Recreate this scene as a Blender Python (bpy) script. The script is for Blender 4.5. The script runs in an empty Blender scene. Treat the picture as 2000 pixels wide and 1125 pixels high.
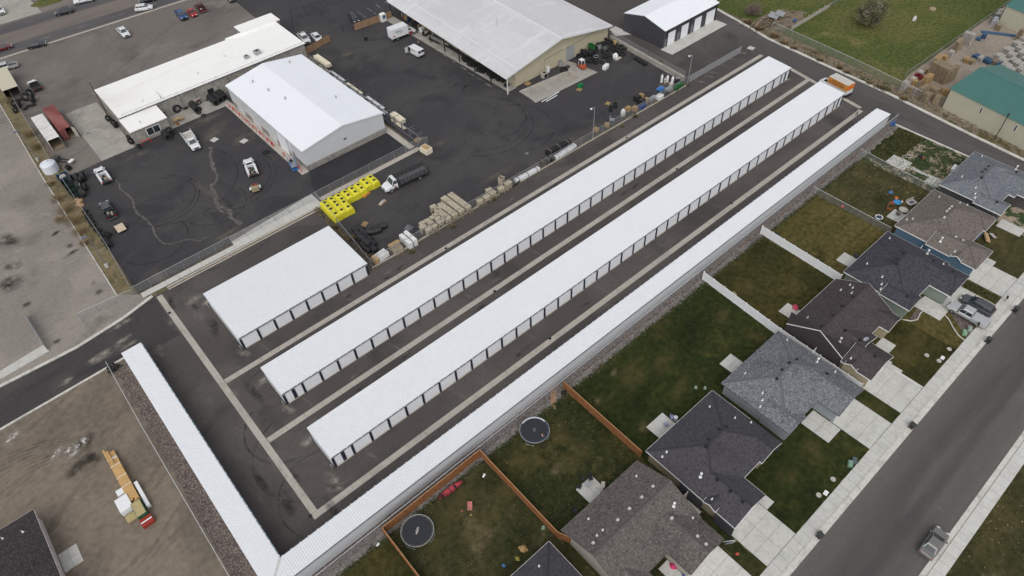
import bpy,bmesh,math,random
from mathutils import Vector,Matrix

# ------------------------------------------------------------------ camera, sky, sun, exposure
sc = bpy.context.scene
COL = sc.collection
CAM_H = 84.7
R_ = Vector((0.75024801,-0.66007633,-0.03777788))
U_ = Vector((0.5060114,0.53648282,0.67538037))
F_ = Vector((0.42553542,0.52581881,-0.73650131))
FPX = 1335.39
cd = bpy.data.cameras.new('drone_camera')
cam = bpy.data.objects.new('drone_camera',cd)
COL.objects.link(cam)
cd.sensor_width = 36.0
cd.lens = FPX / 2000 * 36.0
cd.clip_start = 1.0
cd.clip_end = 3000.0
B_ = -F_
cam.matrix_world = Matrix(((R_.x,U_.x,B_.x,0),(R_.y,U_.y,B_.y,0),(R_.z,U_.z,B_.z,CAM_H),(0,0,0,1)))
sc.camera = cam

SUN_EL,SUN_AZ = math.radians(52),math.radians(222)   # azimuth in plan: direction the light comes from
w = bpy.data.worlds.new('World')
sc.world = w
w.use_nodes = True
nt = w.node_tree
nt.nodes.clear()
out = nt.nodes.new('ShaderNodeOutputWorld')
bg = nt.nodes.new('ShaderNodeBackground')
sky = nt.nodes.new('ShaderNodeTexSky')
sky.sky_type = 'NISHITA'
sky.sun_disc = False
sky.sun_elevation = SUN_EL
sky.sun_rotation = math.radians(90) - SUN_AZ
sky.air_density = 1.0
sky.dust_density = 3.0
hs = nt.nodes.new('ShaderNodeHueSaturation')
hs.inputs['Saturation'].default_value = 0.22
nt.links.new(sky.outputs[0],hs.inputs['Color'])
nt.links.new(hs.outputs[0],bg.inputs['Color'])
bg.inputs['Strength'].default_value = 0.15
nt.links.new(bg.outputs[0],out.inputs['Surface'])

sl = bpy.data.lights.new('sun','SUN')
sl.energy = 0.72
sl.angle = math.radians(80)
sl.color = (1.0,0.975,0.94)
sun = bpy.data.objects.new('sun',sl)
COL.objects.link(sun)
sd = Vector((math.cos(SUN_AZ) * math.cos(SUN_EL),math.sin(SUN_AZ) * math.cos(SUN_EL),math.sin(SUN_EL)))
sun.rotation_euler = sd.to_track_quat('Z','Y').to_euler()
sun.location = (0,0,120)

sc.render.engine = 'CYCLES'
sc.cycles.use_denoising = True
sc.cycles.max_bounces = 5
sc.cycles.diffuse_bounces = 3
sc.cycles.glossy_bounces = 2
sc.cycles.transparent_max_bounces = 12
sc.view_settings.view_transform = 'Standard'
sc.view_settings.look = 'None'
sc.view_settings.gamma = 1.0
sc.view_settings.exposure = 0.0

# ------------------------------------------------------------------ survey: a point of the photograph (2000 px wide) at height z
def at(u,v,z=0.0):
    d = F_ + R_ * ((u - 1000) / FPX) + U_ * ((562.5 - v) / FPX)
    t = (z - CAM_H) / d.z
    return Vector((d.x * t,d.y * t,z))

rnd = random.Random(11)

# ------------------------------------------------------------------ mesh builder
class MB:
    def __init__(s):
        s.v = []; s.f = []; s.m = []; s.T = None
    def add(s,vs,fs,m=0):
        o = len(s.v)
        if s.T is not None:
            vs = [tuple(s.T @ Vector(p)) for p in vs]
        s.v += [tuple(p) for p in vs]
        s.f += [tuple(i + o for i in f) for f in fs]
        s.m += [m] * len(fs)
        return s
    def xf(s,loc=(0,0,0),rz=0.0,rx=0.0,ry=0.0,sc_=1.0):
        s.T = Matrix.Translation(loc) @ Matrix.Rotation(rz,4,'Z') @ Matrix.Rotation(ry,4,'Y') @ Matrix.Rotation(rx,4,'X') @ Matrix.Scale(sc_,4)
        return s
    def box(s,x0,x1,y0,y1,z0,z1,m=0):
        return s.add([(x0,y0,z0),(x1,y0,z0),(x1,y1,z0),(x0,y1,z0),(x0,y0,z1),(x1,y0,z1),(x1,y1,z1),(x0,y1,z1)],
                     [(3,2,1,0),(4,5,6,7),(0,1,5,4),(1,2,6,5),(2,3,7,6),(3,0,4,7)],m)
    def taper(s,x0,x1,y0,y1,z0,z1,d,m=0):
        return s.add([(x0,y0,z0),(x1,y0,z0),(x1,y1,z0),(x0,y1,z0),(x0 + d,y0 + d,z1),(x1 - d,y0 + d,z1),(x1 - d,y1 - d,z1),(x0 + d,y1 - d,z1)],
                     [(3,2,1,0),(4,5,6,7),(0,1,5,4),(1,2,6,5),(2,3,7,6),(3,0,4,7)],m)
    def poly(s,pts,m=0):
        return s.add(pts,[tuple(range(len(pts)))],m)
    def prism(s,pts,z0,z1,m=0):
        n = len(pts)
        a = sum(pts[i][0] * pts[(i + 1) % n][1] - pts[(i + 1) % n][0] * pts[i][1] for i in range(n))
        if a < 0: pts = pts[::-1]
        vs = [(p[0],p[1],z0) for p in pts] + [(p[0],p[1],z1) for p in pts]
        fs = [tuple(range(n - 1,-1,-1)),tuple(range(n,2 * n))] + [(i,(i + 1) % n,n + (i + 1) % n,n + i) for i in range(n)]
        return s.add(vs,fs,m)
    def cyl(s,c,r,h,n=10,m=0,r2=None,axis='z',cap=True):
        r2 = r if r2 is None else r2
        A = [(math.cos(2 * math.pi * i / n),math.sin(2 * math.pi * i / n)) for i in range(n)]
        def P(a,b,z):
            if axis == 'z': return (c[0] + a,c[1] + b,c[2] + z)
            if axis == 'x': return (c[0] + z,c[1] + a,c[2] + b)
            return (c[0] + b,c[1] + z,c[2] + a)
        vs = [P(a * r,b * r,0) for a,b in A] + [P(a * r2,b * r2,h) for a,b in A]
        fs = [(i,(i + 1) % n,n + (i + 1) % n,n + i) for i in range(n)]
        if cap: fs += [tuple(range(n - 1,-1,-1)),tuple(range(n,2 * n))]
        return s.add(vs,fs,m)
    def lathe(s,prof,n=12,m=0,c=(0,0,0),cap=True):
        vs = []
        for r,z in prof:
            vs += [(c[0] + r * math.cos(2 * math.pi * i / n),c[1] + r * math.sin(2 * math.pi * i / n),c[2] + z) for i in range(n)]
        fs = []
        for k in range(len(prof) - 1):
            fs += [(k * n + i,k * n + (i + 1) % n,(k + 1) * n + (i + 1) % n,(k + 1) * n + i) for i in range(n)]
        if cap: fs += [tuple(range(n - 1,-1,-1)),tuple(range((len(prof) - 1) * n,len(prof) * n))]
        return s.add(vs,fs,m)
    def rings(s,rings,m=0,cap=True,close=False):
        n = len(rings[0]); vs = [p for r in rings for p in r]; fs = []
        K = len(rings)
        for k in range(K if close else K - 1):
            k2 = (k + 1) % K
            fs += [(k * n + i,k * n + (i + 1) % n,k2 * n + (i + 1) % n,k2 * n + i) for i in range(n)]
        if cap and not close: fs += [tuple(range(n - 1,-1,-1)),tuple(range((K - 1) * n,K * n))]
        return s.add(vs,fs,m)
    def bar(s,a,b,r,m=0,n=4):
        a,b = Vector(a),Vector(b); d = (b - a)
        if d.length < 1e-6: return s
        d.normalize(); t = Vector((0,0,1)) if abs(d.z) < .9 else Vector((1,0,0))
        x = d.cross(t).normalized(); y = d.cross(x)
        k = math.pi / n
        R = lambda p: [tuple(p + x * (r * math.cos(2 * math.pi * i / n + k)) + y * (r * math.sin(2 * math.pi * i / n + k))) for i in range(n)]
        return s.rings([R(a),R(b)],m)
    def path(s,pts,r,m=0,n=5,close=False):
        P = [Vector(p) for p in pts]; rs = []
        for i,p in enumerate(P):
            a = P[i - 1] if (i > 0 or close) else p; b = P[(i + 1) % len(P)] if (i < len(P) - 1 or close) else p
            d = (b - a).normalized(); t = Vector((0,0,1)) if abs(d.z) < .9 else Vector((1,0,0))
            x = d.cross(t).normalized(); y = d.cross(x)
            rr = r[i] if isinstance(r,(list,tuple)) else r
            rs.append([tuple(p + x * (rr * math.cos(2 * math.pi * k / n)) + y * (rr * math.sin(2 * math.pi * k / n))) for k in range(n)])
        return s.rings(rs,m,close=close)
    def torus(s,c,R,r,n=16,k=8,m=0,sq=1.0):
        rs = []
        for i in range(n):
            a = 2 * math.pi * i / n
            rs.append([(c[0] + (R + r * math.cos(2 * math.pi * j / k)) * math.cos(a),c[1] + (R + r * math.cos(2 * math.pi * j / k)) * math.sin(a),c[2] + sq * r * math.sin(2 * math.pi * j / k)) for j in range(k)])
        return s.rings(rs,m,close=True)
    def mesh(s,name,mats,smooth=False):
        me = bpy.data.meshes.new(name)
        me.from_pydata(s.v,[],s.f)
        for x in (mats if isinstance(mats,(list,tuple)) else [mats]):
            me.materials.append(x)
        if any(s.m): me.polygons.foreach_set('material_index',s.m)
        if smooth: me.polygons.foreach_set('use_smooth',[True] * len(s.f))
        me.update()
        return me
    def obj(s,name,mats,parent=None,loc=(0,0,0),rz=0.0,smooth=False):
        return link(name,s.mesh(name,mats,smooth),parent,loc,rz)

def link(name,me,parent=None,loc=(0,0,0),rz=0.0):
    o = bpy.data.objects.new(name,me)
    COL.objects.link(o)
    o.location = loc
    o.rotation_euler = (0,0,rz)
    if parent is not None: o.parent = parent
    return o
def tag(o,label,cat=None,group=None,kind=None):
    if label: o['label'] = label
    if cat: o['category'] = cat
    if group: o['group'] = group
    if kind: o['kind'] = kind
    return o
def thing(name,label,cat,loc=(0,0,0),rz=0.0,group=None):
    return tag(link(name,None,None,loc,rz),label,cat,group)
def struct(o,label=None):
    o['kind'] = 'structure'
    if label: o['label'] = label
    return o
def copy_tree(o,parent=None):
    c = o.copy(); COL.objects.link(c); c.parent = parent
    for ch in o.children: copy_tree(ch,c)
    return c
def dup(o,loc,rz,label=None,group=None,scale=None):
    c = copy_tree(o); c.location = loc; c.rotation_euler = (0,0,rz)
    if label: c['label'] = label
    if group: c['group'] = group
    if scale: c.scale = scale if isinstance(scale,(tuple,list)) else (scale,) * 3
    return c

# ------------------------------------------------------------------ materials
def S(r,g,b,k=1.0):
    f = lambda c: ((c / 255 + .055) / 1.055) ** 2.4 if c > 10 else c / 255 / 12.92
    return (min(f(r) * k,.9),min(f(g) * k,.9),min(f(b) * k,.9),1.0)
def new_mat(name):
    m = bpy.data.materials.new(name); m.use_nodes = True
    t = m.node_tree; b = t.nodes['Principled BSDF']
    return m,t,b
def plain(name,col,rough=.6,metal=0.0,coat=0.0,spec=.5,var=.0,vscale=3.0):
    m,t,b = new_mat(name)
    b.inputs['Base Color'].default_value = col
    b.inputs['Roughness'].default_value = rough
    b.inputs['Metallic'].default_value = metal
    b.inputs['Coat Weight'].default_value = coat
    b.inputs['Specular IOR Level'].default_value = spec
    if var:
        g = t.nodes.new('ShaderNodeNewGeometry'); n = t.nodes.new('ShaderNodeTexNoise')
        n.inputs['Scale'].default_value = vscale; n.inputs['Detail'].default_value = 5
        t.links.new(g.outputs['Position'],n.inputs['Vector'])
        mx = t.nodes.new('ShaderNodeMix'); mx.data_type = 'RGBA'
        mx.inputs[6].default_value = tuple(c * (1 - var) for c in col[:3]) + (1,)
        mx.inputs[7].default_value = tuple(min(c * (1 + var),.95) for c in col[:3]) + (1,)
        rp = t.nodes.new('ShaderNodeMapRange'); rp.inputs[1].default_value = .3; rp.inputs[2].default_value = .7
        t.links.new(n.outputs[0],rp.inputs[0]); t.links.new(rp.outputs[0],mx.inputs[0])
        t.links.new(mx.outputs[2],b.inputs['Base Color'])
    return m
def layered(name,base,layers,grain=(6.0,.12),rough=.92,bump=0.0,spec=.3,speck=None):
    """layers: (colour, scale, lo, hi, detail, distortion, (sx, sy, angle)) mixed over the base by noise in plan metres"""
    m,t,b = new_mat(name)
    N,L = t.nodes,t.links
    g = N.new('ShaderNodeNewGeometry')
    cur = N.new('ShaderNodeRGB'); cur.outputs[0].default_value = base; cur = cur.outputs[0]
    for i,ly in enumerate(layers):
        col,scale,lo,hi = ly[:4]
        det = ly[4] if len(ly) > 4 else 4; dist = ly[5] if len(ly) > 5 else 0.0
        mp = N.new('ShaderNodeMapping'); mp.vector_type = 'TEXTURE'
        if len(ly) > 6:
            mp.inputs['Scale'].default_value = (ly[6][0],ly[6][1],1); mp.inputs['Rotation'].default_value = (0,0,ly[6][2])
        mp.inputs['Location'].default_value = (17.3 * i + 5,-9.1 * i,0)
        L.new(g.outputs['Position'],mp.inputs['Vector'])
        n = N.new('ShaderNodeTexNoise'); n.inputs['Scale'].default_value = scale; n.inputs['Detail'].default_value = det
        n.inputs['Roughness'].default_value = .6; n.inputs['Distortion'].default_value = dist
        L.new(mp.outputs[0],n.inputs['Vector'])
        r = N.new('ShaderNodeMapRange'); r.inputs[1].default_value = lo; r.inputs[2].default_value = hi
        r.interpolation_type = 'SMOOTHSTEP'
        L.new(n.outputs[0],r.inputs[0])
        mx = N.new('ShaderNodeMix'); mx.data_type = 'RGBA'
        L.new(r.outputs[0],mx.inputs[0]); L.new(cur,mx.inputs[6])
        mx.inputs[7].default_value = col
        cur = mx.outputs[2]
    n = N.new('ShaderNodeTexNoise'); n.inputs['Scale'].default_value = grain[0]; n.inputs['Detail'].default_value = 6; n.inputs['Roughness'].default_value = .75
    L.new(g.outputs['Position'],n.inputs['Vector'])
    r = N.new('ShaderNodeMapRange'); r.inputs[1].default_value = .28; r.inputs[2].default_value = .72
    r.inputs[3].default_value = 1 - grain[1]; r.inputs[4].default_value = 1 + grain[1]
    L.new(n.outputs[0],r.inputs[0])
    mu = N.new('ShaderNodeMix'); mu.data_type = 'RGBA'; mu.blend_type = 'MULTIPLY'; mu.inputs[0].default_value = 1
    L.new(cur,mu.inputs[6]); L.new(r.outputs[0],mu.inputs[7])
    cur = mu.outputs[2]
    n2 = N.new('ShaderNodeTexNoise'); n2.inputs['Scale'].default_value = grain[0] * .28; n2.inputs['Detail'].default_value = 3
    L.new(g.outputs['Position'],n2.inputs['Vector'])
    r = N.new('ShaderNodeMapRange'); r.inputs[1].default_value = .3; r.inputs[2].default_value = .7
    r.inputs[3].default_value = 1 - grain[1] * 1.1; r.inputs[4].default_value = 1 + grain[1] * 1.1
    L.new(n2.outputs[0],r.inputs[0])
    mu = N.new('ShaderNodeMix'); mu.data_type = 'RGBA'; mu.blend_type = 'MULTIPLY'; mu.inputs[0].default_value = 1
    L.new(cur,mu.inputs[6]); L.new(r.outputs[0],mu.inputs[7])
    cur = mu.outputs[2]
    if speck:
        v = N.new('ShaderNodeTexVoronoi'); v.inputs['Scale'].default_value = speck[0]
        L.new(g.outputs['Position'],v.inputs['Vector'])
        sp = N.new('ShaderNodeSeparateColor'); L.new(v.outputs['Color'],sp.inputs[0])
        rr = N.new('ShaderNodeMapRange'); rr.inputs[1].default_value = speck[2]; rr.inputs[2].default_value = speck[2] + .08
        L.new(sp.outputs[0],rr.inputs[0])
        mx = N.new('ShaderNodeMix'); mx.data_type = 'RGBA'; mx.inputs[7].default_value = speck[1]
        L.new(rr.outputs[0],mx.inputs[0]); L.new(cur,mx.inputs[6]); cur = mx.outputs[2]
    L.new(cur,b.inputs['Base Color'])
    b.inputs['Roughness'].default_value = rough; b.inputs['Specular IOR Level'].default_value = spec
    if bump:
        bp = N.new('ShaderNodeBump'); bp.inputs['Strength'].default_value = bump; bp.inputs['Distance'].default_value = .1
        L.new(n.outputs[0],bp.inputs['Height']); L.new(bp.outputs[0],b.inputs['Normal'])
    return m
def faded(name,col,amount,scale=1.2,lo=.35,hi=.7,stretch=None,soft=None):
    """worn film on a surface: dust, wear, sealant; see-through where it has worn off"""
    m,t,b = new_mat(name)
    N,L = t.nodes,t.links
    b.inputs['Base Color'].default_value = col; b.inputs['Roughness'].default_value = .95; b.inputs['Specular IOR Level'].default_value = .2
    g = N.new('ShaderNodeNewGeometry'); mp = N.new('ShaderNodeMapping'); mp.vector_type = 'TEXTURE'
    if stretch: mp.inputs['Scale'].default_value = (stretch[0],stretch[1],1); mp.inputs['Rotation'].default_value = (0,0,stretch[2])
    L.new(g.outputs['Position'],mp.inputs['Vector'])
    n = N.new('ShaderNodeTexNoise'); n.inputs['Scale'].default_value = scale; n.inputs['Detail'].default_value = 7; n.inputs['Roughness'].default_value = .65
    L.new(mp.outputs[0],n.inputs['Vector'])
    r = N.new('ShaderNodeMapRange'); r.inputs[1].default_value = lo; r.inputs[2].default_value = hi; r.inputs[4].default_value = amount
    L.new(n.outputs[0],r.inputs[0])
    fac = r.outputs[0]
    if soft:   # fade towards the rim of the patch, in the patch's own unit space
        tc = N.new('ShaderNodeTexCoord'); ln = N.new('ShaderNodeVectorMath'); ln.operation = 'LENGTH'
        L.new(tc.outputs['Object'],ln.inputs[0])
        r2 = N.new('ShaderNodeMapRange'); r2.inputs[1].default_value = 1.0; r2.inputs[2].default_value = .15; r2.interpolation_type = 'SMOOTHSTEP'
        L.new(ln.outputs['Value'],r2.inputs[0])
        mm = N.new('ShaderNodeMath'); mm.operation = 'MULTIPLY'; L.new(fac,mm.inputs[0]); L.new(r2.outputs[0],mm.inputs[1]); fac = mm.outputs[0]
    L.new(fac,b.inputs['Alpha'])
    return m
def mesh_mat(name,col,alpha,rough=.6):
    m,t,b = new_mat(name)
    b.inputs['Base Color'].default_value = col; b.inputs['Alpha'].default_value = alpha; b.inputs['Roughness'].default_value = rough
    return m

M = {}
M['asphalt_lot'] = layered('asphalt_lot',S(80,75,73),[(S(90,85,82),.05,.42,.62,4,.4),(S(70,66,65),.11,.5,.7,5,.6),(S(95,90,86),.25,.62,.8,6,1.0,(3,1,.1)),(S(74,70,68),1.3,.55,.75,4)],(9,.10))
M['asphalt_dark'] = layered('asphalt_dark',S(63,61,63),[(S(72,70,70),.05,.42,.62,4,.6),(S(55,54,56),.1,.48,.68,5,.8),(S(95,88,80),.16,.64,.86,6,1.2),(S(70,68,68),.5,.55,.72,5,.5,(4,1,.5))],(9,.12))
M['asphalt_new'] = layered('asphalt_new',S(48,48,51),[(S(54,53,56),.2,.45,.65,4,.5)],(9,.10))
M['asphalt_road'] = layered('asphalt_road',S(66,63,63),[(S(76,73,71),.09,.45,.65,4,.6),(S(58,56,57),.3,.5,.7,5,.6,(4,1,0)),(S(110,103,92),.25,.68,.84,6,1.0)],(9,.12))
M['asphalt_cross'] = layered('asphalt_cross',S(82,78,77),[(S(90,86,84),.08,.45,.65,4,.6,(1,5,.15)),(S(73,70,70),.2,.5,.7,5,.6,(1,6,.15))],(9,.08))
M['asphalt_street'] = layered('asphalt_street',S(98,94,91),[(S(88,84,83),.12,.42,.62,3,.3,(9,1,0)),(S(110,105,100),.1,.5,.7,5,.5,(4,1,0)),(S(120,114,109),.5,.64,.8,6,.5)],(10,.09))
M['asphalt_old'] = layered('asphalt_old',S(112,105,100),[(S(122,116,109),.05,.45,.62,5,.5),(S(98,92,88),.07,.5,.68,5,.6),(S(135,126,114),.12,.6,.8,6,1.1),(S(104,98,94),.6,.55,.72,4,.3,(4,1,.5))],(8,.09))
M['asphalt_hwy'] = layered('asphalt_hwy',S(116,108,103),[(S(108,101,97),.2,.45,.65,4,.4,(6,1,0))],(9,.07))
M['wheel_path'] = layered('wheel_path',S(82,80,82),[(S(92,89,89),.2,.45,.65,4,.4,(8,1,0))],(9,.07))
M['dirt'] = layered('dirt',S(126,115,102),[(S(110,101,90),.07,.42,.62,5,.9),(S(124,114,101),.11,.5,.7,5,1.2),(S(106,96,86),.35,.52,.68,5,1.4,(5,1,.45)),(S(146,135,121),.6,.64,.8,6,.8)],(4,.14),bump=.3)
M['dirt_dry'] = layered('dirt_dry',S(150,138,126),[(S(136,126,115),.12,.45,.65,5,.8),(S(162,150,138),.2,.5,.7,5,1.0,(5,1,.2))],(5,.12),bump=.2)
M['dirt_field'] = layered('dirt_field',S(118,106,88),[(S(98,92,62),.15,.45,.62,6,.8),(S(140,126,106),.3,.52,.7,6,.8)],(5,.2),bump=.3)
M['lot_concrete'] = layered('lot_concrete',S(134,127,120),[(S(146,139,130),.06,.42,.6,5,.8),(S(118,112,105),.08,.5,.68,5,.9),(S(98,92,86),.14,.64,.8,6,1.2),(S(150,143,134),.5,.6,.76,5,.6)],(6,.09))
M['concrete'] = layered('concrete',S(192,191,185),[(S(182,181,175),.5,.45,.65,5,.4),(S(196,194,188),1.5,.5,.7,4,.3)],(8,.06))
M['concrete_new'] = layered('concrete_new',S(200,199,193),[(S(190,188,182),.6,.45,.65,5,.4)],(8,.05))
M['concrete_pad'] = layered('concrete_pad',S(160,156,148),[(S(146,142,135),.15,.45,.65,5,.6),(S(172,167,158),.4,.5,.7,5,.5),(S(130,126,120),.5,.66,.8,6,.6)],(8,.07))
M['gutter_concrete'] = layered('gutter_concrete',S(178,171,161),[(S(164,158,149),.3,.45,.65,5,.4),(S(178,171,162),1.2,.5,.7,4,.3)],(8,.07))
M['kerb'] = layered('kerb',S(202,199,191),[(S(180,177,169),.6,.48,.66,6,.5)],(8,.08))
M['gravel_brown'] = layered('gravel_brown',S(104,93,88),[(S(90,80,76),.8,.45,.65,4)],(7,.35),bump=.6,speck=(6.0,S(136,124,117),.86))
M['gravel_grey'] = layered('gravel_grey',S(116,111,107),[(S(102,97,93),.7,.45,.65,4)],(7,.3),bump=.5,speck=(6.0,S(146,140,134),.88))
def lawn(name,a,b,c,d,sa=.12,stripes=0.0):
    ly = [(b,sa,.44,.62,6,.7),(c,sa * 1.7,.54,.74,6,.9),(a,.9,.52,.7,5,.3),(d,sa * 2.4,.66,.82,6,.8)]
    if stripes: ly.insert(2,(b,.9,.48,.6,1,.2,(30,1,stripes)))
    return layered(name,a,ly,(4.5,.30),bump=.4,spec=.1)
GD,GM,GO,GT,GB = S(46,53,27),S(56,61,29),S(76,72,36),S(108,96,60),S(126,112,88)
M['lawn_deep'] = lawn('lawn_deep',S(42,50,24),S(50,56,27),S(66,66,33),S(80,75,42),.10)
M['lawn_mixed'] = lawn('lawn_mixed',S(46,51,28),S(64,62,35),S(90,82,52),S(42,48,26),.13)
M['lawn_worn'] = lawn('lawn_worn',S(56,57,35),S(72,68,44),S(92,86,62),S(108,101,82),.14)
M['lawn_olive'] = lawn('lawn_olive',S(92,83,48),S(78,73,40),S(102,91,54),S(64,63,35),.1,.002)
M['lawn_brown'] = lawn('lawn_brown',S(54,54,29),S(70,65,35),S(48,50,27),S(86,78,48),.12)
M['lawn_kids'] = lawn('lawn_kids',S(66,64,40),S(80,74,48),S(54,57,34),S(104,95,72),.17)
M['lawn_patchy'] = layered('lawn_patchy',S(156,142,124),[(S(60,74,42),.5,.46,.54,8,.5),(S(50,66,38),.22,.5,.6,7,.6),(S(140,128,110),1.1,.62,.7,6,.4)],(5,.25),bump=.4)
M['field_green'] = lawn('field_green',S(78,88,46),S(96,96,56),S(112,106,68),S(66,80,40),.05)
M['verge'] = layered('verge',S(120,108,92),[(S(84,78,50),.25,.46,.6,7,.6),(S(66,64,38),.4,.56,.68,7,.6),(S(142,130,114),.5,.6,.75,6,.5)],(5,.25),bump=.4)
M['strip_grass'] = layered('strip_grass',S(118,106,80),[(S(100,92,66),.3,.45,.62,6,.6),(S(136,124,102),.4,.55,.72,6,.5)],(6,.22),bump=.3)
M['white_metal'] = plain('white_metal',(.74,.755,.78,1),.42,var=.015,vscale=.8)
M['white_paint'] = plain('white_paint',(.78,.78,.77,1),.45)
M['vinyl'] = plain('vinyl',(.82,.825,.83,1),.4,var=.02)
M['door_white'] = plain('door_white',(.82,.83,.85,1),.45,var=.03,vscale=.6)
M['wall_white'] = plain('wall_white',(.60,.615,.63,1),.5,var=.03,vscale=.7)
M['navy'] = plain('navy',(.022,.027,.042,1),.4)
M['gutter_grey'] = plain('gutter_grey',(.16,.165,.19,1),.45)
M['black'] = plain('black',(.012,.012,.013,1),.6)
M['rubber'] = plain('rubber',(.018,.018,.019,1),.75,var=.35,vscale=5)
M['glass'] = plain('glass',(.03,.038,.045,1),.08,spec=.7)
M['glass_green'] = plain('glass_green',(.05,.075,.065,1),.1,spec=.7)
M['galv'] = plain('galv',(.42,.43,.44,1),.45,.5,var=.1,vscale=2)
M['steel'] = plain('steel',(.55,.56,.57,1),.35,.8)
M['chainlink'] = mesh_mat('chainlink',(.36,.365,.37,1),.22)
M['chain_dense'] = mesh_mat('chain_dense',(.34,.345,.35,1),.34)
M['slat_link'] = mesh_mat('slat_link',(.36,.365,.38,1),.80)
M['tan_slat'] = mesh_mat('tan_slat',S(150,122,96),.97)
M['red_paint'] = plain('red_paint',S(190,30,34),.5)
M['wood'] = plain('wood',S(172,144,102),.8,var=.22,vscale=2.5)
M['wood_old'] = plain('wood_old',S(150,134,110),.85,var=.25,vscale=2.5)
M['wood_grey'] = plain('wood_grey',S(178,173,165),.85,var=.2,vscale=2.5)
M['cedar'] = plain('cedar',S(138,90,54),.8,var=.25,vscale=2.2)
M['cedar_cap'] = plain('cedar_cap',S(178,136,96),.8,var=.15,vscale=2.2)
M['lumber'] = plain('lumber',S(196,158,104),.8,var=.14,vscale=4)

# ------------------------------------------------------------------ ground, roads, pavements
def sheet(name,pts,mat,z,parent=None,label=None):
    n = len(pts)
    a = sum(pts[i][0] * pts[(i + 1) % n][1] - pts[(i + 1) % n][0] * pts[i][1] for i in range(n))
    if a < 0: pts = pts[::-1]
    o = MB().poly([(p[0],p[1],z) for p in pts]).obj(name,M[mat],parent)
    if parent is None: struct(o,label)
    return o
def rect(x0,x1,y0,y1): return [(x0,y0),(x1,y0),(x1,y1),(x0,y1)]
def wob(pts,step=1.2,amp=.12,seed=1,close=True):
    """a hand-trodden outline: points every step metres, pushed sideways a little"""
    r = random.Random(seed); out_ = []
    n = len(pts)
    for i in range(n if close else n - 1):
        a,b = Vector(pts[i]),Vector(pts[(i + 1) % n]); L = (b - a).length; k = max(1,int(L / step))
        d = (b - a) / max(L,1e-6); nn = Vector((-d.y,d.x))
        for j in range(k):
            p = a + (b - a) * (j / k)
            if j: p = p + nn * r.uniform(-amp,amp)
            out_.append((p.x,p.y))
    if not close: out_.append(tuple(pts[-1]))
    return out_

sheet('ground',rect(-500,900,-400,1000),'dirt_field',-.06,label='bare dry ground reaching past the lots to the horizon')
sheet('dirt_lot',[(-120,-60),(-8,-60),(-5.4,39),(-5.4,91.2),(-24,90.8),(-120,88)],'dirt',0,label='bare graded dirt lot with tyre tracks beside the storage building')
lot = sheet('storage_lot',[(-3,44),(137.6,44),(137.7,52),(141.4,70),(143.6,80.4),(34.6,80.9),(36.7,101.2),(3,101),(3,89.7),(-3,89.7)],'asphalt_lot',.004,label='brown grey asphalt between the white storage rows')
road_w = sheet('access_road',[(3.05,101),(-2.5,99.5),(-10.6,98.5),(-24,98.9),(-120,104),(-120,84),(-24,90.9),(-9,91.35),(-5.2,91.45),(-5.2,89.7),(3.05,89.7)],'asphalt_road',.008,label='dark asphalt access road entering the storage lot')
sheet('cross_road',[(137.0,-80),(137.3,25),(137.7,52),(141.5,70),(143.6,80.4),(149,100),(153.4,99),(151.3,88.3),(149.2,79.5),(147.8,62),(146.8,47),(144.2,27.6),(143.2,18),(139.5,-80)],'asphalt_cross',.008,label='asphalt side road passing the ends of the storage rows')
sheet('shed_yard',[(119.8,81),(143.6,80.4),(149.2,79.5),(153.4,99),(160,130),(155,190),(121.5,190),(122.4,107)],'asphalt_lot',.0,label='asphalt yard around the dark grey shed')
sheet('supply_yard',[(34.7,81.2),(119.7,80.9),(122.4,107),(123,160),(91,160),(64.6,157),(61,115.5),(60.9,104.3),(37,104.2)],'asphalt_dark',.006,label='dark asphalt yard of the pipe supplier')
tyre_yard = sheet('tyre_yard',[(1.3,103.6),(37.1,103.9),(60.8,104.2),(60.6,117),(58,149),(40,151),(25,147.6),(10,147),(1.9,146.5)],'asphalt_dark',.010,label='dark asphalt yard of the tyre shop with sealed cracks')
sheet('new_asphalt',[(37.3,104.7),(60.4,104.5),(60.2,112.2),(59.3,113.6),(40.1,112.9),(38.2,108.5)],'asphalt_new',.015,label='fresh black asphalt beside the white metal shop')
sheet('shop_lot',[(3,146.5),(10,147),(66,150),(67,209.8),(5,211.2),(2.4,190)],'asphalt_old',.002,label='worn grey asphalt parking lot in front of the tyre shop')
sheet('corner_lot',[(64.6,157),(91,160),(150,160),(150,232),(66.5,232),(64.0,185)],'asphalt_dark',.004,label='dark cracked parking lot behind the tyre shop')
sheet('west_lot',[(-140,99.0),(-24,99.3),(-10.6,98.9),(-2.2,100.0),(2.4,101.4),(1.4,103.2),(-1.4,106),(-.9,150),(.2,200),(-140,205)],'lot_concrete',-.01,label='stained grey concrete lot beyond the chain-link fence')
sheet('grass_strip',[(-1.4,106),(1.1,104),(1.9,147),(3.6,205),(.6,205),(-.9,150)],'strip_grass',.003,label='strip of dry yellow grass along the lot edge')
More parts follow.
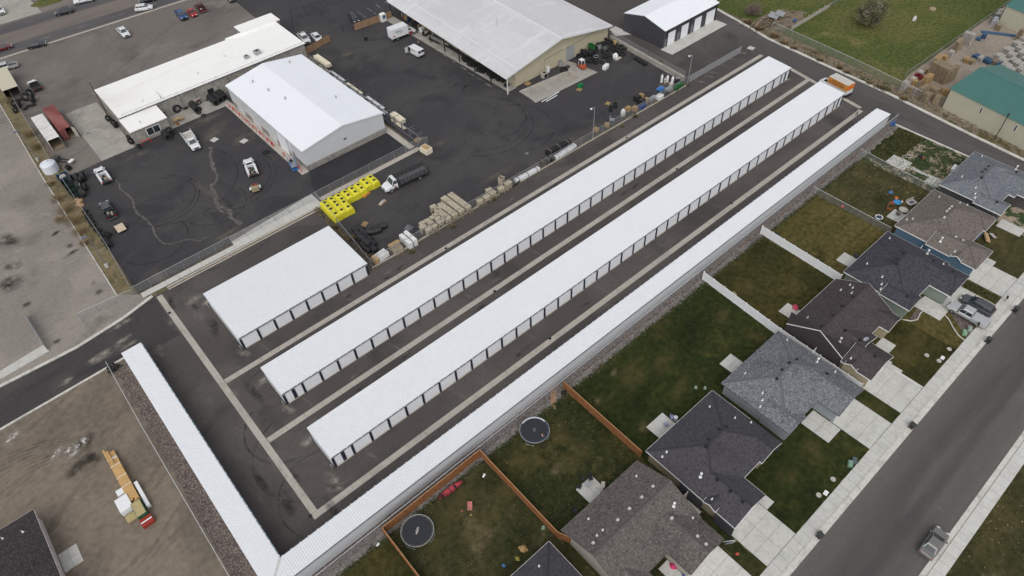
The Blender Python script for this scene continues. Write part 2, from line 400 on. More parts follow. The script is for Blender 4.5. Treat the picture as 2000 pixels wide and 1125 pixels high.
# highway and what lies beyond it
hw = lambda x: -.055 * (x - 20)      # the highway runs slightly askew
def hband(name,x0,x1,a,b,mat,z,parent=None,label=None):
    return sheet(name,[(x0,a + hw(x0)),(x1,a + hw(x1)),(x1,b + hw(x1)),(x0,b + hw(x0))],mat,z,parent,label)
highway = hband('highway',-200,300,210.6,231.4,'asphalt_hwy',.012,label='four lane highway with a paved centre lane')
for a,b in ((211.2,216.6),(224.4,230.2)): hband('wheel_path',-200,300,a,b,'wheel_path',.016,highway)
M['line_yellow'] = faded('line_yellow',S(190,150,80),.75,.8)
M['line_white'] = faded('line_white',S(205,203,198),.85,.9)
for a in (217.6,223.3): hband('lane_line',-200,300,a,a + .14,'line_yellow',.020,highway)
for a in (213.9,227.3):
    for k in range(14):
        x0 = -12 + k * 9.5; hband('lane_dash',x0,x0 + 3.2,a,a + .13,'line_white',.020,highway)
hband('far_lot',-200,22,231.4,300,'concrete_pad',.0,label='pale concrete forecourt across the highway')
hband('far_lot_asphalt',22,300,231.4,300,'asphalt_old',.0,label='grey asphalt forecourt across the highway')
sheet('far_grass',[at(58,12,0)[:2],at(68,14,0)[:2],at(85,13,0)[:2],at(117,4,0)[:2],at(130,-8,0)[:2],at(85,-6,0)[:2]],'field_green',.02,label='small green grass island across the highway')
def kerb_run(name,pts,wid,h,seg=3.0,label=None,mat='kerb',side=1):
    root = MB().add([],[]).obj(name,M[mat]); struct(root,label)
    bm = 0
    P = [Vector((p[0],p[1])) for p in pts]
    for a,b in zip(P,P[1:]):
        L = (b - a).length; k = max(1,round(L / seg)); d = (b - a) / L; n = Vector((-d.y,d.x)) * side
        me = MB().box(0,L / k - .02,0,wid,-.04,h).mesh('kerb_stone',M[mat]) if side > 0 else MB().box(0,L / k - .02,-wid,0,-.04,h).mesh('kerb_stone',M[mat])
        rz = math.atan2(d.y,d.x)
        for i in range(k):
            p = a + d * (L / k * i); link('kerb_stone',me,root,(p.x,p.y,0),rz)
    return root
kerb_run('kerb',[(-60,101.6),(-24,98.9),(-10.6,98.5),(-2.5,99.5),(3,101)],.55,.13,3.0,'concrete kerb along the far edge of the access road')
kerb_run('kerb',[(-60,88.2),(-24,90.9),(-9,91.35),(-5.4,91.45)],.35,.13,3.0,'concrete kerb along the dirt lot',side=-1)
kerb_run('kerb',[(137.0,-40),(137.3,25),(137.6,41.2)],.4,.13,3.0,'narrow kerb between side road and back lawns')
kerb_run('kerb',[(139.5,-80),(143.2,18),(144.2,27.6),(146.8,47),(147.8,62),(149.2,79.5),(151.3,88.3),(153.4,99)],.75,.12,3.0,'concrete kerb on the field side of the side road',side=-1)
kerb_run('kerb',[(p,210.5 + hw(p)) for p in (-10,20,50,60)],.7,.06,6.0,'low kerb between highway and parking lot',side=-1,mat='gutter_concrete')
kerb_run('kerb',[(-1.5,105.6),(-1.0,150),(.5,205)],.16,.12,6.0,'thin concrete edging of the grass strip')
kerb_run('kerb',[(5.6,101.3),(36.4,101.6)],.35,.1,3.0,'pale kerb behind the small storage building',mat='gutter_concrete')
kerb_run('kerb',[(5.6,100.75),(35.4,100.95)],.28,.03,3.0,'flat concrete strip in front of the yard kerb',mat='gutter_concrete')

def slabs(name,x0,x1,y0,y1,nx,ny,z,mat,label=None,gap=.034,parent=None,rz=0.0,loc=None):
    """a pavement of separate concrete slabs with open joints"""
    root = parent
    if root is None:
        cx,cy = (x0 + x1) / 2,(y0 + y1) / 2
        root = MB().box(x0 + .03,x1 - .03,y0 + .03,y1 - .03,-.05,z - .02).obj(name,M['gravel_grey']); struct(root,label)
    dx,dy = (x1 - x0) / nx,(y1 - y0) / ny
    me = MB().box(gap / 2,dx - gap / 2,gap / 2,dy - gap / 2,-.05,0).mesh('slab',M[mat])
    for i in range(nx):
        for j in range(ny):
            link('slab',me,root,(x0 + i * dx,y0 + j * dy,z + rnd.uniform(-.002,.002)))
    return root
# valley gutters in the storage lot
def valley(name,a,b,wid,label):
    root = MB().add([],[]).obj(name,M['gutter_concrete']); struct(root,label)
    a,b = Vector(a),Vector(b); L = (b - a).length; k = round(L / 3.05); d = (b - a) / L
    h = wid / 2
    mb = MB(); g = .03; l = L / k
    mb.add([(g,-h,.014),(l,-h,.014),(l,0,.009),(g,0,.009),(g,h,.014),(l,h,.014),(g,-h,-.03),(l,-h,-.03),(g,h,-.03),(l,h,-.03)],
           [(0,1,2,3),(3,2,5,4),(6,7,1,0),(4,5,9,8),(6,0,3,4,8),(1,7,9,5,2)])
    me = mb.mesh('gutter_panel',M['gutter_concrete'])
    for i in range(k):
        p = a + d * (l * i); link('gutter_panel',me,root,(p.x,p.y,0),math.atan2(d.y,d.x))
    return root
valley('valley_gutter',(3.8,100.6),(3.8,48.4),.95,'concrete drain strip crossing the lot beside the left ends of the rows')
valley('valley_gutter',(4.32,75.95),(142.0,76.1),.95,'concrete drain strip behind the upper long storage row')
valley('valley_gutter',(4.32,62.2),(140.2,62.4),.95,'concrete drain strip between the two middle storage rows')
valley('valley_gutter',(3.3,47.9),(137.2,47.9),.95,'concrete drain strip in front of the lower storage row')
valley('valley_gutter',(137.9,48.4),(141.9,71.0),.95,'concrete strip along the side road at the row ends')
def drain(u,v,label):
    p = at(u,v); o = MB().cyl((0,0,0),.27,.022,14).obj('drain_grate',M['black'],None,(p.x,p.y,0)); tag(o,label,'drain','round drain grates in the concrete strips')
    return o
for i,(u,v) in enumerate(((331,611),(606,1008),(966,569),(871,485),(1322,330),(1074,661),(1429,397),(1224,269))):
    drain(u,v,['round drain grate in the strip near the access road','round drain grate at the corner where two strips meet','round drain grate in the strip between the middle rows, near its middle','round drain grate in the strip by the pipe yard fence, near the stacked boxes','round drain grate in the middle strip toward the side road','round drain grate in the lower strip near the long green lawn','round drain grate in the lower strip toward the side road','round drain grate in the strip by the fence, below the pallets'][i])

# pads and aprons of the tyre shop and supplier
slabs('wash_pad',10,17.1,147.0,171.5,2,4,.03,'concrete_pad','pale concrete pad beside the tyre shop')
slabs('shop_apron',25.7,40.0,147.9,153.2,4,1,.03,'concrete_pad','concrete apron along the tyre shop rear wall')
slabs('shop_walk',38.5,40.1,112.8,148.5,1,9,.05,'gutter_concrete','narrow concrete walk along the white shop behind the red bollards')
slabs('shop_walk',59.2,60.6,104.6,150,1,12,.05,'gutter_concrete','concrete strip between the white shop and the pipe racks')
slabs('yard_walk',1.6,19.0,101.95,103.3,8,1,.06,'concrete','concrete walk along the tyre yard fence')
walk = MB().box(19.1,36.9,101.95,105.9,-.05,.03).obj('yard_approach',M['gravel_grey']); struct(walk,'broad concrete gateway apron of the tyre yard')
for i in range(6):
    xa = 19.0 + i * 2.97; y1a = 104.4 + i * .3
    MB().prism([(xa,101.95),(xa + 2.94,101.95),(xa + 2.94,y1a + .3),(xa,y1a)],-.04,.06).obj('slab',M['concrete'],walk)
slabs('yard_strip',37.2,61.0,102.9,104.1,8,1,.05,'gutter_concrete','concrete strip under the fence by the yellow tanks')
# loading ramp: a sunken dock with retaining walls, built as a slab with a hole
dock = MB()
dock.prism([(89.8,98.9),(108.9,98.2),(108.4,102.9),(104.6,103.2),(104.4,99.6),(90.0,100.2)],-.05,.05)
dock.prism([(104.7,103.25),(108.4,102.95),(107.6,107.0),(104.9,107.0)],-.05,.05)
dock = dock.obj('loading_dock',M['concrete_pad']); struct(dock,'concrete apron with a sunken loading ramp at the warehouse')
rp = MB(); rp.add([(90.0,100.25,.03),(104.3,99.7,-1.05),(104.5,103.2,-1.05),(90.3,104.6,.03)],[(0,1,2,3)]); rp.obj('ramp_floor',M['concrete_pad'],dock)
wl = MB(); wl.prism([(90.2,104.6),(104.5,103.2),(104.5,103.5),(90.2,104.9)],-1.1,.25); wl.obj('ramp_wall',M['gutter_concrete'],dock)
wl = MB(); wl.prism([(104.35,99.6),(104.65,99.6),(104.75,103.5),(104.45,103.5)],-1.1,.2); wl.obj('ramp_wall',M['gutter_concrete'],dock)
# the yard asphalt has to open over the ramp: cut it into the sheet
hole = [(90.0,100.2),(104.4,99.65),(104.6,103.4),(90.2,104.8)]
def cut_hole(name,outer,z):
    o = bpy.data.objects[name]; bm = bmesh.new()
    vo = [bm.verts.new((x,y,z)) for x,y in outer]; vh = [bm.verts.new((x,y,z)) for x,y in hole]
    ed = [bm.edges.new((vo[i],vo[(i + 1) % len(vo)])) for i in range(len(vo))] + [bm.edges.new((vh[i],vh[(i + 1) % 4])) for i in range(4)]
    bmesh.ops.triangle_fill(bm,edges=ed,use_beauty=True,normal=(0,0,1))
    bm.to_mesh(o.data); bm.free()
cut_hole('supply_yard',[(34.7,81.2),(119.7,80.9),(122.4,107),(123,160),(91,160),(64.6,157),(61,115.5),(60.9,104.3),(37,104.2)],.006)
cut_hole('ground',rect(-500,900,-400,1000),-.06)
slabs('shed_apron',127.2,148.6,91.1,94.7,7,1,.07,'concrete','concrete apron in front of the dark grey shed')
sheet('shed_pad',[(124.5,107),(128.2,104.6),(128.3,110.5),(126,110.5)],'concrete',.03,label='small concrete pad behind the dark grey shed')
# fields and pallet yard on the far right
sheet('field',[(151.9,60),(154.4,80),(158.5,77.8),(181,77.8),(420,83),(420,47.6),(200,47.4),(157,48.0),(151,46.5)],'field_green',-.004,label='wide mown green field beyond the side road')
sheet('north_field',[(154.4,80),(158.5,77.8),(181,77.8),(420,83),(420,400),(165,400),(160,130),(154,99)],'field_green',-.008,label='green and tan field behind the old picket fence')
sheet('pallet_yard',[(145.5,-40),(148,36),(150.5,46.8),(157,47.9),(200,47.3),(260,48),(260,-40)],'dirt_dry',-.006,label='pale dirt yard around the green roofed barns')
sheet('road_verge',[(143.8,10),(145,27.6),(147.5,47),(148.5,62),(150,79.5),(152,88.3),(154.2,99),(154.4,80),(152.3,60),(151,46.5),(148.6,36.5),(146,18),(145,10)],'verge',.002,label='rough gravel verge with dry weeds beside the side road')
sheet('dirt_patch',wob([at(1470,40)[:2],at(1525,18)[:2],at(1580,25)[:2],at(1560,45)[:2],at(1530,62)[:2],at(1500,55)[:2]],2,.5,5),'verge',.0,label='trampled dirt patch around the scrap heap')

# ------------------------------------------------------------------ residential strip
sheet('street',rect(-200,137.1,-7.5,2.6),'asphalt_street',.004,label='grey asphalt residential street')
kerb_run('kerb',[(-20,2.6),(137,2.6)],.62,.05,3.0,'concrete gutter on the house side of the street')
kerb_run('kerb',[(-20,3.23),(137,3.23)],.16,.15,3.0,'kerb between gutter and sidewalk on the house side')
slabs('sidewalk',18,126,3.4,5.0,72,1,.13,'concrete','concrete sidewalk in front of the houses')
kerb_run('kerb',[(-20,-7.5),(137,-7.5)],.62,.05,3.0,'concrete gutter on the open side of the street',side=-1)
slabs('sidewalk',36,105,-9.6,-8.14,46,1,.13,'concrete_new','pale sidewalk on the open side of the street')
sheet('street_verge',[(-120,-9.6),(137,-9.6),(137,-80),(-120,-80)],'lawn_worn',-.006,label='weedy verge on the open side of the street')
lawns = [('lawn_brown',-30,9.05,'olive back lawn at the bottom edge behind the hip roofed house'),('lawn_worn',9.05,25.05,'worn lawn with trampoline and red canoe'),('lawn_mixed',25.05,41.1,'green and straw lawn of the taupe roofed house'),
         ('lawn_deep',41.1,73.1,'large deep green lawn shared by two houses'),('lawn_brown',73.1,89.4,'dark olive lawn between the two white fences'),('lawn_olive',89.4,105.9,'yellowed lawn with mower stripes'),
         ('lawn_kids',105.9,121.9,'patchy lawn strewn with toys'),('lawn_patchy',121.9,137.2,'half bare lawn with weeds at the side road')]
for i,(m,a,b,lab) in enumerate(lawns):
    o = sheet('lawn',wob([(a,5.03),(b,5.03),(b,39.1),(a,39.1)],.5,.12 if i else .1,30 + i),m,.0 + .0005 * i,label=lab)
sheet('corner_lawn',wob([(124.2,34.4),(137.0,33.6),(136.9,39.4),(123.2,39.0)],.6,.35,77),'lawn_mixed',.012,label='fresh dark green lawn corner by the side road')
sheet('gravel_strip',rect(-6.0,137.4,40.15,41.6),'gravel_brown',.002,label='brown gravel strip along the storage building back wall')
sheet('gravel_border',wob(rect(-6,137.2,38.6,40.25),.7,.18,3),'gravel_grey',-.004,label='grey gravel border under the chain-link fence')
sheet('gravel_strip',wob([(-8.2,44),(-5.3,44),(-5.3,89.8),(-7.2,89.8)],.8,.15,9),'gravel_brown',.006,label='dark gravel strip beside the left storage wing')
# driveways, walks and patios
DRV = [(33.0,38.9,'driveway of the taupe roofed house'),(41.2,47.2,'driveway of the charcoal hip roofed house'),(64.6,70.4,'driveway of the light grey roofed house'),(72.9,78.8,'driveway of the brown gabled house'),
       (96.4,102.4,'driveway with the silver pickup'),(104.8,110.6,'driveway of the blue sided house'),(128.6,134.6,'driveway of the corner house')]
for a,b,lab in DRV: slabs('driveway',a,b,5.02,10.9,2,3,.10,'concrete_new' if a < 40 else 'concrete','pale concrete ' + lab)
for x0,x1,y0,y1,lab in ((31.3,33.0,5.02,13.6,'front walk of the taupe roofed house'),(61.4,64.5,9.2,13.5,'front walk of the light grey roofed house'),(78.85,79.9,8.4,10.9,'walk beside the brown house driveway'),(80.4,83.6,11.4,13.6,'rounded front stoop of the brown gabled house'),(93.0,96.3,9.3,13.4,'front walk of the green sided house'),
                            (47.25,48.8,9.2,10.9,'short walk beside the charcoal house driveway'),(110.65,112.0,9.0,10.9,'short walk beside the blue house driveway'),(120.9,123.5,9.0,13.0,'front slab of the corner house')):
    slabs('front_walk',x0,x1,y0,y1,max(1,round((x1 - x0) / 1.7)),max(1,round((y1 - y0) / 1.8)),.09,'concrete','concrete ' + lab)
sheet('driveway_edge',[(78.8,5.05),(79.35,5.05),(79.35,10.2),(80.2,10.2),(80.2,10.9),(78.8,10.9)],'concrete_new',.115,label='freshly poured white edging of the brown house driveway')
def patio(x0,x1,y0,y1,nx,ny,lab): return slabs('patio',x0,x1,y0,y1,nx,ny,.08,'concrete',lab)
patio(31.2,34.2,24.6,27.6,2,1,'concrete patio with grill behind the taupe roofed house')
patio(45.1,48.6,24.7,27.6,1,1,'concrete patio with lavender chairs behind the charcoal house')
patio(61.4,64.2,24.7,27.4,2,2,'bare concrete patio behind the light grey roofed house')
patio(76.6,79.2,24.7,27.4,1,1,'concrete patio with a pink toy behind the brown house')
patio(93.4,96.1,24.7,27.4,1,1,'concrete patio behind the green sided house')
patio(109.6,112.6,24.7,27.2,1,1,'concrete patio with round table behind the blue house')
patio(123.8,126.6,24.8,27.4,1,1,'concrete step slab behind the corner house')
patio(124.2,127.6,31.6,35.4,1,1,'square concrete fire pit slab in the corner lawn')
sheet('garden_path',[(125.6,27.4),(126.4,27.4),(126.4,31.6),(125.6,31.6)],'concrete',.05,label='narrow concrete path leading to the fire pit slab')
patio(-23.5,-21.2,62.5,65.5,2,2,'grey concrete patio beside the new house in the dirt lot')
# planting bed and kerbing in the yard of the green sided house
bed = [at(1803,585)[:2],at(1850,600)[:2],at(1905,635)[:2],at(1888,660)[:2],at(1870,632)[:2],at(1855,612)[:2],at(1830,604)[:2],at(1805,605)[:2],at(1795,622)[:2],at(1775,625)[:2]]
sheet('planting_bed',bed,'gravel_brown',.006,label='curved brown planting bed beside the pickup driveway')
ep = [at(u,v,.05) for u,v in ((1763,624),(1780,627),(1792,624),(1797,612),(1806,605),(1822,604),(1840,611),(1852,622),(1862,640),(1872,655),(1884,665))]
o = MB().path(ep,.09,0,6).obj('garden_edging',M['kerb']); tag(o,'curved concrete garden edging around the front lawn','edging')

# ------------------------------------------------------------------ storage buildings
def ribbed(x0,x1,fz,y0,y1,pitch=.305,h=.04,ends=None):
    """corrugated sheet: ribs run along y, height fz(y) linear; ends(x) gives the y limits for mitred ends"""
    mb = MB(); xs = []
    n = int(round((x1 - x0) / pitch)); p = (x1 - x0) / n
    for i in range(n):
        a = x0 + i * p
        xs += [(a,0),(a + p * .62,0),(a + p * .72,h),(a + p * .90,h)]
    xs.append((x1,0))
    vs = []; fs = []
    for x,z in xs:
        ya,yb = (y0,y1) if ends is None else ends(x)
        vs += [(x,ya,fz(ya) + z),(x,yb,fz(yb) + z)]
    for i in range(len(xs) - 1): fs.append((2 * i,2 * i + 2,2 * i + 3,2 * i + 1))
    mb.add(vs,fs)
    return mb
def door_mesh(wd,ht,mat,n=9):
    mb = MB(); vs = []; fs = []
    for i in range(n + 1):
        z = ht * i / n
        vs += [(0,0 if i % 1 == 0 else 0,z),(wd,0,z)]
        if i < n: vs += [(0,-.022,z + ht / n * .5),(wd,-.022,z + ht / n * .5)]
    for i in range(0,len(vs) - 2,2): fs.append((i,i + 1,i + 3,i + 2))
    mb.add(vs,fs)
    return mb.mesh('door',M[mat])
def storage_row(label,x0,x1,y0,y1,hf,hb,bays,split_ends):
    t = thing('storage_building',label,'building',((x0 + x1) / 2,(y0 + y1) / 2,0),0)
    ox,oy = (x0 + x1) / 2,(y0 + y1) / 2
    X0,X1,Y0,Y1 = x0 - ox,x1 - ox,y0 - oy,y1 - oy
    fz = lambda y: hf + (hb - hf) * (y - Y0) / (Y1 - Y0)
    W = MB(); d = .06
    W.add([(X0 + d,Y0 + .12,0),(X1 - d,Y0 + .12,0),(X1 - d,Y1 - d,0),(X0 + d,Y1 - d,0),(X0 + d,Y0 + .12,hf - .06),(X1 - d,Y0 + .12,hf - .06),(X1 - d,Y1 - d,hb - .05),(X0 + d,Y1 - d,hb - .05)],
          [(0,1,5,4),(1,2,6,5),(2,3,7,6),(3,0,4,7)])
    W.obj('wall',M['wall_white'],t)
    # wall ribs on the end walls
    for X,s in ((X0 + d,-1),(X1 - d,1)):
        R = MB(); k = int((Y1 - Y0 - .3) / .3)
        for i in range(k):
            y = Y0 + .3 + i * .3; R.box(min(X,X + s * .025),max(X,X + s * .025),y,y + .07,.03,fz(y) - .09)
        R.obj('wall_rib',M['wall_white'],t)
    ribbed(X0,X1,fz,Y0 - .05,Y1 + .03).obj('roof',M['white_metal'],t)
    MB().box(X0 - .02,X1 + .02,Y1 + .03,Y1 + .07,hb - .16,hb + .05).obj('rear_trim',M['white_metal'],t)
    for X,s in ((X0,-1),(X1,1)):
        e = MB(); xa,xb = sorted((X,X + s * .05))
        e.add([(xa,Y0 - .05,hf - .2),(xb,Y0 - .05,hf - .2),(xb,Y1,hb - .2),(xa,Y1,hb - .2),(xa,Y0 - .05,hf + .05),(xb,Y0 - .05,hf + .05),(xb,Y1,hb + .05),(xa,Y1,hb + .05)],
              [(3,2,1,0),(4,5,6,7),(0,1,5,4),(1,2,6,5),(2,3,7,6),(3,0,4,7)])
        e.obj('rake_trim',M['white_metal'],t)
    MB().box(X0,X1,Y0 - .17,Y0 - .05,hf - .14,hf - .015).obj('gutter',M['gutter_grey'],t)
    cl = MB().box(0,.10,Y0 - .175,Y0 - .04,hf - .02,hf + .0).mesh('gutter_strap',M['white_metal'])
    n = int((X1 - X0) / 1.22)
    G = MB()
    for i in range(n + 1): G.box(X0 + i * (X1 - X0 - .1) / n,X0 + i * (X1 - X0 - .1) / n + .1,Y0 - .18,Y0 - .04,hf - .012,hf + .005)
    G.obj('gutter_straps',M['white_metal'],t)['kind'] = 'stuff'
    hd = 2.14
    MB().box(X0 + d,X1 - d,Y0 + .06,Y0 + .118,hd + .02,hf - .075).obj('header',M['wall_white'],t)
    edges = [(X0 + d,X0 + d + .36)]; doors = []
    bw = (X1 - X0 - 2 * d - .36) / bays
    pil = MB().box(0,.36,Y0,Y0 + .118,0,hd + .06).mesh('pillar',M['navy'])
    pil2 = MB().box(0,.52,Y0,Y0 + .118,0,hd + .06).mesh('pillar',M['navy'])
    dm = door_mesh(bw - .36,hd,'door_white'); ds = door_mesh((bw - .36 - .52) / 2,hd,'door_white')
    th = MB().box(0,bw - .36,Y0 - .12,Y0 + .05,0,.03).mesh('sill',M['gutter_concrete'])
    lt = MB().box(-.07,.0,-.05,0,.9,1.0).mesh('latch',M['steel'])
    link('pillar',pil,t,(X0 + d,0,0))
    for b in range(bays):
        xa = X0 + d + .36 + b * bw
        link('pillar',pil,t,(xa + bw - .36,0,0))
        if split_ends and b in (0,bays - 1):
            wd = (bw - .36 - .52) / 2
            link('door',ds,t,(xa,Y0 + .07,0)); link('door',ds,t,(xa + wd + .52,Y0 + .07,0)); link('pillar',pil2,t,(xa + wd,.002,0))
        else:
            q = link('door',dm,t,(xa,Y0 + .07,0)); link('latch',lt,q,(bw - .36,0,0))
        link('sill',th,t,(xa,0,0))
    for X in (X0 - .28,):   # corner guard at the near end
        g = MB().path([(X,Y0 + .35,0),(X,Y0 + .35,.9),(X,Y0 + .0,.9),(X,Y0 + .0,0)],.05,0,6); g.obj('corner_guard',M['galv'],t)
        g = MB().path([(X,Y1 - .35,0),(X,Y1 - .35,.9),(X,Y1,.9),(X,Y1,0)],.05,0,6); g.obj('corner_guard',M['galv'],t)
    for k in range((bays + 1) // 3):
        x = X0 + d + .18 + 3 * k * bw + bw
        MB().box(x - .07,x + .07,Y0 - .1,Y0 - .004,.05,hf - .145).obj('downspout',M['navy'],t)
    return t
storage_row('short white storage building with eight doors, nearest the access road',9.28,33.13,79.8,92.16,2.71,3.08,8,False)
storage_row('long white storage row behind the other long rows, against the pipe yard',9.24,137.3,65.8,71.83,2.71,3.12,42,True)
storage_row('long white storage row in the middle, between two drain strips',9.18,136.1,52.03,57.98,2.71,3.12,42,True)
# L-shaped perimeter building
t = thing('storage_building','L-shaped white perimeter storage building along lawns and dirt lot','building',(0,0,0))
XI,XO,YI,YO,XE,YE = -2.38,-5.42,44.42,41.38,135.3,89.3
HI,HO = 2.95,2.93
ribbed(XO,XE,lambda y: 2.94,YO,YI,ends=lambda x: (YO,min(YI,YO + (x - XO)) if x < XI else YI)).obj('roof',M['white_metal'],t)
r2 = ribbed(YO,YE,lambda y: 2.945,-XI,-XO,ends=lambda x: ((max(-XI,-XO - (x - YO)) if x < YI else -XI),-XO))
r2.v = [(-y,x,z) for x,y,z in r2.v]; r2.f = [f[::-1] for f in r2.f]
r2.f = [f[::-1] for f in r2.f]
r2.obj('roof',M['white_metal'],t)
v = MB(); a,b = Vector((XO,YO,2.99)),Vector((XI,YI,2.99)); n = Vector((1,-1,0)).normalized() * .13
v.add([a - n,a + n,b + n,b - n],[(0,1,2,3)]); v.add([(p + Vector((0,0,.012))) for p in (a - n * .25,a + n * .25,b + n * .25,b - n * .25)],[(0,1,2,3)])
v.obj('mitre_flashing',plain('flashing',(.58,.57,.56,1),.5,var=.12),t)
Wm = MB()
P = [(XO + .06,YO + .06),(XE - .06,YO + .06),(XE - .06,YI - .1),(XI - .1,YI - .1),(XI - .1,YE - .06),(XO + .06,YE - .06)]
for i in range(6):
    a,b = P[i],P[(i + 1) % 6]; Wm.add([(a[0],a[1],0),(b[0],b[1],0),(b[0],b[1],2.87),(a[0],a[1],2.87)],[(0,1,2,3)])
Wm.obj('wall',M['wall_white'],t)
R = MB()
for i in range(int((XE - XO) / .305)):
    x = XO + .1 + i * .305; R.box(x,x + .09,YO + .03,YO + .058,.02,2.80)
R.obj('wall_rib',M['wall_white'],t)
MB().box(XO - .05,XE,YO - .11,YO - .0,2.80,2.93).obj('gutter',M['gutter_grey'],t)  # dark grey strip along the outer eave
MB().box(XI + .004,XI + .12,YI + .12,YE,2.80,2.90).obj('gutter',plain('gutter_blue',(.25,.34,.40,1),.4),t)
MB().box(XI + .12,XE,YI + .004,YI + .12,2.80,2.90).obj('gutter',M['gutter_grey'],t)
st = MB()
for k in range(37): st.box(XI - .02,XI + .13,YI + .3 + k * 1.22,YI + .4 + k * 1.22,2.90,2.955)
for k in range(112): st.box(XI + .3 + k * 1.22,XI + .4 + k * 1.22,YI - .02,YI + .13,2.90,2.955)
st.obj('gutter_straps',M['white_metal'],t)['kind'] = 'stuff'
MB().box(XE,XE + .05,YO,YI,2.76,2.99).obj('rake_trim',M['white_metal'],t)
MB().box(XO - .0,XI,YE,YE + .05,2.76,2.99).obj('rake_trim',M['white_metal'],t)
dm = door_mesh(2.6,2.14,'door_white')
for k in range(44):
    link('door',dm,t,(XI + 3.05 * k + 2.9 + .3,YI - .06,0),math.pi).location.x += .0
for k in range(14):
    link('door',dm,t,(XI - .06,YI + .5 + 3.05 * k,0),math.pi / 2)

# ------------------------------------------------------------------ commercial buildings
M['cmu'] = layered('cmu',S(150,146,140),[(S(134,130,124),.5,.45,.62,6,.4),(S(164,160,152),1.4,.5,.68,5,.3)],(6,.14),bump=.3)
M['roof_membrane'] = layered('roof_membrane',S(243,242,238),[(S(232,230,223),.15,.5,.7,6,.8,(4,1,0)),(S(206,200,186),.2,.68,.84,7,1.0,(2,1,0))],(3,.02),rough=.6)
M['shop_white'] = plain('shop_white',(.60,.615,.625,1),.45,var=.02,vscale=.5)
M['shop_roof'] = plain('shop_roof',(.80,.825,.86,1),.4,var=.012,vscale=.4)
# white metal shop with block wainscot
t = thing('metal_shop','white metal shop with block base and red bollards, tyre shop beside it','building',(49.6,130,0))
hx,hy,he,hr = 9.5,17.0,5.0,6.5
W = MB()
W.add([(-hx,-hy,1.3),(hx,-hy,1.3),(hx,hy,1.3),(-hx,hy,1.3),(-hx,-hy,he - .1),(hx,-hy,he - .1),(hx,hy,he - .1),(-hx,hy,he - .1),(0,-hy,hr - .1),(0,hy,hr - .1)],
      [(0,1,5,8,4),(1,2,6,5),(2,3,7,9,6),(3,0,4,7)])
W.obj('wall',M['shop_white'],t)
R = MB()
for i in range(61): x = -hx + .1 + i * .31; R.box(x,x + .05,-hy - .02,-hy - .003,1.32,he + (hr - he) * (1 - abs(x) / hx) - .18)
for i in range(109): y = -hy + .1 + i * .31; R.box(-hx - .02,-hx - .003,y,y + .05,1.32,he - .18)
R.obj('wall_rib',M['shop_white'],t)
# block base laid in courses
for (xa,ya,xb,yb) in ((-hx,-hy,hx,-hy),(-hx,hy,-hx,-hy),(hx,-hy,hx,hy),(hx,hy,-hx,hy)):
    L = math.hypot(xb - xa,yb - ya); d = Vector((xb - xa,yb - ya)) / L; n = Vector((d.y,-d.x))
    mb = MB()
    for c in range(6):
        off = (c % 2) * .2; k = int((L - off) / .4)
        for i in range(k + 1):
            s0 = max(0,off + i * .4 - .4 if off else i * .4); s1 = min(L,s0 + .385)
            if s1 - s0 < .1: continue
            a = Vector((xa,ya)) + d * s0 + n * .02; b = Vector((xa,ya)) + d * s1 + n * .02
            z0,z1 = c * .2167 + .008,c * .2167 + .209
            mb.add([(a.x,a.y,z0),(b.x,b.y,z0),(b.x,b.y,z1),(a.x,a.y,z1)],[(0,1,2,3)])
    mb.add([(xa,ya,0),(xb,yb,0),(xb,yb,1.3),(xa,ya,1.3)],[(0,1,2,3)])
    o = mb.obj('block_course',M['cmu'],t); o['kind'] = 'stuff'
for s in (-1,1):
    rb = ribbed(-hy - .15,hy + .15,lambda y: hr + .02 - (hr - he) * y / hx,0.0,hx + .2,.31,.03)
    rb.v = [(s * y,x * (1 if s < 0 else 1),z) for x,y,z in rb.v]
    rb.obj('roof',M['shop_roof'],t)
    e = MB().box(s * (hx + .2) - .05,s * (hx + .2) + .05,-hy - .15,hy + .15,he - .20,he - .02); e.obj('eave_gutter',M['shop_white'],t)
for y in (-hy - .19,hy + .15):
    e = MB(); e.add([(-hx - .2,y,he - .2),(0,y,hr - .2),(hx + .2,y,he - .2),(hx + .2,y,he + .06),(0,y,hr + .07),(-hx - .2,y,he + .06),(-hx - .2,y + .04,he - .2),(0,y + .04,hr - .2),(hx + .2,y + .04,he - .2),(hx + .2,y + .04,he + .06),(0,y + .04,hr + .07),(-hx - .2,y + .04,he + .06)],
                    [(0,1,4,5),(1,2,3,4),(6,11,10,7),(7,10,9,8),(5,4,10,11),(4,3,9,10)]); e.obj('rake_trim',M['shop_roof'],t)
MB().box(-hx - .05,-hx - .022,-9.4,-5.6,0,4.2).obj('overhead_door',M['door_white'],t)
for ya,yb in ((10.6,14.4),(3.0,6.8),(-4.2,-.8)):
    MB().box(-hx - .05,-hx - .022,ya,yb,0,4.2).obj('overhead_door',M['shop_white'],t)
MB().box(-hx - .06,-hx - .02,-12.4,-11.4,0,2.15).obj('door',plain('door_grey',(.22,.22,.23,1),.5),t)
MB().box(-.35,.25,-hy - .06,-hy - .02,3.1,3.4).obj('wall_vent',M['black'],t)
for y in (6.5,-3.9,-11.0): MB().box(-hx - .10,-hx - .02,y,y + .09,.1,he - .2).obj('downspout',M['white_paint'],t)
for px_,py_ in ((-5.0,12.4),(-3.3,0.6),(5.2,14.2),(5.0,-6.4),(-4.2,6.5)):
    zr = hr - (hr - he) * abs(px_) / hx
    MB().cyl((px_,py_,zr - .05),.11,.55,8).cyl((px_,py_,zr + .5),.2,.12,8).obj('roof_vent',M['galv'],t)
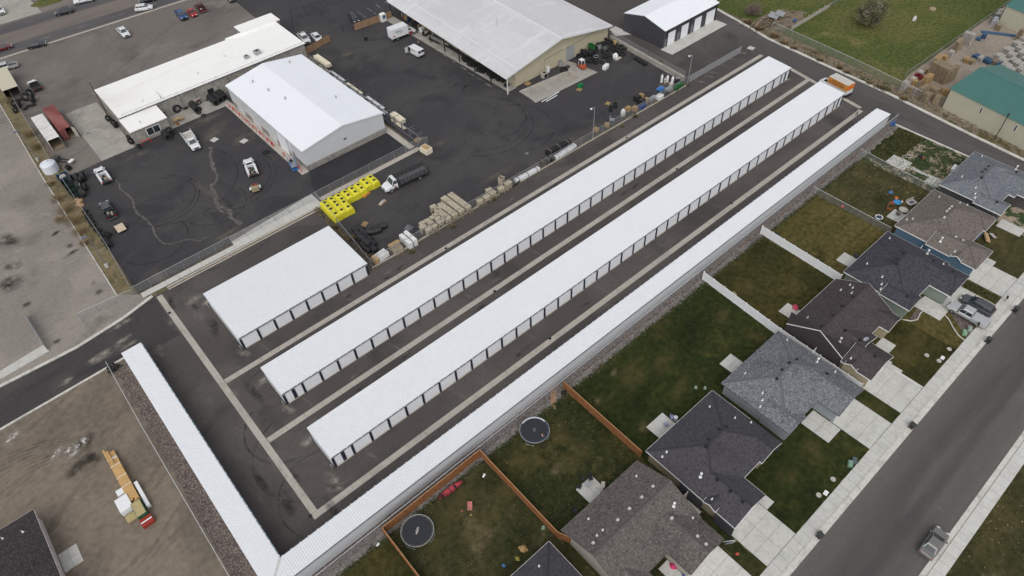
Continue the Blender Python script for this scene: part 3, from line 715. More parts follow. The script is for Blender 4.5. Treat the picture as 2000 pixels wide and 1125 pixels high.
# red bollards and U-guards on the walk
def u_guard(label,p,q,h=1.0,r=.085,grp='red guards along the white shop'):
    c = (Vector(p) + Vector(q)) / 2
    o = MB().path([Vector((*p,0)) - Vector((c.x,c.y,0)),Vector((*p,h)) - Vector((c.x,c.y,0)),Vector((*q,h)) - Vector((c.x,c.y,0)),Vector((*q,0)) - Vector((c.x,c.y,0))],r,0,8).obj('bollard_guard',M['red_paint'],None,(c.x,c.y,0))
    return tag(o,label,'bollard',grp)
for i,y in enumerate((144.9,141.6,138.3,135.0,131.7,128.4)):
    u_guard('red steel door guard beside the white shop wall, %s from the far corner' % ('first','second','third','fourth','fifth','sixth')[i],(38.95,y),(38.95,y - 1.75))
u_guard('narrow red steel door guard left of the white overhead door',(38.95,126.2),(38.95,125.5))
for y,lab in ((146.6,'single red bollard at the far corner of the white shop'),(120.9,'single red bollard by the white overhead door')):
    tag(MB().cyl((0,0,0),.1,1.05,10).lathe([(.1,1.05),(.06,1.13),(.01,1.15)],10).obj('bollard',M['red_paint'],None,(38.95,y,.05)),lab,'bollard')
for y,q in ((118.2,'behind the blue scissor lift'),(115.4,'at the near corner of the white shop')): u_guard('red steel guard ' + q,(38.95,y),(38.95,y - 1.7))

# tyre shop with flat white roof
t = thing('tyre_shop','low block tyre shop with long flat white roof','building',(40,160,0))
def shop_block(x0,x1,y0,y1,h,slope=0.0,name='wall'):
    W = MB(); X = (x0 - 40,x1 - 40); Y = (y0 - 160,y1 - 160)
    W.add([(X[0],Y[0],0),(X[1],Y[0],0),(X[1],Y[1],0),(X[0],Y[1],0),(X[0],Y[0],h),(X[1],Y[0],h),(X[1],Y[1],h + slope),(X[0],Y[1],h + slope)],[(0,1,5,4),(1,2,6,5),(2,3,7,6),(3,0,4,7)])
    W.obj('wall',M['cmu'],t)
    rf = MB(); o_ = .22
    rf.add([(X[0] - o_,Y[0] - o_,h + .02),(X[1] + o_,Y[0] - o_,h + .02),(X[1] + o_,Y[1] + o_,h + slope + .02),(X[0] - o_,Y[1] + o_,h + slope + .02),
            (X[0] - o_,Y[0] - o_,h - .18),(X[1] + o_,Y[0] - o_,h - .18),(X[1] + o_,Y[1] + o_,h + slope - .18),(X[0] - o_,Y[1] + o_,h + slope - .18)],
           [(0,1,2,3),(4,5,1,0),(5,6,2,1),(6,7,3,2),(7,4,0,3)])
    rf.obj('roof',M['roof_membrane'],t)
shop_block(17.8,63.1,153.4,167.9,4.0,.45)
shop_block(17.7,25.5,147.6,153.2,3.25,.35)
shop_block(54.4,64.4,168.2,172.6,4.55,.1)
MB().box(52.0 - 40,63.3 - 40,167.7 - 160,168.1 - 160,4.2,4.95).obj('parapet',M['roof_membrane'],t)
MB().box(49.8 - 40,54.3 - 40,168.12 - 160,168.7 - 160,3.6,4.62).obj('parapet',M['roof_membrane'],t)
MB().box(17.6 - 40,63.3 - 40,-6.86,-6.74,3.84,3.98).obj('eave_gutter',M['gutter_grey'],t)
pl_ = MB()
for i in range(15): x = 18.5 + i * 3.1 - 40; pl_.box(x,x + .06,-6.5,-6.4,4.1,4.34); 
pl_.path([(18.2 - 40,-6.45,4.34),(62.9 - 40,-6.45,4.34)],.035,0,5); pl_.obj('roof_pipe',M['galv'],t)
wf = MB().box(20.6 - 40,23.6 - 40,-12.47,-12.42,.75,2.55).obj('window',M['white_paint'],t)
MB().box(20.75 - 40,22.05 - 40,-12.5,-12.475,.9,2.45).obj('pane',M['glass'],wf); MB().box(22.17 - 40,23.45 - 40,-12.5,-12.475,.9,2.45).obj('pane',M['glass'],wf)
MB().box(18.1 - 40,20.1 - 40,-12.46,-12.42,.0,2.6).obj('shutter_door',M['cmu'],t)
MB().box(37.3 - 40,38.7 - 40,-6.66,-6.58,0,2.3).obj('door',M['black'],t)
for x in (21.5,30.5,33.9,42.0): MB().box(x - 40,x + .5 - 40,-6.85,-6.595,0,3.8).obj('pilaster',M['cmu'],t)
for x,y,s in ((49.6,156.6,.55),(52.4,156.6,.75)):
    MB().box(x - 40 - s,x - 40 + s,y - 160 - s * .8,y - 160 + s * .8,4.1,4.1 + s * 1.3).cyl((x - 40,y - 160,4.1 + s * 1.3),s * .5,.06,10,1).obj('roof_cooler',[M['galv'],M['black']],t)
for x,y in ((27.5,154.3),(20.6,149.0),(24.0,155.6),(38.0,158),(46,161)):
    MB().cyl((x - 40,y - 160,4.0 if y > 153 else 3.3),.07,.75,7).obj('vent_pipe',M['galv'],t)
MB().path([(27.6 - 40,-5.7,4.0),(27.6 - 40,-5.7,5.1),(27.2 - 40,-5.4,5.7)],.06,0,6).obj('service_mast',M['galv'],t)

# warehouse with open lean-to
M['wh_roof'] = layered('wh_roof',S(204,203,204),[(S(196,195,197),.15,.45,.65,5,.5,(1,6,0)),(S(212,211,212),.4,.52,.7,5,.4,(8,1,0))],(4,.03),rough=.5)
M['beige'] = plain('beige',S(190,181,156),.6,var=.05,vscale=.6)
t = thing('warehouse','beige warehouse with grey metal roof and open side canopy','building',(104.5,131,0))
ya,yb = -24.0,25.6; sk = 3.0
def wh(x,y): return x + sk * (y - ya) / (yb - ya)     # plan is slightly out of square
roofz = lambda x: 7.35 - 3.1 * abs(x) / 17.1
W = MB()
def wv(x,y,z): return (wh(x,y),y,z)
W.add([wv(-13.6,ya,0),wv(17,ya,0),wv(17,yb,0),wv(-13.6,yb,0),wv(-13.6,ya,roofz(-13.6) - .08),wv(17,ya,roofz(17) - .08),wv(17,yb,roofz(17) - .08),wv(-13.6,yb,roofz(-13.6) - .08),wv(0,ya,7.27),wv(0,yb,7.27)],
      [(0,1,5,8,4),(1,2,6,5),(2,3,7,9,6),(3,0,4,7)])
W.obj('wall',M['beige'],t)
R = MB()
for i in range(98):
    x = -13.5 + i * .31; R.box(x,x + .05,ya - .022,ya - .004,.05,roofz(x) - .2)
R.obj('wall_rib',M['beige'],t)
for s in (-1,1):
    mb = MB(); n = 166; y0_,y1_ = ya - 1.3,yb + .8
    vs = []; fs = []
    for i in range(n * 4 + 1):
        k = i % 4; y = y0_ + (y1_ - y0_) * ((i // 4) + (0,.62,.72,.9)[k]) / n if i < n * 4 else y1_
        zr = .05 if k in (2,3) and i < n * 4 else 0
        for x in (0,s * 17.15): vs.append((wh(x,y),y,roofz(x) + zr + .02))
    for i in range(n * 4): fs.append((2 * i,2 * i + 1,2 * i + 3,2 * i + 2))
    mb.add(vs,fs); mb.obj('roof',M['wh_roof'],t)
    MB().rings([[(wh(s * 17.2,y) - .09,y,roofz(17.15) - .18),(wh(s * 17.2,y) + .09,y,roofz(17.15) - .18),(wh(s * 17.2,y) + .09,y,roofz(17.15) + .03),(wh(s * 17.2,y) - .09,y,roofz(17.15) + .03)] for y in (y0_,y1_)]).obj('eave_gutter',M['white_metal'],t)
MB().rings([[(wh(x_,y),y,roofz(x_) + zz) for x_,zz in ((-.25,.10),(0,.16),(.25,.10))] for y in (ya - 1.3,yb + .8)],cap=False).obj('ridge_cap',M['white_metal'],t)
MB().rings([[(wh(x_,y),y,roofz(x_) + zz) for x_,zz in ((-13.75,.10),(-13.6,.14),(-13.45,.10))] for y in (ya - 1.3,yb + .8)],cap=False).obj('roof_seam',M['white_metal'],t)
e = MB(); y = ya - 1.32
e.add([wv(-17.2,y,3.98),wv(0,y,7.1),wv(17.2,y,3.98),wv(17.2,y,4.28),wv(0,y,7.42),wv(-17.2,y,4.28)],[(0,1,4,5),(1,2,3,4)]); e.obj('rake_trim',M['white_metal'],t)
for k in range(9):
    y = ya - 1.0 + k * (yb - ya + 1.4) / 8
    x_ = wh(-16.7,y); MB().box(x_ - .09,x_ + .09,y - .09,y + .09,0,roofz(16.7) - .1).obj('post',M['white_paint'] if k == 0 else M['black'],t)
rd = MB().box(2.6,5.3,ya - .06,ya - .025,.05,3.4).obj('roller_door',plain('grey_door',(.34,.35,.35,1),.5,var=.05),t)
for k in range(11): MB().box(2.62,5.28,ya - .075,ya - .062,.2 + k * .3,.23 + k * .3).obj('slat_line',M['galv'],rd)
MB().path([(-4.4,ya - .06,.05),(-4.4,ya - .06,3.3),(16.6,ya - .06,4.0)],.05,0,5).obj('conduit',M['gutter_grey'],t)
MB().box(1.6,2.2,ya - .12,ya - .03,3.7,3.9).obj('wall_lamp',M['white_paint'],t)
MB().path([wv(-6,-8,roofz(6)),wv(-6,-8,roofz(6) + 1.8),wv(-6.4,-8,roofz(6) + 1.9)],.05,0,5).obj('roof_mast',M['galv'],t)
slabs('canopy_floor',88.4,91.0,106.6,157,1,14,.06,'concrete_pad','dusty concrete floor under the warehouse canopy')

# dark grey shed
M['shed_grey'] = plain('shed_grey',S(70,69,74),.5,var=.05,vscale=.6)
t = thing('metal_shed','dark grey metal shed with four white roller doors and white roof','building',(138.2,101.1,0))
hx,hy,he,hr = 10.3,6.4,4.6,6.1
W = MB(); W.add([(-hx,-hy,0),(hx,-hy,0),(hx,hy,0),(-hx,hy,0),(-hx,-hy,he - .08),(hx,-hy,he - .08),(hx,hy,he - .08),(-hx,hy,he - .08),(-hx,0,hr - .08),(hx,0,hr - .08)],
      [(0,1,5,4),(1,2,6,9,5),(2,3,7,6),(3,0,4,8,7)]); W.obj('wall',M['shed_grey'],t)
R = MB()
for i in range(41): y = -hy + .1 + i * .31; R.box(-hx - .025,-hx - .004,y,y + .06,.02,he + (hr - he) * (1 - abs(y) / hy) - .15)
for i in range(66): x = -hx + .1 + i * .31; R.box(x,x + .06,-hy - .025,-hy - .004,.02,he - .15)
R.obj('wall_rib',M['shed_grey'],t)
for s in (-1,1):
    rb = ribbed(-hx - .15,hx + .15,lambda y: hr + .02 - (hr - he) * y / hy,0.0,hy + .3,.31,.03); rb.v = [(x,s * y,z) for x,y,z in rb.v]; rb.obj('roof',M['shop_roof'],t)
    MB().box(-hx - .15,hx + .15,s * (hy + .32) - .05,s * (hy + .32) + .05,he - .25,he - .05).obj('eave_gutter',M['shed_grey'],t)
for x in (-hx - .2,hx + .16):
    e = MB(); e.add([(x,-hy - .3,he - .25),(x,0,hr - .2),(x,hy + .3,he - .25),(x,hy + .3,he + .03),(x,0,hr + .06),(x,-hy - .3,he + .03)],[(0,5,4,1),(1,4,3,2)]); e.obj('rake_trim',M['gutter_grey'],t)
for a,b in ((129.5,132.2),(134.5,137.2),(139.6,142.3),(144.2,147.7)):
    d_ = link('roller_door',door_mesh(b - a,3.3,'door_white',11),t,(a - 138.2,-hy - .03,.07))
for a in (128.35,133.1,138.2): MB().box(a - 138.2,a - 138.2 + .95,-hy - .045,-hy - .027,.07,2.2).obj('door',plain('shed_door',(.16,.165,.18,1),.5),t)
for a in (129.1,138.0,148.0): MB().box(a - 138.2,a - 138.2 + .1,-hy - .12,-hy - .03,.1,he - .2).obj('downspout',M['black'],t)

# green roofed barns
M['green_roof'] = plain('green_roof',S(68,112,106),.5,var=.04,vscale=.5)
M['barn_wall'] = plain('barn_wall',S(186,182,162),.6,var=.03,vscale=.5)
def barn(label,corner,ang,L,D,he,hr,slits):
    """corner: wall corner nearest the road; the long side runs along ang"""
    t = thing('barn',label,'building',(corner[0],corner[1],0),ang)
    W = MB(); W.add([(0,0,0),(L,0,0),(L,D,0),(0,D,0),(0,0,he - .05),(L,0,he - .05),(L,D,he - .05),(0,D,he - .05),(0,D / 2,hr - .08),(L,D / 2,hr - .08)],
                    [(0,1,5,4),(1,2,6,9,5),(2,3,7,6),(3,0,4,8,7)]); W.obj('wall',M['barn_wall'],t)
    R = MB()
    for i in range(int(L / .31)): x = .1 + i * .31; R.box(x,x + .05,-.02,-.003,.05,he - .15)
    R.obj('wall_rib',M['barn_wall'],t)
    for s in (0,1):
        rb = ribbed(-.25,L + .25,lambda y: hr + .02 - (hr - he) * y / (D / 2),0.0,D / 2 + .2,.31,.03)
        rb.v = [(x,D / 2 + (y if s else -y),z) for x,y,z in rb.v]; rb.obj('roof',M['green_roof'],t)
    MB().rings([[(x,D / 2 + dy,hr + z) for dy,z in ((-.3,0),(0,.1),(.3,0))] for x in (-.25,L + .25)],cap=False).obj('ridge_cap',M['green_roof'],t)
    for x,z0,z1 in slits:
        q = MB().box(x,x + .42,-.05,-.022,z0,z1).obj('window',M['white_paint'],t); MB().box(x + .07,x + .35,-.07,-.052,z0 + .07,z1 - .07).obj('pane',M['glass'],q)
    MB().box(-.05,.05,-.06,.05,0,he - .1).obj('corner_trim',M['black'],t)
    return t
barn('cream barn with green metal roof along the side road',(149.9,36.7),math.radians(-100.4),40,16.5,4.6,6.6,((7.2,2.6,4.0),(14.6,2.6,4.0)))
barn('far cream barn with green roof at the upper right corner',(194.4,44.6),math.radians(-100.0),40,18,4.6,6.9,())

# ------------------------------------------------------------------ houses
def shingle(name,base,dark,light):
    return layered(name,base,[(dark,3.2,.5,.66,3,.2,(2.2,1,0)),(light,4.6,.56,.72,3,.2,(2.0,1,0)),(dark,.2,.5,.75,4,.3)],(10,.18),rough=.95,bump=.25,spec=.1,speck=(8.0,light,.82))
M['roof_char'] = shingle('roof_char',S(75,73,77),S(67,65,69),S(83,81,85))
M['roof_taupe'] = shingle('roof_taupe',S(98,92,89),S(82,77,75),S(120,113,109))
M['roof_grey'] = shingle('roof_grey',S(108,110,114),S(90,92,97),S(140,142,145))
M['roof_brown'] = shingle('roof_brown',S(77,70,71),S(68,62,63),S(85,78,79))
M['roof_navy'] = shingle('roof_navy',S(70,69,75),S(59,59,65),S(84,83,88))
M['roof_tan'] = shingle('roof_tan',S(110,102,97),S(94,87,82),S(126,118,112))
M['roof_slate'] = shingle('roof_slate',S(108,112,117),S(94,98,104),S(132,136,140))
M['roof_dark'] = shingle('roof_dark',S(70,66,66),S(58,55,56),S(88,84,83))
for k in ('char','taupe','grey','brown','navy','tan','slate','dark'):
    c = dict(char=(56,54,60),taupe=(88,82,80),grey=(94,96,100),brown=(62,56,57),navy=(54,53,60),tan=(94,88,84),slate=(94,98,103),dark=(60,56,57))[k]; M['roof_%s_cap' % k] = plain('cap_' + k,S(*c),.95,var=.15,vscale=5)
M['soffit'] = plain('soffit',(.66,.66,.65,1),.6)

def clip(poly,h):
    """keep the part of a convex polygon where h(x, y) >= 0"""
    out_ = []; n = len(poly)
    for i in range(n):
        p,q = poly[i],poly[(i + 1) % n]; a,b = h(*p),h(*q)
        if a >= 0: out_.append(p)
        if (a >= 0) != (b >= 0):
            s = a / (a - b); out_.append((p[0] + (q[0] - p[0]) * s,p[1] + (q[1] - p[1]) * s))
    return out_
def area(poly):
    return abs(sum(poly[i][0] * poly[(i + 1) % len(poly)][1] - poly[(i + 1) % len(poly)][0] * poly[i][1] for i in range(len(poly)))) / 2 if len(poly) > 2 else 0
class Wing:
    def __init__(s,x0,x1,y0,y1,ridge,lo=0.0,hi=0.0,z0=2.6,p=.4167):
        s.r = (x0,x1,y0,y1); s.z0 = z0; s.p = p; s.ridge = ridge; s.pl = []
        A = s.pl.append
        if ridge == 'x':
            A((0,p,z0 - p * y0)); A((0,-p,z0 + p * y1))
            if lo: A((lo,0,z0 - lo * x0))
            if hi: A((-hi,0,z0 + hi * x1))
        else:
            A((p,0,z0 - p * x0)); A((-p,0,z0 + p * x1))
            if lo: A((0,lo,z0 - lo * y0))
            if hi: A((0,-hi,z0 + hi * y1))
    def z(s,x,y,e=1e-6):
        x0,x1,y0,y1 = s.r
        if x < x0 - e or x > x1 + e or y < y0 - e or y > y1 + e: return -1e9
        return min(a * x + b * y + c for a,b,c in s.pl)
def roof_pieces(wings):
    res = []
    for wi,w_ in enumerate(wings):
        x0,x1,y0,y1 = w_.r
        for pi,(a,b,c) in enumerate(w_.pl):
            poly = [(x0,y0),(x1,y0),(x1,y1),(x0,y1)]
            for pj,(a2,b2,c2) in enumerate(w_.pl):
                if pj != pi: poly = clip(poly,lambda x,y: (a2 - a) * x + (b2 - b) * y + (c2 - c))
                if len(poly) < 3: break
            if area(poly) < 1e-4: continue
            parts = [poly]
            for wk,v_ in enumerate(wings):
                if wk == wi: continue
                X0,X1,Y0,Y1 = v_.r; eps = 1e-4 if wk > wi else -1e-4
                hs_ = [lambda x,y: x - X0,lambda x,y: X1 - x,lambda x,y: y - Y0,lambda x,y: Y1 - y]
                for (a2,b2,c2) in v_.pl:
                    hs_.append(lambda x,y,a2=a2,b2=b2,c2=c2: (a2 - a) * x + (b2 - b) * y + (c2 - c) - eps)
                nxt = []
                for q in parts:
                    rest = q
                    for h in hs_:
                        o_ = clip(rest,lambda x,y: -h(x,y))
                        if area(o_) > 1e-4: nxt.append(o_)
                        rest = clip(rest,h)
                        if area(rest) < 1e-5: break
                parts = nxt
            for q in parts: res.append((wi,[(x,y,a * x + b * y + c) for x,y in q]))
    return res
class House: pass
HOUSES = {}
def house(key,label,wings,roof,wall,trim=None,fascia=None,garage=None,name='house',over=.4):
    H = House(); H.w = wings
    cx = sum((w_.r[0] + w_.r[1]) / 2 for w_ in wings[:1]); cy = (wings[0].r[2] + wings[0].r[3]) / 2
    t = thing(name,label,'house',(cx,cy,0)); H.t = t; H.c = (cx,cy)
    rf = MB(); fa = MB(); so = MB()
    for wi,poly in roof_pieces(wings):
        P = [(x - cx,y - cy,z) for x,y,z in poly]
        n = len(P)
        if sum(P[i][0] * P[(i + 1) % n][1] - P[(i + 1) % n][0] * P[i][1] for i in range(n)) < 0: P = P[::-1]
        rf.poly(P); so.poly([(x,y,z - .16) for x,y,z in P[::-1]])
        x0,x1,y0,y1 = wings[wi].r
        for i in range(n):
            p,q = P[i],P[(i + 1) % n]
            for ax,val,nx,ny in ((0,x0 - cx,-1,0),(0,x1 - cx,1,0),(1,y0 - cy,0,-1),(1,y1 - cy,0,1)):
                if abs(p[ax] - val) < 1e-3 and abs(q[ax] - val) < 1e-3 and math.dist(p,q) > .05:
                    mx,my,mz = (p[0] + q[0]) / 2 + cx + nx * .03,(p[1] + q[1]) / 2 + cy + ny * .03,(p[2] + q[2]) / 2
                    if any(v_.z(mx,my) > mz - .05 for k,v_ in enumerate(wings) if k != wi): continue
                    o_ = .035
                    a_,b_ = (p[0] + nx * o_,p[1] + ny * o_),(q[0] + nx * o_,q[1] + ny * o_)
                    fa.add([(p[0],p[1],p[2] - .17),(q[0],q[1],q[2] - .17),(b_[0],b_[1],q[2] - .17),(a_[0],a_[1],p[2] - .17),(p[0],p[1],p[2] + .012),(q[0],q[1],q[2] + .012),(b_[0],b_[1],q[2] + .012),(a_[0],a_[1],p[2] + .012)],
                           [(0,1,2,3),(4,7,6,5),(3,2,6,7),(0,3,7,4),(1,5,6,2)])
    cap = MB(); zf = lambda x,y: max(w_.z(x,y) for w_ in wings)
    for wi,poly in roof_pieces(wings):
        n = len(poly); gx = sum(p[0] for p in poly) / n; gy = sum(p[1] for p in poly) / n
        for i in range(n):
            p,q = Vector(poly[i]),Vector(poly[(i + 1) % n]); m_ = (p + q) / 2; e = (q - p)
            if e.length < .12: continue
            nn = Vector((-e.y,e.x,0)).normalized()
            if nn.dot(Vector((gx - m_.x,gy - m_.y,0))) < 0: nn = -nn
            a,b = zf(m_.x + nn.x * .05,m_.y + nn.y * .05),zf(m_.x - nn.x * .05,m_.y - nn.y * .05)
            if b > 0 and a + b < 2 * m_.z - .012:
                dz = (a - m_.z) / .05; o_ = Vector((-cx,-cy,.014)); s_ = nn * .17 + Vector((0,0,dz * .17))
                cap.add([p + o_,q + o_,q + o_ + s_,p + o_ + s_],[(0,1,2,3)])
    if cap.f: cap.obj('ridge_cap',M[roof + '_cap'],t)
    rf.obj('roof',M[roof],t); so.obj('soffit',M['soffit'],t); fa.obj('fascia',M[fascia or 'white_paint'],t)
    for k,w_ in enumerate(wings):
        if w_.z0 > 2.75: continue
        d = over + .004 * k; x0,x1,y0,y1 = w_.r; a,b,c_,e = x0 + d,x1 - d,y0 + d,y1 - d
        zz = lambda x,y: min(w_.z(x,y) - .2,30)
        W = MB()
        def side(pts):
            L_ = [(x - cx,y - cy,0) for x,y in (pts[0],pts[-1])]
            top = [(x - cx,y - cy,zz(x,y)) for x,y in pts]
            W.poly([L_[0],L_[1]] + top[::-1])
        mx,my = (a + b) / 2,(c_ + e) / 2
        side([(a,c_),(mx,c_),(b,c_)]); side([(b,c_),(b,my),(b,e)]); side([(b,e),(mx,e),(a,e)]); side([(a,e),(a,my),(a,c_)])
        W.obj('wall',M[wall],t)
    if garage:
        gx0,gx1,gy = garage
        gd = MB().box(gx0 - cx,gx1 - cx,gy - cy - .04,gy - cy,.05,2.2).obj('garage_door',M['white_paint'],t)
        for k in range(1,4): MB().box(gx0 - cx,gx1 - cx,gy - cy - .05,gy - cy - .042,.05 + k * .54,.08 + k * .54).obj('panel_joint',M['gutter_grey'],gd)
    H.z = lambda x,y: max(w_.z(x,y) for w_ in wings)
    HOUSES[key] = H
    return H
def roof_pt(H,u,v):
    z = 3.4
    for _ in range(14):
        p = at(u,v,z); zz = H.z(p.x,p.y)
        if zz < 0: break
        z = z * .5 + zz * .5
    return Vector((p.x - H.c[0],p.y - H.c[1],z))
def roof_fit(H,ox,oy,k,dark=(),white=(),tee=(),vent_mat='black'):
    for a,b in dark:
        p = roof_pt(H,ox + a / k,oy + b / k); MB().taper(p.x - .2,p.x + .2,p.y - .2,p.y + .2,p.z - .1,p.z + .2,.05).obj('roof_vent',M[vent_mat],H.t)
    for a,b in white:
        p = roof_pt(H,ox + a / k,oy + b / k)
        MB().lathe([(.16,-.1),(.14,.03),(.06,.09),(.055,.34),(.07,.35)],9,0,p).obj('vent_pipe',M['white_paint'],H.t)
    for a,b in tee:
        p = roof_pt(H,ox + a / k,oy + b / k + 3)
        MB().lathe([(.24,-.1),(.2,.06),(.08,.12),(.08,.75),(.17,.79),(.17,.93),(.07,.99)],10,0,p).obj('flue',M['white_paint'],H.t)
HIP = .4167
for nm,c in (('side_tan',S(150,138,118)),('side_grey',S(140,146,150)),('side_beige',S(172,161,135)),('side_green',S(128,138,128)),('side_blue',S(92,120,142)),('side_dark',S(82,79,79)),('side_pale',S(168,164,154)),('wrap',S(206,194,192))):
    M[nm] = plain(nm,c,.6,var=.05,vscale=.8)
house('H2','charcoal hip roofed house cut by the bottom edge beside the taupe one',[Wing(9.3,23.15,13.1,24.2,'x',HIP,HIP),Wing(9.3,15.6,10.2,18,'y',HIP)],'roof_char','side_pale',garage=(9.9,15.0,10.6))
house('H3','taupe gabled house behind the worn lawns, striped flag by its garage',[Wing(25.2,39.07,13.7,24.25,'x'),Wing(25.2,29.3,10.6,18.5,'y'),Wing(32.65,38.95,10.2,18.0,'y'),Wing(29.2,31.15,14.7,18,'y',p=.3)][:3],'roof_taupe','side_pale',fascia='roof_taupe',garage=(33.2,38.4,10.6))
house('H4','charcoal hip roofed house with tan walls, between taupe and light grey roofs',[Wing(41.0,55.1,13.4,24.4,'x',HIP,HIP),Wing(40.98,47.32,10.17,18.5,'y'),Wing(50.7,55.12,13.05,18,'y'),Wing(40.75,43.4,13.0,14.9,'x',z0=2.86,p=.55)],'roof_char','side_tan',garage=(41.6,46.7,10.57))
house('H5','light grey roofed house with pale blue grey siding',[Wing(57.05,70.95,13.5,24.32,'x',HIP,HIP),Wing(56.95,60.95,13.08,18,'y'),Wing(64.3,70.65,10.2,18.5,'y')],'roof_grey','side_grey',fascia='roof_grey',garage=(64.9,70.0,10.6))
house('H6','brown gabled house with beige walls between the two white fences',[Wing(73.15,86.75,14.6,24.3,'x',p=.55),Wing(73.2,80.6,13.75,19.4,'y',p=.45),Wing(72.7,78.95,10.3,15.0,'y',p=.5),Wing(82.7,86.6,13.1,18,'y',p=.5),Wing(72.55,74.9,12.6,14.4,'x',z0=2.86,p=.55)],'roof_brown','side_beige',garage=(73.3,78.3,10.7))
house('H7','navy charcoal roofed house with sage siding behind the silver pickup',[Wing(89.1,103.0,13.6,24.3,'x',HIP,HIP),Wing(88.8,92.78,13.08,18,'y',1.1),Wing(96.1,102.5,10.2,18.5,'y',1.1)],'roof_navy','side_green',garage=(96.7,101.9,10.6))
house('H8','tan roofed house with blue siding',[Wing(105.2,119.2,13.5,24.25,'x',HIP,HIP),Wing(104.6,110.75,10.17,18.5,'y',HIP),Wing(114.75,118.8,13.17,18,'y',HIP),Wing(104.5,106.6,12.6,14.4,'x',z0=2.86,p=.55)],'roof_tan','side_blue',garage=(105.2,110.2,10.6))
house('H9','slate grey roofed house on the corner by the side road',[Wing(121.2,135.4,14.66,24.36,'x',HIP,HIP),Wing(120.6,124.5,13.14,18,'y'),Wing(127.1,128.3,13.6,18,'y'),Wing(128.2,134.6,10.2,18.5,'y')],'roof_slate','side_dark',garage=(128.8,134.0,10.6))
house('H1','unfinished dark roofed house with pink wrap in the dirt lot',[Wing(-37.5,-23.3,56,72.0,'x',HIP,HIP)],'roof_dark','wrap',fascia='wrap',over=.3)
roof_fit(HOUSES['H3'],1080,880,4.5925,((898,322),(797,420),(687,522),(582,623),(362,830),(1067,607),(1295,770),(1372,842)),((748,230),(318,615),(447,715),(395,763),(1253,606)),((1082,485),),'concrete')
roof_fit(HOUSES['H4'],1240,750,3.75,((668,316),(617,333),(540,405),(521,459),(604,701),(701,785),(790,862)),((548,167),(233,498),(201,533),(732,250),(850,283),(565,845)),((480,668),))
roof_fit(HOUSES['H5'],1390,630,4.6875,((778,341),(710,370),(643,433),(597,515),(1055,470)),((690,160),(308,467),(467,645),(465,710),(445,770),(1130,452)),((963,348),))
roof_fit(HOUSES['H6'],1520,530,4.6875,((775,145),(683,232),(588,318),(500,404),(395,503),(615,542),(750,630),(885,780)),((657,127),(683,152),(572,173),(672,200),(268,425),(198,455),(665,797)),((562,630),))
roof_fit(HOUSES['H7'],1640,440,6.619,((828,355),(747,432),(732,500),(1215,460),(1465,602),(872,920)),((645,170),(353,500),(548,670),(542,762),(530,825),(1338,503)),((1130,350),))
roof_fit(HOUSES['H8'],1730,360,5.625,((725,247),(697,272),(670,298),(645,365),(767,582),(847,620)),((587,140),(295,382),(230,390),(812,205),(893,230),(758,740)),((600,610),),'concrete')
roof_fit(HOUSES['H9'],1820,280,7.033,((780,320),(738,360),(697,398),(682,473),(895,807),(1157,400)),((687,182),(413,463),(603,610),(598,690),(592,745)),((1150,340),))
roof_fit(HOUSES['H2'],0,0,1,(),((1053,1106),))
roof_fit(HOUSES['H1'],0,0,1,(),((44.7,1039),(5.6,1052)))
# satellite dish on the brown roof
H = HOUSES['H6']; p = roof_pt(H,1520 + 797 / 4.6875,530 + 640 / 4.6875)
ds_ = MB().xf(p + Vector((0,0,.45)),math.radians(200),math.radians(40)); ds_.lathe([(.02,-.06),(.25,-.02),(.42,.06)],14,cap=False); ds_.T = None; ds_.bar(p,p + Vector((0,0,.45)),.03)
ds_.obj('satellite_dish',plain('dish',(.40,.42,.46,1),.4),H.t)
# doors and windows on house fronts and backs
for key,H in HOUSES.items():
    if key == 'H1':
        for k in range(6):
            MB().box(-23.58 - H.c[0],-23.565 - H.c[0],61.2 + k * 1.65 - H.c[1],61.5 + k * 1.65 - H.c[1],1.2,1.5).obj('wrap_print',M['gutter_grey'],H.t)
        continue
    x0,x1,y0,y1 = H.w[0].r
    for fx in (.25,.55,.8):
        f_ = MB().box(x0 + (x1 - x0) * fx - .7 - H.c[0],x0 + (x1 - x0) * fx + .7 - H.c[0],y1 - .4 - H.c[1],y1 - .34 - H.c[1],.9,2.1).obj('window',M['white_paint'],H.t)
        MB().box(x0 + (x1 - x0) * fx - .6 - H.c[0],x0 + (x1 - x0) * fx + .6 - H.c[0],y1 - .345 - H.c[1],y1 - .33 - H.c[1],1.0,2.0).obj('pane',M['glass'],f_)

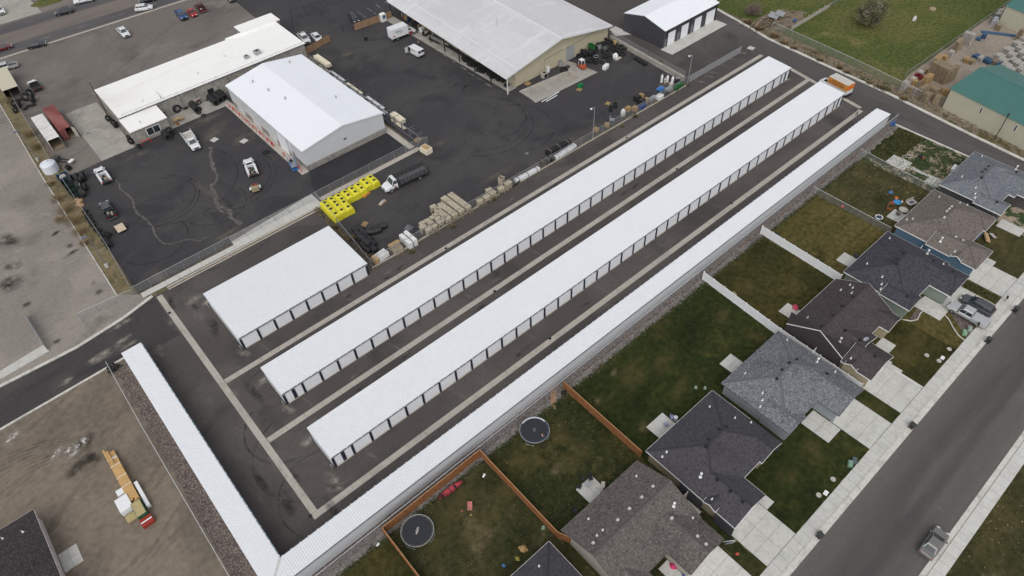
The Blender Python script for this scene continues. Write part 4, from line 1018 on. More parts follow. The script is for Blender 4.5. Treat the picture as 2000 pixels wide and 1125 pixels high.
# ------------------------------------------------------------------ fences
def seg_frames(pts,seg):
    P = [Vector((p[0],p[1])) for p in pts]; out_ = []
    for a,b in zip(P,P[1:]):
        L = (b - a).length; k = max(1,round(L / seg)); d = (b - a) / L
        for i in range(k): out_.append((a + d * (L / k * i),d,L / k))
    return out_,P[-1]
def chain_fence(label,pts,h=1.8,seg=3.05,fabric='chainlink',rail=True,z=0.0,rail_mat='steel'):
    o0 = Vector((pts[0][0],pts[0][1],0)); t = thing('chain_link_fence',label,'fence',(o0.x,o0.y,z))
    fr,last = seg_frames(pts,seg)
    pm = MB().cyl((0,0,0),.035,h + .06,6).mesh('post',M['galv'])
    for p,d,l in fr: link('post',pm,t,(p.x - o0.x,p.y - o0.y,0))
    link('post',pm,t,(last.x - o0.x,last.y - o0.y,0))
    fb = MB(); rl = MB()
    P = [Vector((p[0],p[1],0)) - o0 for p in pts]
    for a,b in zip(P,P[1:]):
        n = Vector((-(b - a).y,(b - a).x,0)).normalized() * .04
        fb.add([a + n + Vector((0,0,.04)),b + n + Vector((0,0,.04)),b + n + Vector((0,0,h)),a + n + Vector((0,0,h))],[(0,1,2,3)])
        if rail: rl.bar(a + Vector((0,0,h)),b + Vector((0,0,h)),.035,0,6)
    fb.obj('chain_mesh',M[fabric],t)
    if rail: rl.obj('top_rail',M[rail_mat],t)
    return t
M['rail_white'] = plain('rail_white',(.62,.63,.64,1),.4)
chain_fence('chain-link fence along the gravel behind the perimeter storage building',[(-4.5,40.2),(138.6,40.9)],1.75,3.05,'chain_dense',rail_mat='rail_white')
chain_fence('chain-link fence between dirt lot and left storage wing',[(-7.9,90.6),(-8.1,74.8),(-8.1,40)],1.8,rail_mat='rail_white')
chain_fence('chain-link fence between the tyre yard and the dry grass strip',[(.8,103.7),(1.55,118),(1.75,146),(2.8,181),(3.7,198)],1.8)
chain_fence('chain-link fence across the front of the tyre yard',[(.8,103.65),(36.9,103.95)],1.8)
chain_fence('chain-link fence between black asphalt and yellow tanks',[(36.9,104.05),(61.2,104.15),(63.2,103.4)],1.8)
chain_fence('chain-link fence between small storage building and black tanks',[(36.8,103.9),(34.4,81.3)],1.8)
chain_fence('chain-link fence along the pipe yard behind the long storage row',[(34.4,81.2),(89,80.75),(119.7,80.5)],1.8)
chain_fence('grey slatted fence beyond the lamp post, ending at the side road',[(120.2,80.4),(139.2,80.2)],1.8,3.05,'slat_link')
chain_fence('chain-link fence between the side road verge and green field',[(154.4,82),(152.4,60.7),(149.9,41.5)],1.8,rail_mat='rail_white')
chain_fence('wire fence between green field and pallet yard',[(155.9,48.1),(200,47.2),(215,47.3)],1.2,4.0)
chain_fence('chain-link fence at the edge of the concrete lot',[at(262,577)[:2],at(158,624)[:2],at(176,654)[:2]],1.5)
chain_fence('chain-link fence between yellowed lawn and toy strewn lawn',[(106.0,40.1),(105.7,24.6)],1.5,rail_mat='rail_white')
chain_fence('chain-link fence between toy strewn lawn and corner lawn',[(122.6,40.1),(121.4,24.5)],1.5,rail_mat='rail_white')
# low concrete edging under the pipe yard fence
kerb_run('fence_footing',[(34.3,80.85),(89,80.45),(119.5,80.2)],.22,.16,4.0,'pale concrete footing under the pipe yard fence',side=-1,mat='gutter_concrete')
# leaning gate and retaining slab at the concrete lot
g = thing('leaning_gate','open chain-link gate leaning at the concrete lot edge','gate',at(94,684))
gp = [at(94,684) - at(94,684),at(54,620) - at(94,684)]
fbm = MB(); fbm.add([gp[0],gp[1],gp[1] + Vector((0,0,1.6)),gp[0] + Vector((0,0,1.6))],[(0,1,2,3)]); fbm.obj('chain_mesh',M['slat_link'],g)
gf = MB()
for z in (.05,.8,1.6): gf.bar(gp[0] + Vector((0,0,z)),gp[1] + Vector((0,0,z)),.035,0,6)
for k in range(5): q = gp[0].lerp(gp[1],k / 4); gf.bar(q,q + Vector((0,0,1.6)),.035,0,6)
gf.obj('gate_frame',M['galv'],g)
o = MB().prism([at(-30,744)[:2],at(86,674)[:2],at(97,686)[:2],at(-25,756)[:2]],0,.12).obj('entrance_slab',M['concrete']); struct(o,'pale concrete slab at the edge of the stained lot')

def wood_fence(label,pts,h=1.8,face=1):
    o0 = Vector((pts[0][0],pts[0][1],0)); t = thing('wood_fence',label,'fence',o0)
    fr,last = seg_frames(pts,2.44)
    for p,d,l in fr:
        rz = math.atan2(d.y,d.x); mb = MB(); k = int(l / .145)
        r = random.Random(int(p.x * 31 + p.y * 7))
        for i in range(k): mb.box(i * l / k,(i + 1) * l / k - .008,-.012 + r.uniform(-.004,.004),.012 + r.uniform(-.004,.004),.04,h + r.uniform(-.02,.015))
        pn = mb.obj('fence_panel',M['cedar'],t,(p.x - o0.x,p.y - o0.y,0),rz)
        rl = MB()
        for z in (.35,1.0,1.6): rl.box(.02,l - .02,.014 * face if face > 0 else -.054,.054 if face > 0 else -.014,z,z + .09)
        rl.obj('rail',M['cedar'],pn); MB().box(0,l,-.045,.045,h + .02,h + .05).obj('cap_rail',M['cedar_cap'],pn)
    pm = MB().box(-.05,.05,-.05,.05,0,h + .0).mesh('post',M['cedar'])
    for p,d,l in fr + [(last,None,0)]: link('post',pm,t,(p.x - o0.x + .0,p.y - o0.y + .07 * face,0))
    return t
wood_fence('cedar fence below the large deep green lawn',[(41.15,40.1),(40.95,24.9)])
wood_fence('cedar fence along the gravel behind the canoe',[(9.05,39.75),(25.0,39.85)])
wood_fence('cedar fence between the canoe lawn and the trampoline lawn above it',[(25.05,39.85),(24.95,24.6),(25.6,23.0)],face=-1)
wood_fence('cedar fence left of the near trampoline',[(9.05,39.75),(8.95,24.5)],face=-1)
def vinyl_fence(label,pts,h=1.8):
    o0 = Vector((pts[0][0],pts[0][1],0)); t = thing('vinyl_fence',label,'fence',o0)
    fr,last = seg_frames(pts,2.3)
    post = MB().box(-.065,.065,-.065,.065,0,h + .1).taper(-.085,.085,-.085,.085,h + .1,h + .17,.05).mesh('post',M['vinyl'])
    for p,d,l in fr:
        mb = MB(); k = max(1,int(l / .28))
        for i in range(k): mb.box(i * l / k + .006,(i + 1) * l / k - .006,-.02,.02,.1,h - .06)
        mb.box(0,l,-.035,.035,h - .08,h); mb.box(0,l,-.035,.035,.05,.16)
        mb.obj('fence_panel',M['vinyl'],t,(p.x - o0.x,p.y - o0.y,0),math.atan2(d.y,d.x))
        link('post',post,t,(p.x - o0.x,p.y - o0.y,0))
    link('post',post,t,(last.x - o0.x,last.y - o0.y,0))
    return t
vinyl_fence('white vinyl fence between light grey and brown roofed lots, running to the street',[(73.5,40.0),(72.3,24.5),(72.0,10.9)])
vinyl_fence('white vinyl fence beside the yellowed lawn',[(89.8,40.0),(89.1,24.3)])
def privacy(label,a,b):
    t = thing('privacy_fence',label,'fence',(a[0],a[1],0)); A,B = Vector(a),Vector(b); k = 3 if (B - A).length < 9 else 5; d = (B - A) / k
    rz = math.atan2(d.y,d.x)
    for i in range(k):
        l = d.length; mb = MB(); n = int(l / .09)
        for j in range(n): mb.box(j * l / n,(j + 1) * l / n - .006,-.012,.012,.05,1.85)
        mb.obj('slat_panel',M['tan_slat'],t,(d.x * i,d.y * i,0),rz)
    for i in range(k + 1): MB().cyl((d.x * i,d.y * i,0),.04,2.0,6).obj('post',M['black'],t)
privacy('tan slatted fence at the corner of the tyre shop roof',at(597,108)[:2],at(646,80)[:2])
privacy('tan slatted fence beside the white donation bin',at(693,60)[:2],at(766,34)[:2])
# old picket fence of the field
t = thing('picket_fence','weathered grey picket fence between the two fields','fence',(157,78.0,0))
fr,last = seg_frames([(157,78.0),(174,78.0)],2.4)
for p,d,l in fr:
    mb = MB(); r = random.Random(int(p.x * 10))
    for i in range(9): mb.box(i * l / 9 + .03,(i + .75) * l / 9,-.02,.02,.1,1.25 + r.uniform(-.15,.15))
    mb.box(0,l,.022,.06,.4,.5); mb.box(0,l,.022,.06,.95,1.05)
    mb.obj('fence_panel',M['wood_grey'],t,(p.x - 157,0,0)); MB().box(-.1,.1,-.1,.1,0,1.6).obj('post',M['wood_old'],t,(p.x - 157,.1,0))
chain_fence('wire fence running on from the picket fence across the field',[(174.5,78),(230,79)],1.2,5.0)
# block retaining wall between supplier and shed yards
t = thing('retaining_wall','grey concrete block wall between pipe yard and shed yard','wall',(121,94,0))
a,b = Vector((122.3,106.6)),Vector((119.9,81.6)); d = b - a; k = 12
for i in range(k):
    p = a + d * (i / k); q = a + d * ((i + 1) / k) - d.normalized() * .04; n = Vector((-d.y,d.x)).normalized() * .3
    MB().prism([(p.x - 121 - n.x,p.y - 94 - n.y),(q.x - 121 - n.x,q.y - 94 - n.y),(q.x - 121 + n.x,q.y - 94 + n.y),(p.x - 121 + n.x,p.y - 94 + n.y)],0,1.15 + .01 * (i % 3)).obj('concrete_block',M['concrete_pad'],t)
chain_fence('thin wire fence on top of the concrete block wall',[(122.3,106.6),(119.9,81.6)],1.2,3.0,z=1.17)

# ------------------------------------------------------------------ vehicles (x forward, origin on the ground under the middle)
def paint(name,c,metal=0.0,rough=.32): return plain(name,c,rough,metal,.35)
PAINT = {'white': paint('paint_white',(.72,.73,.74,1)),'black': paint('paint_black',(.016,.017,.02,1)),'dark': paint('paint_dark',(.035,.038,.045,1),.3),'grey': paint('paint_grey',(.11,.115,.125,1),.5),
         'silver': paint('paint_silver',(.46,.47,.49,1),.6),'warmgrey': paint('paint_warmgrey',(.24,.235,.22,1),.5),'blue': paint('paint_blue',(.025,.085,.24,1),.2),'red': paint('paint_red',(.34,.02,.025,1)),'maroon': paint('paint_maroon',(.10,.012,.016,1)),'orange': paint('paint_orange',(.62,.27,.06,1)),'lightsilver': paint('paint_lightsilver',(.55,.56,.57,1),.4)}
M['lamp_white'] = plain('lamp_white',(.75,.77,.78,1),.15)
M['lamp_red'] = plain('lamp_red',(.35,.01,.012,1),.2)
M['chrome'] = plain('chrome',(.6,.61,.62,1),.2,.9)
M['trim_black'] = plain('trim_black',(.02,.02,.021,1),.5)
M['bed_grey'] = plain('bed_grey',(.06,.06,.062,1),.7,var=.2)
M['rim'] = plain('rim',(.42,.43,.44,1),.3,.7)
_wheel = {}
def wheel(parent,x,y,r,wd,rim='rim'):
    key = (round(r,2),round(wd,2),rim)
    if key not in _wheel:
        ty = MB(); n = 16
        prof = [(r * .62,-wd / 2),(r * .93,-wd / 2),(r,-wd * .36),(r,wd * .36),(r * .93,wd / 2),(r * .62,wd / 2),(r * .62,-wd / 2)]
        rs = [[(pr * math.cos(2 * math.pi * k / n),py,pr * math.sin(2 * math.pi * k / n)) for pr,py in prof[:-1]] for k in range(n)]
        ty.rings(rs,close=True)
        ri = MB(); ri.cyl((0,-wd * .42,0),r * .61,wd * .84,12,axis='y')
        for k in range(5):
            a = 2 * math.pi * k / 5; ri.xf(); ri.T = Matrix.Rotation(a,4,'Y'); ri.box(-r * .06,r * .06,-wd * .47,wd * .47,r * .1,r * .58); ri.T = None
        _wheel[key] = (ty.mesh('tyre',M['rubber']),ri.mesh('rim',M[rim]))
    t_,r_ = _wheel[key]
    w_ = link('wheel',t_,parent,(x,y,r)); w_.name = 'wheel'
    link('rim',r_,w_,(0,0,0))
    return w_
def body_loft(secs,m=0,mb=None):
    """secs: (x, half width, z bottom, z top, shoulder) -> closed rounded body"""
    mb = mb or MB(); rs = []
    for x,w_,zb,zt,sh in secs:
        rs.append([(x,-w_ * .90,zb),(x,-w_,zb + .14),(x,-w_,zt - sh),(x,-w_ * .93,zt - sh * .25),(x,-w_ * .78,zt),(x,w_ * .78,zt),(x,w_ * .93,zt - sh * .25),(x,w_,zt - sh),(x,w_,zb + .14),(x,w_ * .90,zb)])
    return mb.rings(rs,m)
def cabin(t,xs,zb,zt,wb,wt,col,glass='glass',pillars=1,name='cabin',side=True,rear=True):
    """greenhouse: xs = (front base, front top, rear top, rear base)"""
    a,b,c,d = xs
    mb = MB(); rc = [[(a,-wb,zb),(a,wb,zb),(d,wb,zb),(d,-wb,zb)],[(b,-wt,zt - .07),(b,wt,zt - .07),(c,wt,zt - .07),(c,-wt,zt - .07)],[(b - .10,-wt + .09,zt),(b - .10,wt - .09,zt),(c + .10,wt - .09,zt),(c + .10,-wt + .09,zt)]]
    mb.rings(rc)
    o = mb.obj(name,col,t)
    def quad(nm,p00,p10,p11,p01,mu=.08,mv0=.10,mv1=.16,off=.008):
        P = [Vector(q) for q in (p00,p10,p11,p01)]
        f = lambda u,v: P[0] * (1 - u) * (1 - v) + P[1] * u * (1 - v) + P[2] * u * v + P[3] * (1 - u) * v
        n = (P[1] - P[0]).cross(P[3] - P[0]).normalized() * off
        q = [f(mu,mv0) + n,f(1 - mu,mv0) + n,f(1 - mu,1 - mv1) + n,f(mu,1 - mv1) + n]
        MB().add(q,[(0,1,2,3)]).obj(nm,M[glass],t)
    z1 = zt - .07
    quad('windscreen',(a,-wb,zb),(a,wb,zb),(b,wt,z1),(b,-wt,z1),.06,.05,.06)
    if rear: quad('rear_window',(d,wb,zb),(d,-wb,zb),(c,-wt,z1),(c,wt,z1),.1,.12,.12)
    if side:
        for s in (-1,1):
            n = pillars + 1
            for k in range(n):
                u0,u1 = k / n,(k + 1) / n
                A = Vector((d + (a - d) * u0,s * wb,zb)); B = Vector((d + (a - d) * u1,s * wb,zb)); C = Vector((c + (b - c) * u1,s * wt,z1)); D = Vector((c + (b - c) * u0,s * wt,z1))
                if s > 0: quad('side_window',B,A,D,C,.05)
                else: quad('side_window',A,B,C,D,.05)
    return o
def lights(t,xf,xr,w_,z,zr=None,rs=.14):
    zr = zr or z
    for s in (-1,1):
        MB().box(xf - .10,xf + .025,min(s * w_,s * (w_ - .38)),max(s * w_,s * (w_ - .38)),z - .08,z + .09).obj('headlight',M['lamp_white'],t)
        MB().box(xr - .025,xr + .08,min(s * w_,s * (w_ - .22)),max(s * w_,s * (w_ - .22)),zr - rs,zr + rs).obj('taillight',M['lamp_red'],t)
def mirrors(t,x,w_,z,col):
    for s in (-1,1): MB().box(x - .09,x + .09,min(s * w_,s * (w_ + .22)),max(s * w_,s * (w_ + .22)),z,z + .17).obj('mirror',col,t)
def grille(t,x,w_,z0,z1,mat='trim_black'): MB().box(x - .05,x + .03,-w_,w_,z0,z1).obj('grille',M[mat],t)
def bumper(t,x,w_,z0,z1,mat): MB().box(x - .09,x + .09,-w_,w_,z0,z1).obj('bumper',mat,t)
def place(t,rear,front,z=.7,dz=0.0):
    a,b = at(*rear,z),at(*front,z); d = b - a
    t.location = ((a.x + b.x) / 2,(a.y + b.y) / 2,dz); t.rotation_euler = (0,0,math.atan2(d.y,d.x))
def sedan(label,col,rear,front,z=.75,kind='car',roofglass=False):
    t = thing('car',label,'car'); c = PAINT[col]; L,w_ = 4.7,.92
    body_loft([(-2.33,.74,.38,.82,.12),(-2.2,.86,.26,.98,.14),(-1.5,.91,.22,1.0,.16),(-.3,.92,.22,.96,.16),(1.0,.92,.22,.93,.16),(1.7,.90,.24,.86,.16),(2.15,.84,.28,.74,.14),(2.33,.70,.36,.62,.12)]).obj('body',c,t,smooth=False)
    cabin(t,(1.15,.28,-1.05,-1.72),.92,1.45,.80,.60,c,pillars=1)
    for x in (1.42,-1.38):
        for s in (-1,1): wheel(t,x,s * .80,.33,.22)
    lights(t,2.26,-2.3,.76,.66,.80,.08); mirrors(t,.85,.88,.92,c); bumper(t,2.26,.6,.3,.45,M['trim_black']); grille(t,2.28,.35,.46,.58)
    place(t,rear,front,z); return t
def suv(label,col,rear,front,z=.9,rack=True,name='suv',cat='suv',L=4.75):
    t = thing(name,label,cat); c = PAINT[col]; k = L / 4.75
    body_loft([(-2.36 * k,.80,.42,.95,.12),(-2.28 * k,.90,.30,1.06,.14),(-1.4 * k,.94,.28,1.08,.16),(0,.95,.28,1.06,.16),(1.15 * k,.94,.28,1.05,.16),(1.9 * k,.91,.30,.98,.16),(2.25 * k,.85,.34,.84,.14),(2.37 * k,.72,.42,.7,.12)]).obj('body',c,t)
    cabin(t,(1.2 * k,.45 * k,-1.9 * k,-2.2 * k),1.04,1.70,.84,.68,c,pillars=2)
    for x in (1.48 * k,-1.42 * k):
        for s in (-1,1): wheel(t,x,s * .82,.37,.24)
    lights(t,2.3 * k,-2.33 * k,.78,.80,1.0,.16); mirrors(t,.95 * k,.90,1.05,c); grille(t,2.33 * k,.5,.52,.76); bumper(t,2.32 * k,.66,.36,.5,M['trim_black'])
    if rack:
        for s in (-1,1): MB().path([(.2 * k,s * .58,1.74),(-1.6 * k,s * .58,1.74)],.025,0,5).obj('roof_rail',M['trim_black'],t)
    place(t,rear,front,z); return t
def pickup(label,col,rear,front,z=.9,crew=True,bed='box',cover=False,load=None,L=5.7,name='pickup_truck',dual=None):
    t = thing(name,label,'pickup'); c = PAINT[col]; c2 = PAINT[dual] if dual else c
    F = L / 2; cb = F - 1.5; ce = cb - (2.15 if crew else 1.35)
    body_loft([(ce + .02,.96,.45,1.12,.12),(cb,.97,.45,1.12,.14),(F - 1.1,.97,.45,1.14,.14),(F - .35,.95,.45,1.06,.14),(F - .06,.9,.5,.92,.12),(F,.8,.55,.8,.1)]).obj('body',c,t)
    cabin(t,(cb + .05,cb - .62,ce + .12,ce + .04),1.10,1.86,.86,.70,c,pillars=1 if crew else 0)
    bx0,bx1 = -F + .06,ce - .03
    if bed == 'box':
        mb = MB(); th = .1
        for s in (-1,1): mb.add(*(lambda v_,f_: (v_,f_))([(bx0,s * .98,.5),(bx1,s * .98,.5),(bx1,s * .98,1.10),(bx0,s * .98,1.10),(bx0,s * (.98 - th),.5),(bx1,s * (.98 - th),.5),(bx1,s * (.98 - th),1.10),(bx0,s * (.98 - th),1.10)],[(0,1,2,3),(7,6,5,4),(3,2,6,7),(0,3,7,4),(1,5,6,2),(0,4,5,1)]))
        mb.box(bx1 - .07,bx1,-.879,.879,.5,1.10); mb.obj('bed',c2,t)
        MB().box(bx0 - .03,bx0 + .06,-.9,.9,.5,1.08).obj('tailgate',c2,t)
        if cover: MB().box(bx0 + .02,bx1 - .02,-.93,.93,1.105,1.14).obj('bed_cover',PAINT[cover],t)
        else: MB().box(bx0 + .06,bx1 - .07,-.879,.879,.45,.68).obj('bed_floor',M['bed_grey'],t)
        fl = M['trim_black']
        for s in (-1,1): lights_z = 0
        MB().box(bx0 - .14,bx0 - .02,-.9,.9,.42,.56).obj('rear_bumper',M['chrome'],t)
    elif bed == 'flat':
        MB().box(bx0,bx1,-1.02,1.02,.86,.98).obj('bed',M['trim_black'],t)
        r = MB().box(bx1 - .1,bx1 - .03,-.95,.95,.98,1.7)
        for s in (-1,1): r.box(bx0,bx1,s * .99 - .04,s * .99 + .04,.98,1.1)
        r.obj('headboard',M['trim_black'],t)
    elif bed == 'service':
        mb = MB()
        for s in (-1,1): mb.box(bx0,bx1,min(s * 1.05,s * .62),max(s * 1.05,s * .62),.55,1.38)
        mb.box(bx1 - .1,bx1,-.619,.619,.55,1.38); mb.obj('bed',c2,t); MB().box(bx0,bx1 - .1,-.619,.619,.5,.78).obj('bed_floor',M['bed_grey'],t)
        MB().box(bx0 - .1,bx0 - .01,-.95,.95,.45,.75).obj('rear_bumper',M['trim_black'],t)
    elif bed == 'dump':
        mb = MB()
        for s in (-1,1): mb.box(bx0 - .3,bx1,s * 1.08 - .04,s * 1.08 + .04,.92,1.72)
        mb.box(bx1 - .1,bx1 - .01,-1.039,1.039,.92,1.85); mb.box(bx0 - .3,bx0 - .22,-1.039,1.039,.92,1.3); mb.obj('bed',c2,t)
        MB().box(bx0 - .21,bx1 - .11,-1.039,1.039,.9,1.02).obj('bed_floor',M['wood_grey'],t)
        MB().box(bx0,bx1,-.5,.5,.5,.89).obj('chassis',M['trim_black'],t)
    if load:
        r = random.Random(load)
        for k in range(9):
            x = r.uniform(bx0 + .3,bx1 - .4); y = r.uniform(-.55,.55); s_ = r.uniform(.12,.28)
            MB().box(x - s_,x + s_,y - s_ * .7,y + s_ * .7,.78,.8 + s_ * r.uniform(.8,2)).obj('cargo',[M['galv'],M['trim_black'],M['wood_old'],M['bed_grey'],M['wood_grey']][k % 5],t)
    for x in (F - .95,bx0 + 1.15 if bed == 'box' else bx0 + 1.0):
        for s in (-1,1): wheel(t,x,s * .84,.40,.27)
    lights(t,F - .06,bx0 - .02,.86,.88,.88,.15); mirrors(t,cb - .12,.93,1.12,M['trim_black'] if col != 'white' else PAINT['white']); grille(t,F - .02,.5,.62,.92)
    bumper(t,F + .02,.9,.44,.60,M['chrome'] if col in ('white','lightsilver','silver') else M['trim_black'])
    place(t,rear,front,z); return t
W = 1.0
suv('white SUV on the highway lane beside the parking lot','white',(264,16),(297,11))
suv('dark SUV on the far highway lanes','dark',(142,17),(106,25))
pickup('white pickup cut by the top edge on the far highway lane','white',(186,-7),(141,4))
sedan('dark car cut by the top edge on the highway','black',(306,-6),(268,3))
sedan('maroon car on the highway at the left edge','maroon',(-16,98),(23,87))
sedan('black sedan on the near highway lane','black',(51,91),(90,82))
pickup('silver pickup parked at the left edge beside the highway','lightsilver',(34,123),(-15,136),bed='box')
pickup('white pickup with black flatbed beside the storage canopy','white',(80,180),(54,152),crew=False,bed='flat',L=5.4)
pickup('white pickup standing alone in the worn parking lot','white',(229,49),(252,74))
pickup('blue pickup parked beside the red car','blue',(342,15),(365,40))
sedan('red car parked between two pickups','red',(366,13),(384,34))
pickup('maroon pickup with grey bed beside the red car','maroon',(402,25),(380,2),load=4,L=5.4)
suv('dark car cut by the top edge of the parking lot','dark',(444,-14),(455,2))
pickup('white pickup cut by the left edge across the highway','white',(-14,5),(10,32))
suv('dark SUV parked beside the tan slatted fence','dark',(681,22),(701,46),L=4.9)
pickup('white pickup half hidden by the tyre shop roof','white',(583,60),(604,86),load=9)
sedan('white sedan behind the tan slatted fence','white',(608,60),(630,84))
pickup('white dump body truck on the tyre yard','white',(357,252),(391,299),crew=False,bed='dump',L=6.4)
pickup('white service truck with tool boxes beside the row of tyres','white',(212,360),(187,322),crew=False,bed='service',load=3,L=5.9)
pickup('white service truck hitched to a small trailer','white',(497,346),(481,305),crew=False,bed='service',load=7,L=5.9)
pickup('matte dark pickup hitched to a plywood trailer','grey',(222,430),(198,388),crew=True,load=5,L=5.7,dual='black')
pickup('silver crew cab pickup parked on the driveway','lightsilver',(1927,630),(1860,594),z=1.0,cover='lightsilver',L=6.0)
suv('dark grey SUV parked beside the silver pickup','grey',(1940,609),(1882,577),z=1.0,L=5.0)
t = sedan('grey sedan parked at the kerb of the open street side','warmgrey',(1809,1082),(1842,1037),z=.8)

def text_part(parent,name,s,size,loc,rot,mat,italic=False):
    cu = bpy.data.curves.new(name,'FONT'); cu.body = s; cu.size = size; cu.extrude = .004; cu.align_x = 'CENTER'; cu.align_y = 'CENTER'
    if italic: cu.shear = .35
    o = bpy.data.objects.new(name,cu); COL.objects.link(o)
    dg = bpy.context.evaluated_depsgraph_get(); me = bpy.data.meshes.new_from_object(o.evaluated_get(dg)); bpy.data.objects.remove(o)
    me.materials.clear(); me.materials.append(mat)
    ob = link(name,me,parent,loc); ob.rotation_euler = rot
    return ob
INK_P = plain('ink_purple',(.12,.02,.22,1),.5); INK_O = plain('ink_orange',(.75,.16,.02,1),.5); INK_K = plain('ink_black',(.02,.02,.022,1),.5); INK_R = plain('ink_red',(.5,.02,.03,1),.5); INK_W = plain('ink_white',(.75,.75,.75,1),.5)
# delivery van
t = thing('delivery_van','white delivery van with purple and orange lettering, side door open','van'); c = PAINT['white']
body_loft([(-2.75,.9,.45,1.15,.12),(-2.6,.99,.35,1.2,.14),(0,1.0,.33,1.2,.14),(1.6,1.0,.33,1.18,.14),(2.35,.95,.36,1.08,.14),(2.7,.85,.42,.9,.12),(2.78,.7,.5,.75,.1)]).obj('body',c,t)
MB().rings([[(1.95,-.9,1.15),(1.95,.9,1.15),(-2.72,.95,1.15),(-2.72,-.95,1.15)],[(1.1,-.84,1.95),(1.1,.84,1.95),(-2.68,.86,1.98),(-2.68,-.86,1.98)],[(.8,-.66,2.12),(.8,.66,2.12),(-2.5,.7,2.14),(-2.5,-.7,2.14)]]).obj('cargo_shell',c,t)
MB().add([(1.92,-.84,1.2),(1.92,.84,1.2),(1.19,.78,1.9),(1.19,-.78,1.9)],[(0,1,2,3)]).obj('windscreen',M['glass'],t)
MB().box(.35,1.25,.93,1.02,.6,1.85).obj('door_opening',M['black'],t)
q = MB().box(0,.06,0,.95,.5,1.85).obj('door',c,t,(1.3,.98,0),.15); 
for s in (-1,1):
    MB().box(-2.765,-2.715,s * .47 - .36,s * .47 + .36,1.25,1.85).obj('rear_window',M['glass'],t)
    MB().box(-2.78,-2.72,s * .88 - .05,s * .88 + .05,.75,1.1).obj('taillight',M['lamp_red'],t)
    for x in (1.75,-1.75): wheel(t,x,s * .86,.37,.25)
MB().box(-2.88,-2.72,-.95,.95,.4,.58).obj('bumper',M['trim_black'],t)
MB().box(-2.77,-2.72,-.4,.4,.62,.8).obj('number_plate',M['white_paint'],t)
for s in (1,-1):
    r_ = (math.radians(83),0,math.pi if s > 0 else 0)
    text_part(t,'lettering','Fed',.62,(-.35 if s > 0 else -.75,s * .955,1.42),(math.radians(82),0,math.pi if s > 0 else 0),INK_P)
    text_part(t,'lettering','Ex',.62,(-1.35 if s > 0 else .25,s * .955,1.42),(math.radians(82),0,math.pi if s > 0 else 0),INK_O)
place(t,(826,106),(793,88),1.1)
# white and red box truck
t = thing('box_truck','white box truck with red cab door under the warehouse canopy edge','truck'); c = PAINT['white']
MB().box(-3.6,1.15,-1.2,1.2,.95,3.25).obj('cargo_box',c,t)
MB().box(-3.72,-3.62,-1.15,1.15,.55,.95).obj('rear_bumper',M['steel'],t)
MB().box(-3.64,-3.605,-1.05,1.05,1.0,3.15).obj('rear_door',M['door_white'],t)
MB().box(-3.5,2.6,-.5,.5,.5,.94).obj('chassis',M['trim_black'],t)
body_loft([(1.25,1.0,.5,1.5,.12),(2.3,1.0,.5,1.45,.14),(3.1,.95,.5,1.32,.16),(3.45,.8,.55,1.1,.14)]).obj('body',c,t)
cabin(t,(2.45,1.75,1.3,1.26),1.45,2.15,.9,.76,c,pillars=0)
for s in (-1,1):
    MB().box(1.3,2.35,min(s * 1.005,s * 1.02),max(s * 1.005,s * 1.02),.62,1.3).obj('door',PAINT['red'],t)
    for x in (2.5,-2.0): wheel(t,x,s * .88,.42,.3)
    MB().box(3.36,3.46,s * .7 - .16,s * .7 + .16,.85,1.05).obj('headlight',M['lamp_white'],t)
    mk = MB(); x0 = -1.6 * -s
    pts = [(-.9 + .09 * i,0,.28 * math.sin(i * 1.9) * (1 - i / 24)) for i in range(21)]
    ob = mk.path(pts,.045,0,5).obj('script_mark',INK_K,t,(-1.6,s * 1.225,2.45)); ob.rotation_euler = (0,0,math.pi if s > 0 else 0)
    for i,wd in enumerate((.35,.5,.28)): MB().box(-1.9 + i * .6,-1.9 + i * .6 + wd * .9,s * 1.205 - .01,s * 1.205 + .01,1.95,2.06).obj('script_mark',INK_K,t)
    MB().box(-3.3,-2.7,s * 1.205 - .01,s * 1.205 + .01,1.35,1.6).obj('red_badge',INK_R,t)
place(t,(766,72),(806,57),1.0)
# orange and white moving truck
t = thing('moving_truck','orange and white moving truck behind the middle storage row','truck'); c = PAINT['white']
bx = MB(); bx.box(-3.7,1.3,-1.2,1.2,1.75,3.15); bx.obj('cargo_box',PAINT['orange'],t)
MB().box(-3.7,1.3,-1.19,1.19,.85,1.74).obj('cargo_box',PAINT['white'],t)
MB().box(-3.66,1.28,-1.16,1.16,3.16,3.2).obj('box_roof',plain('box_roof',(.55,.53,.48,1),.6,var=.08),t)
MB().box(-3.72,-3.69,-1.1,1.1,2.1,2.9).obj('rear_stripe',INK_O,t)
body_loft([(1.4,1.0,.5,1.5,.12),(2.4,1.0,.5,1.45,.14),(3.2,.92,.5,1.3,.16),(3.55,.75,.55,1.05,.14)]).obj('body',c,t)
cabin(t,(2.6,1.9,1.45,1.4),1.45,2.25,.9,.76,c,pillars=0)
MB().box(-3.6,2.6,-.5,.5,.45,.84).obj('chassis',M['trim_black'],t); MB().box(-3.8,-3.6,-1.1,1.1,.35,.84).obj('rear_bumper',M['trim_black'],t)
for s in (-1,1):
    for x in (2.6,-2.3): wheel(t,x,s * .88,.42,.3)
    for i,(z_,n_) in enumerate(((2.75,6),(2.3,7))):
        for k in range(n_): MB().box(-2.9 + k * .55,-2.9 + k * .55 + (.42 if (k * 7 + i) % 3 else .25),s * 1.205 - .01,s * 1.205 + .01,z_ - .13,z_ + .13).obj('lettering',plain('ink_brown',(.16,.06,.02,1),.5),t)
place(t,(1655,179),(1607,154),1.2)
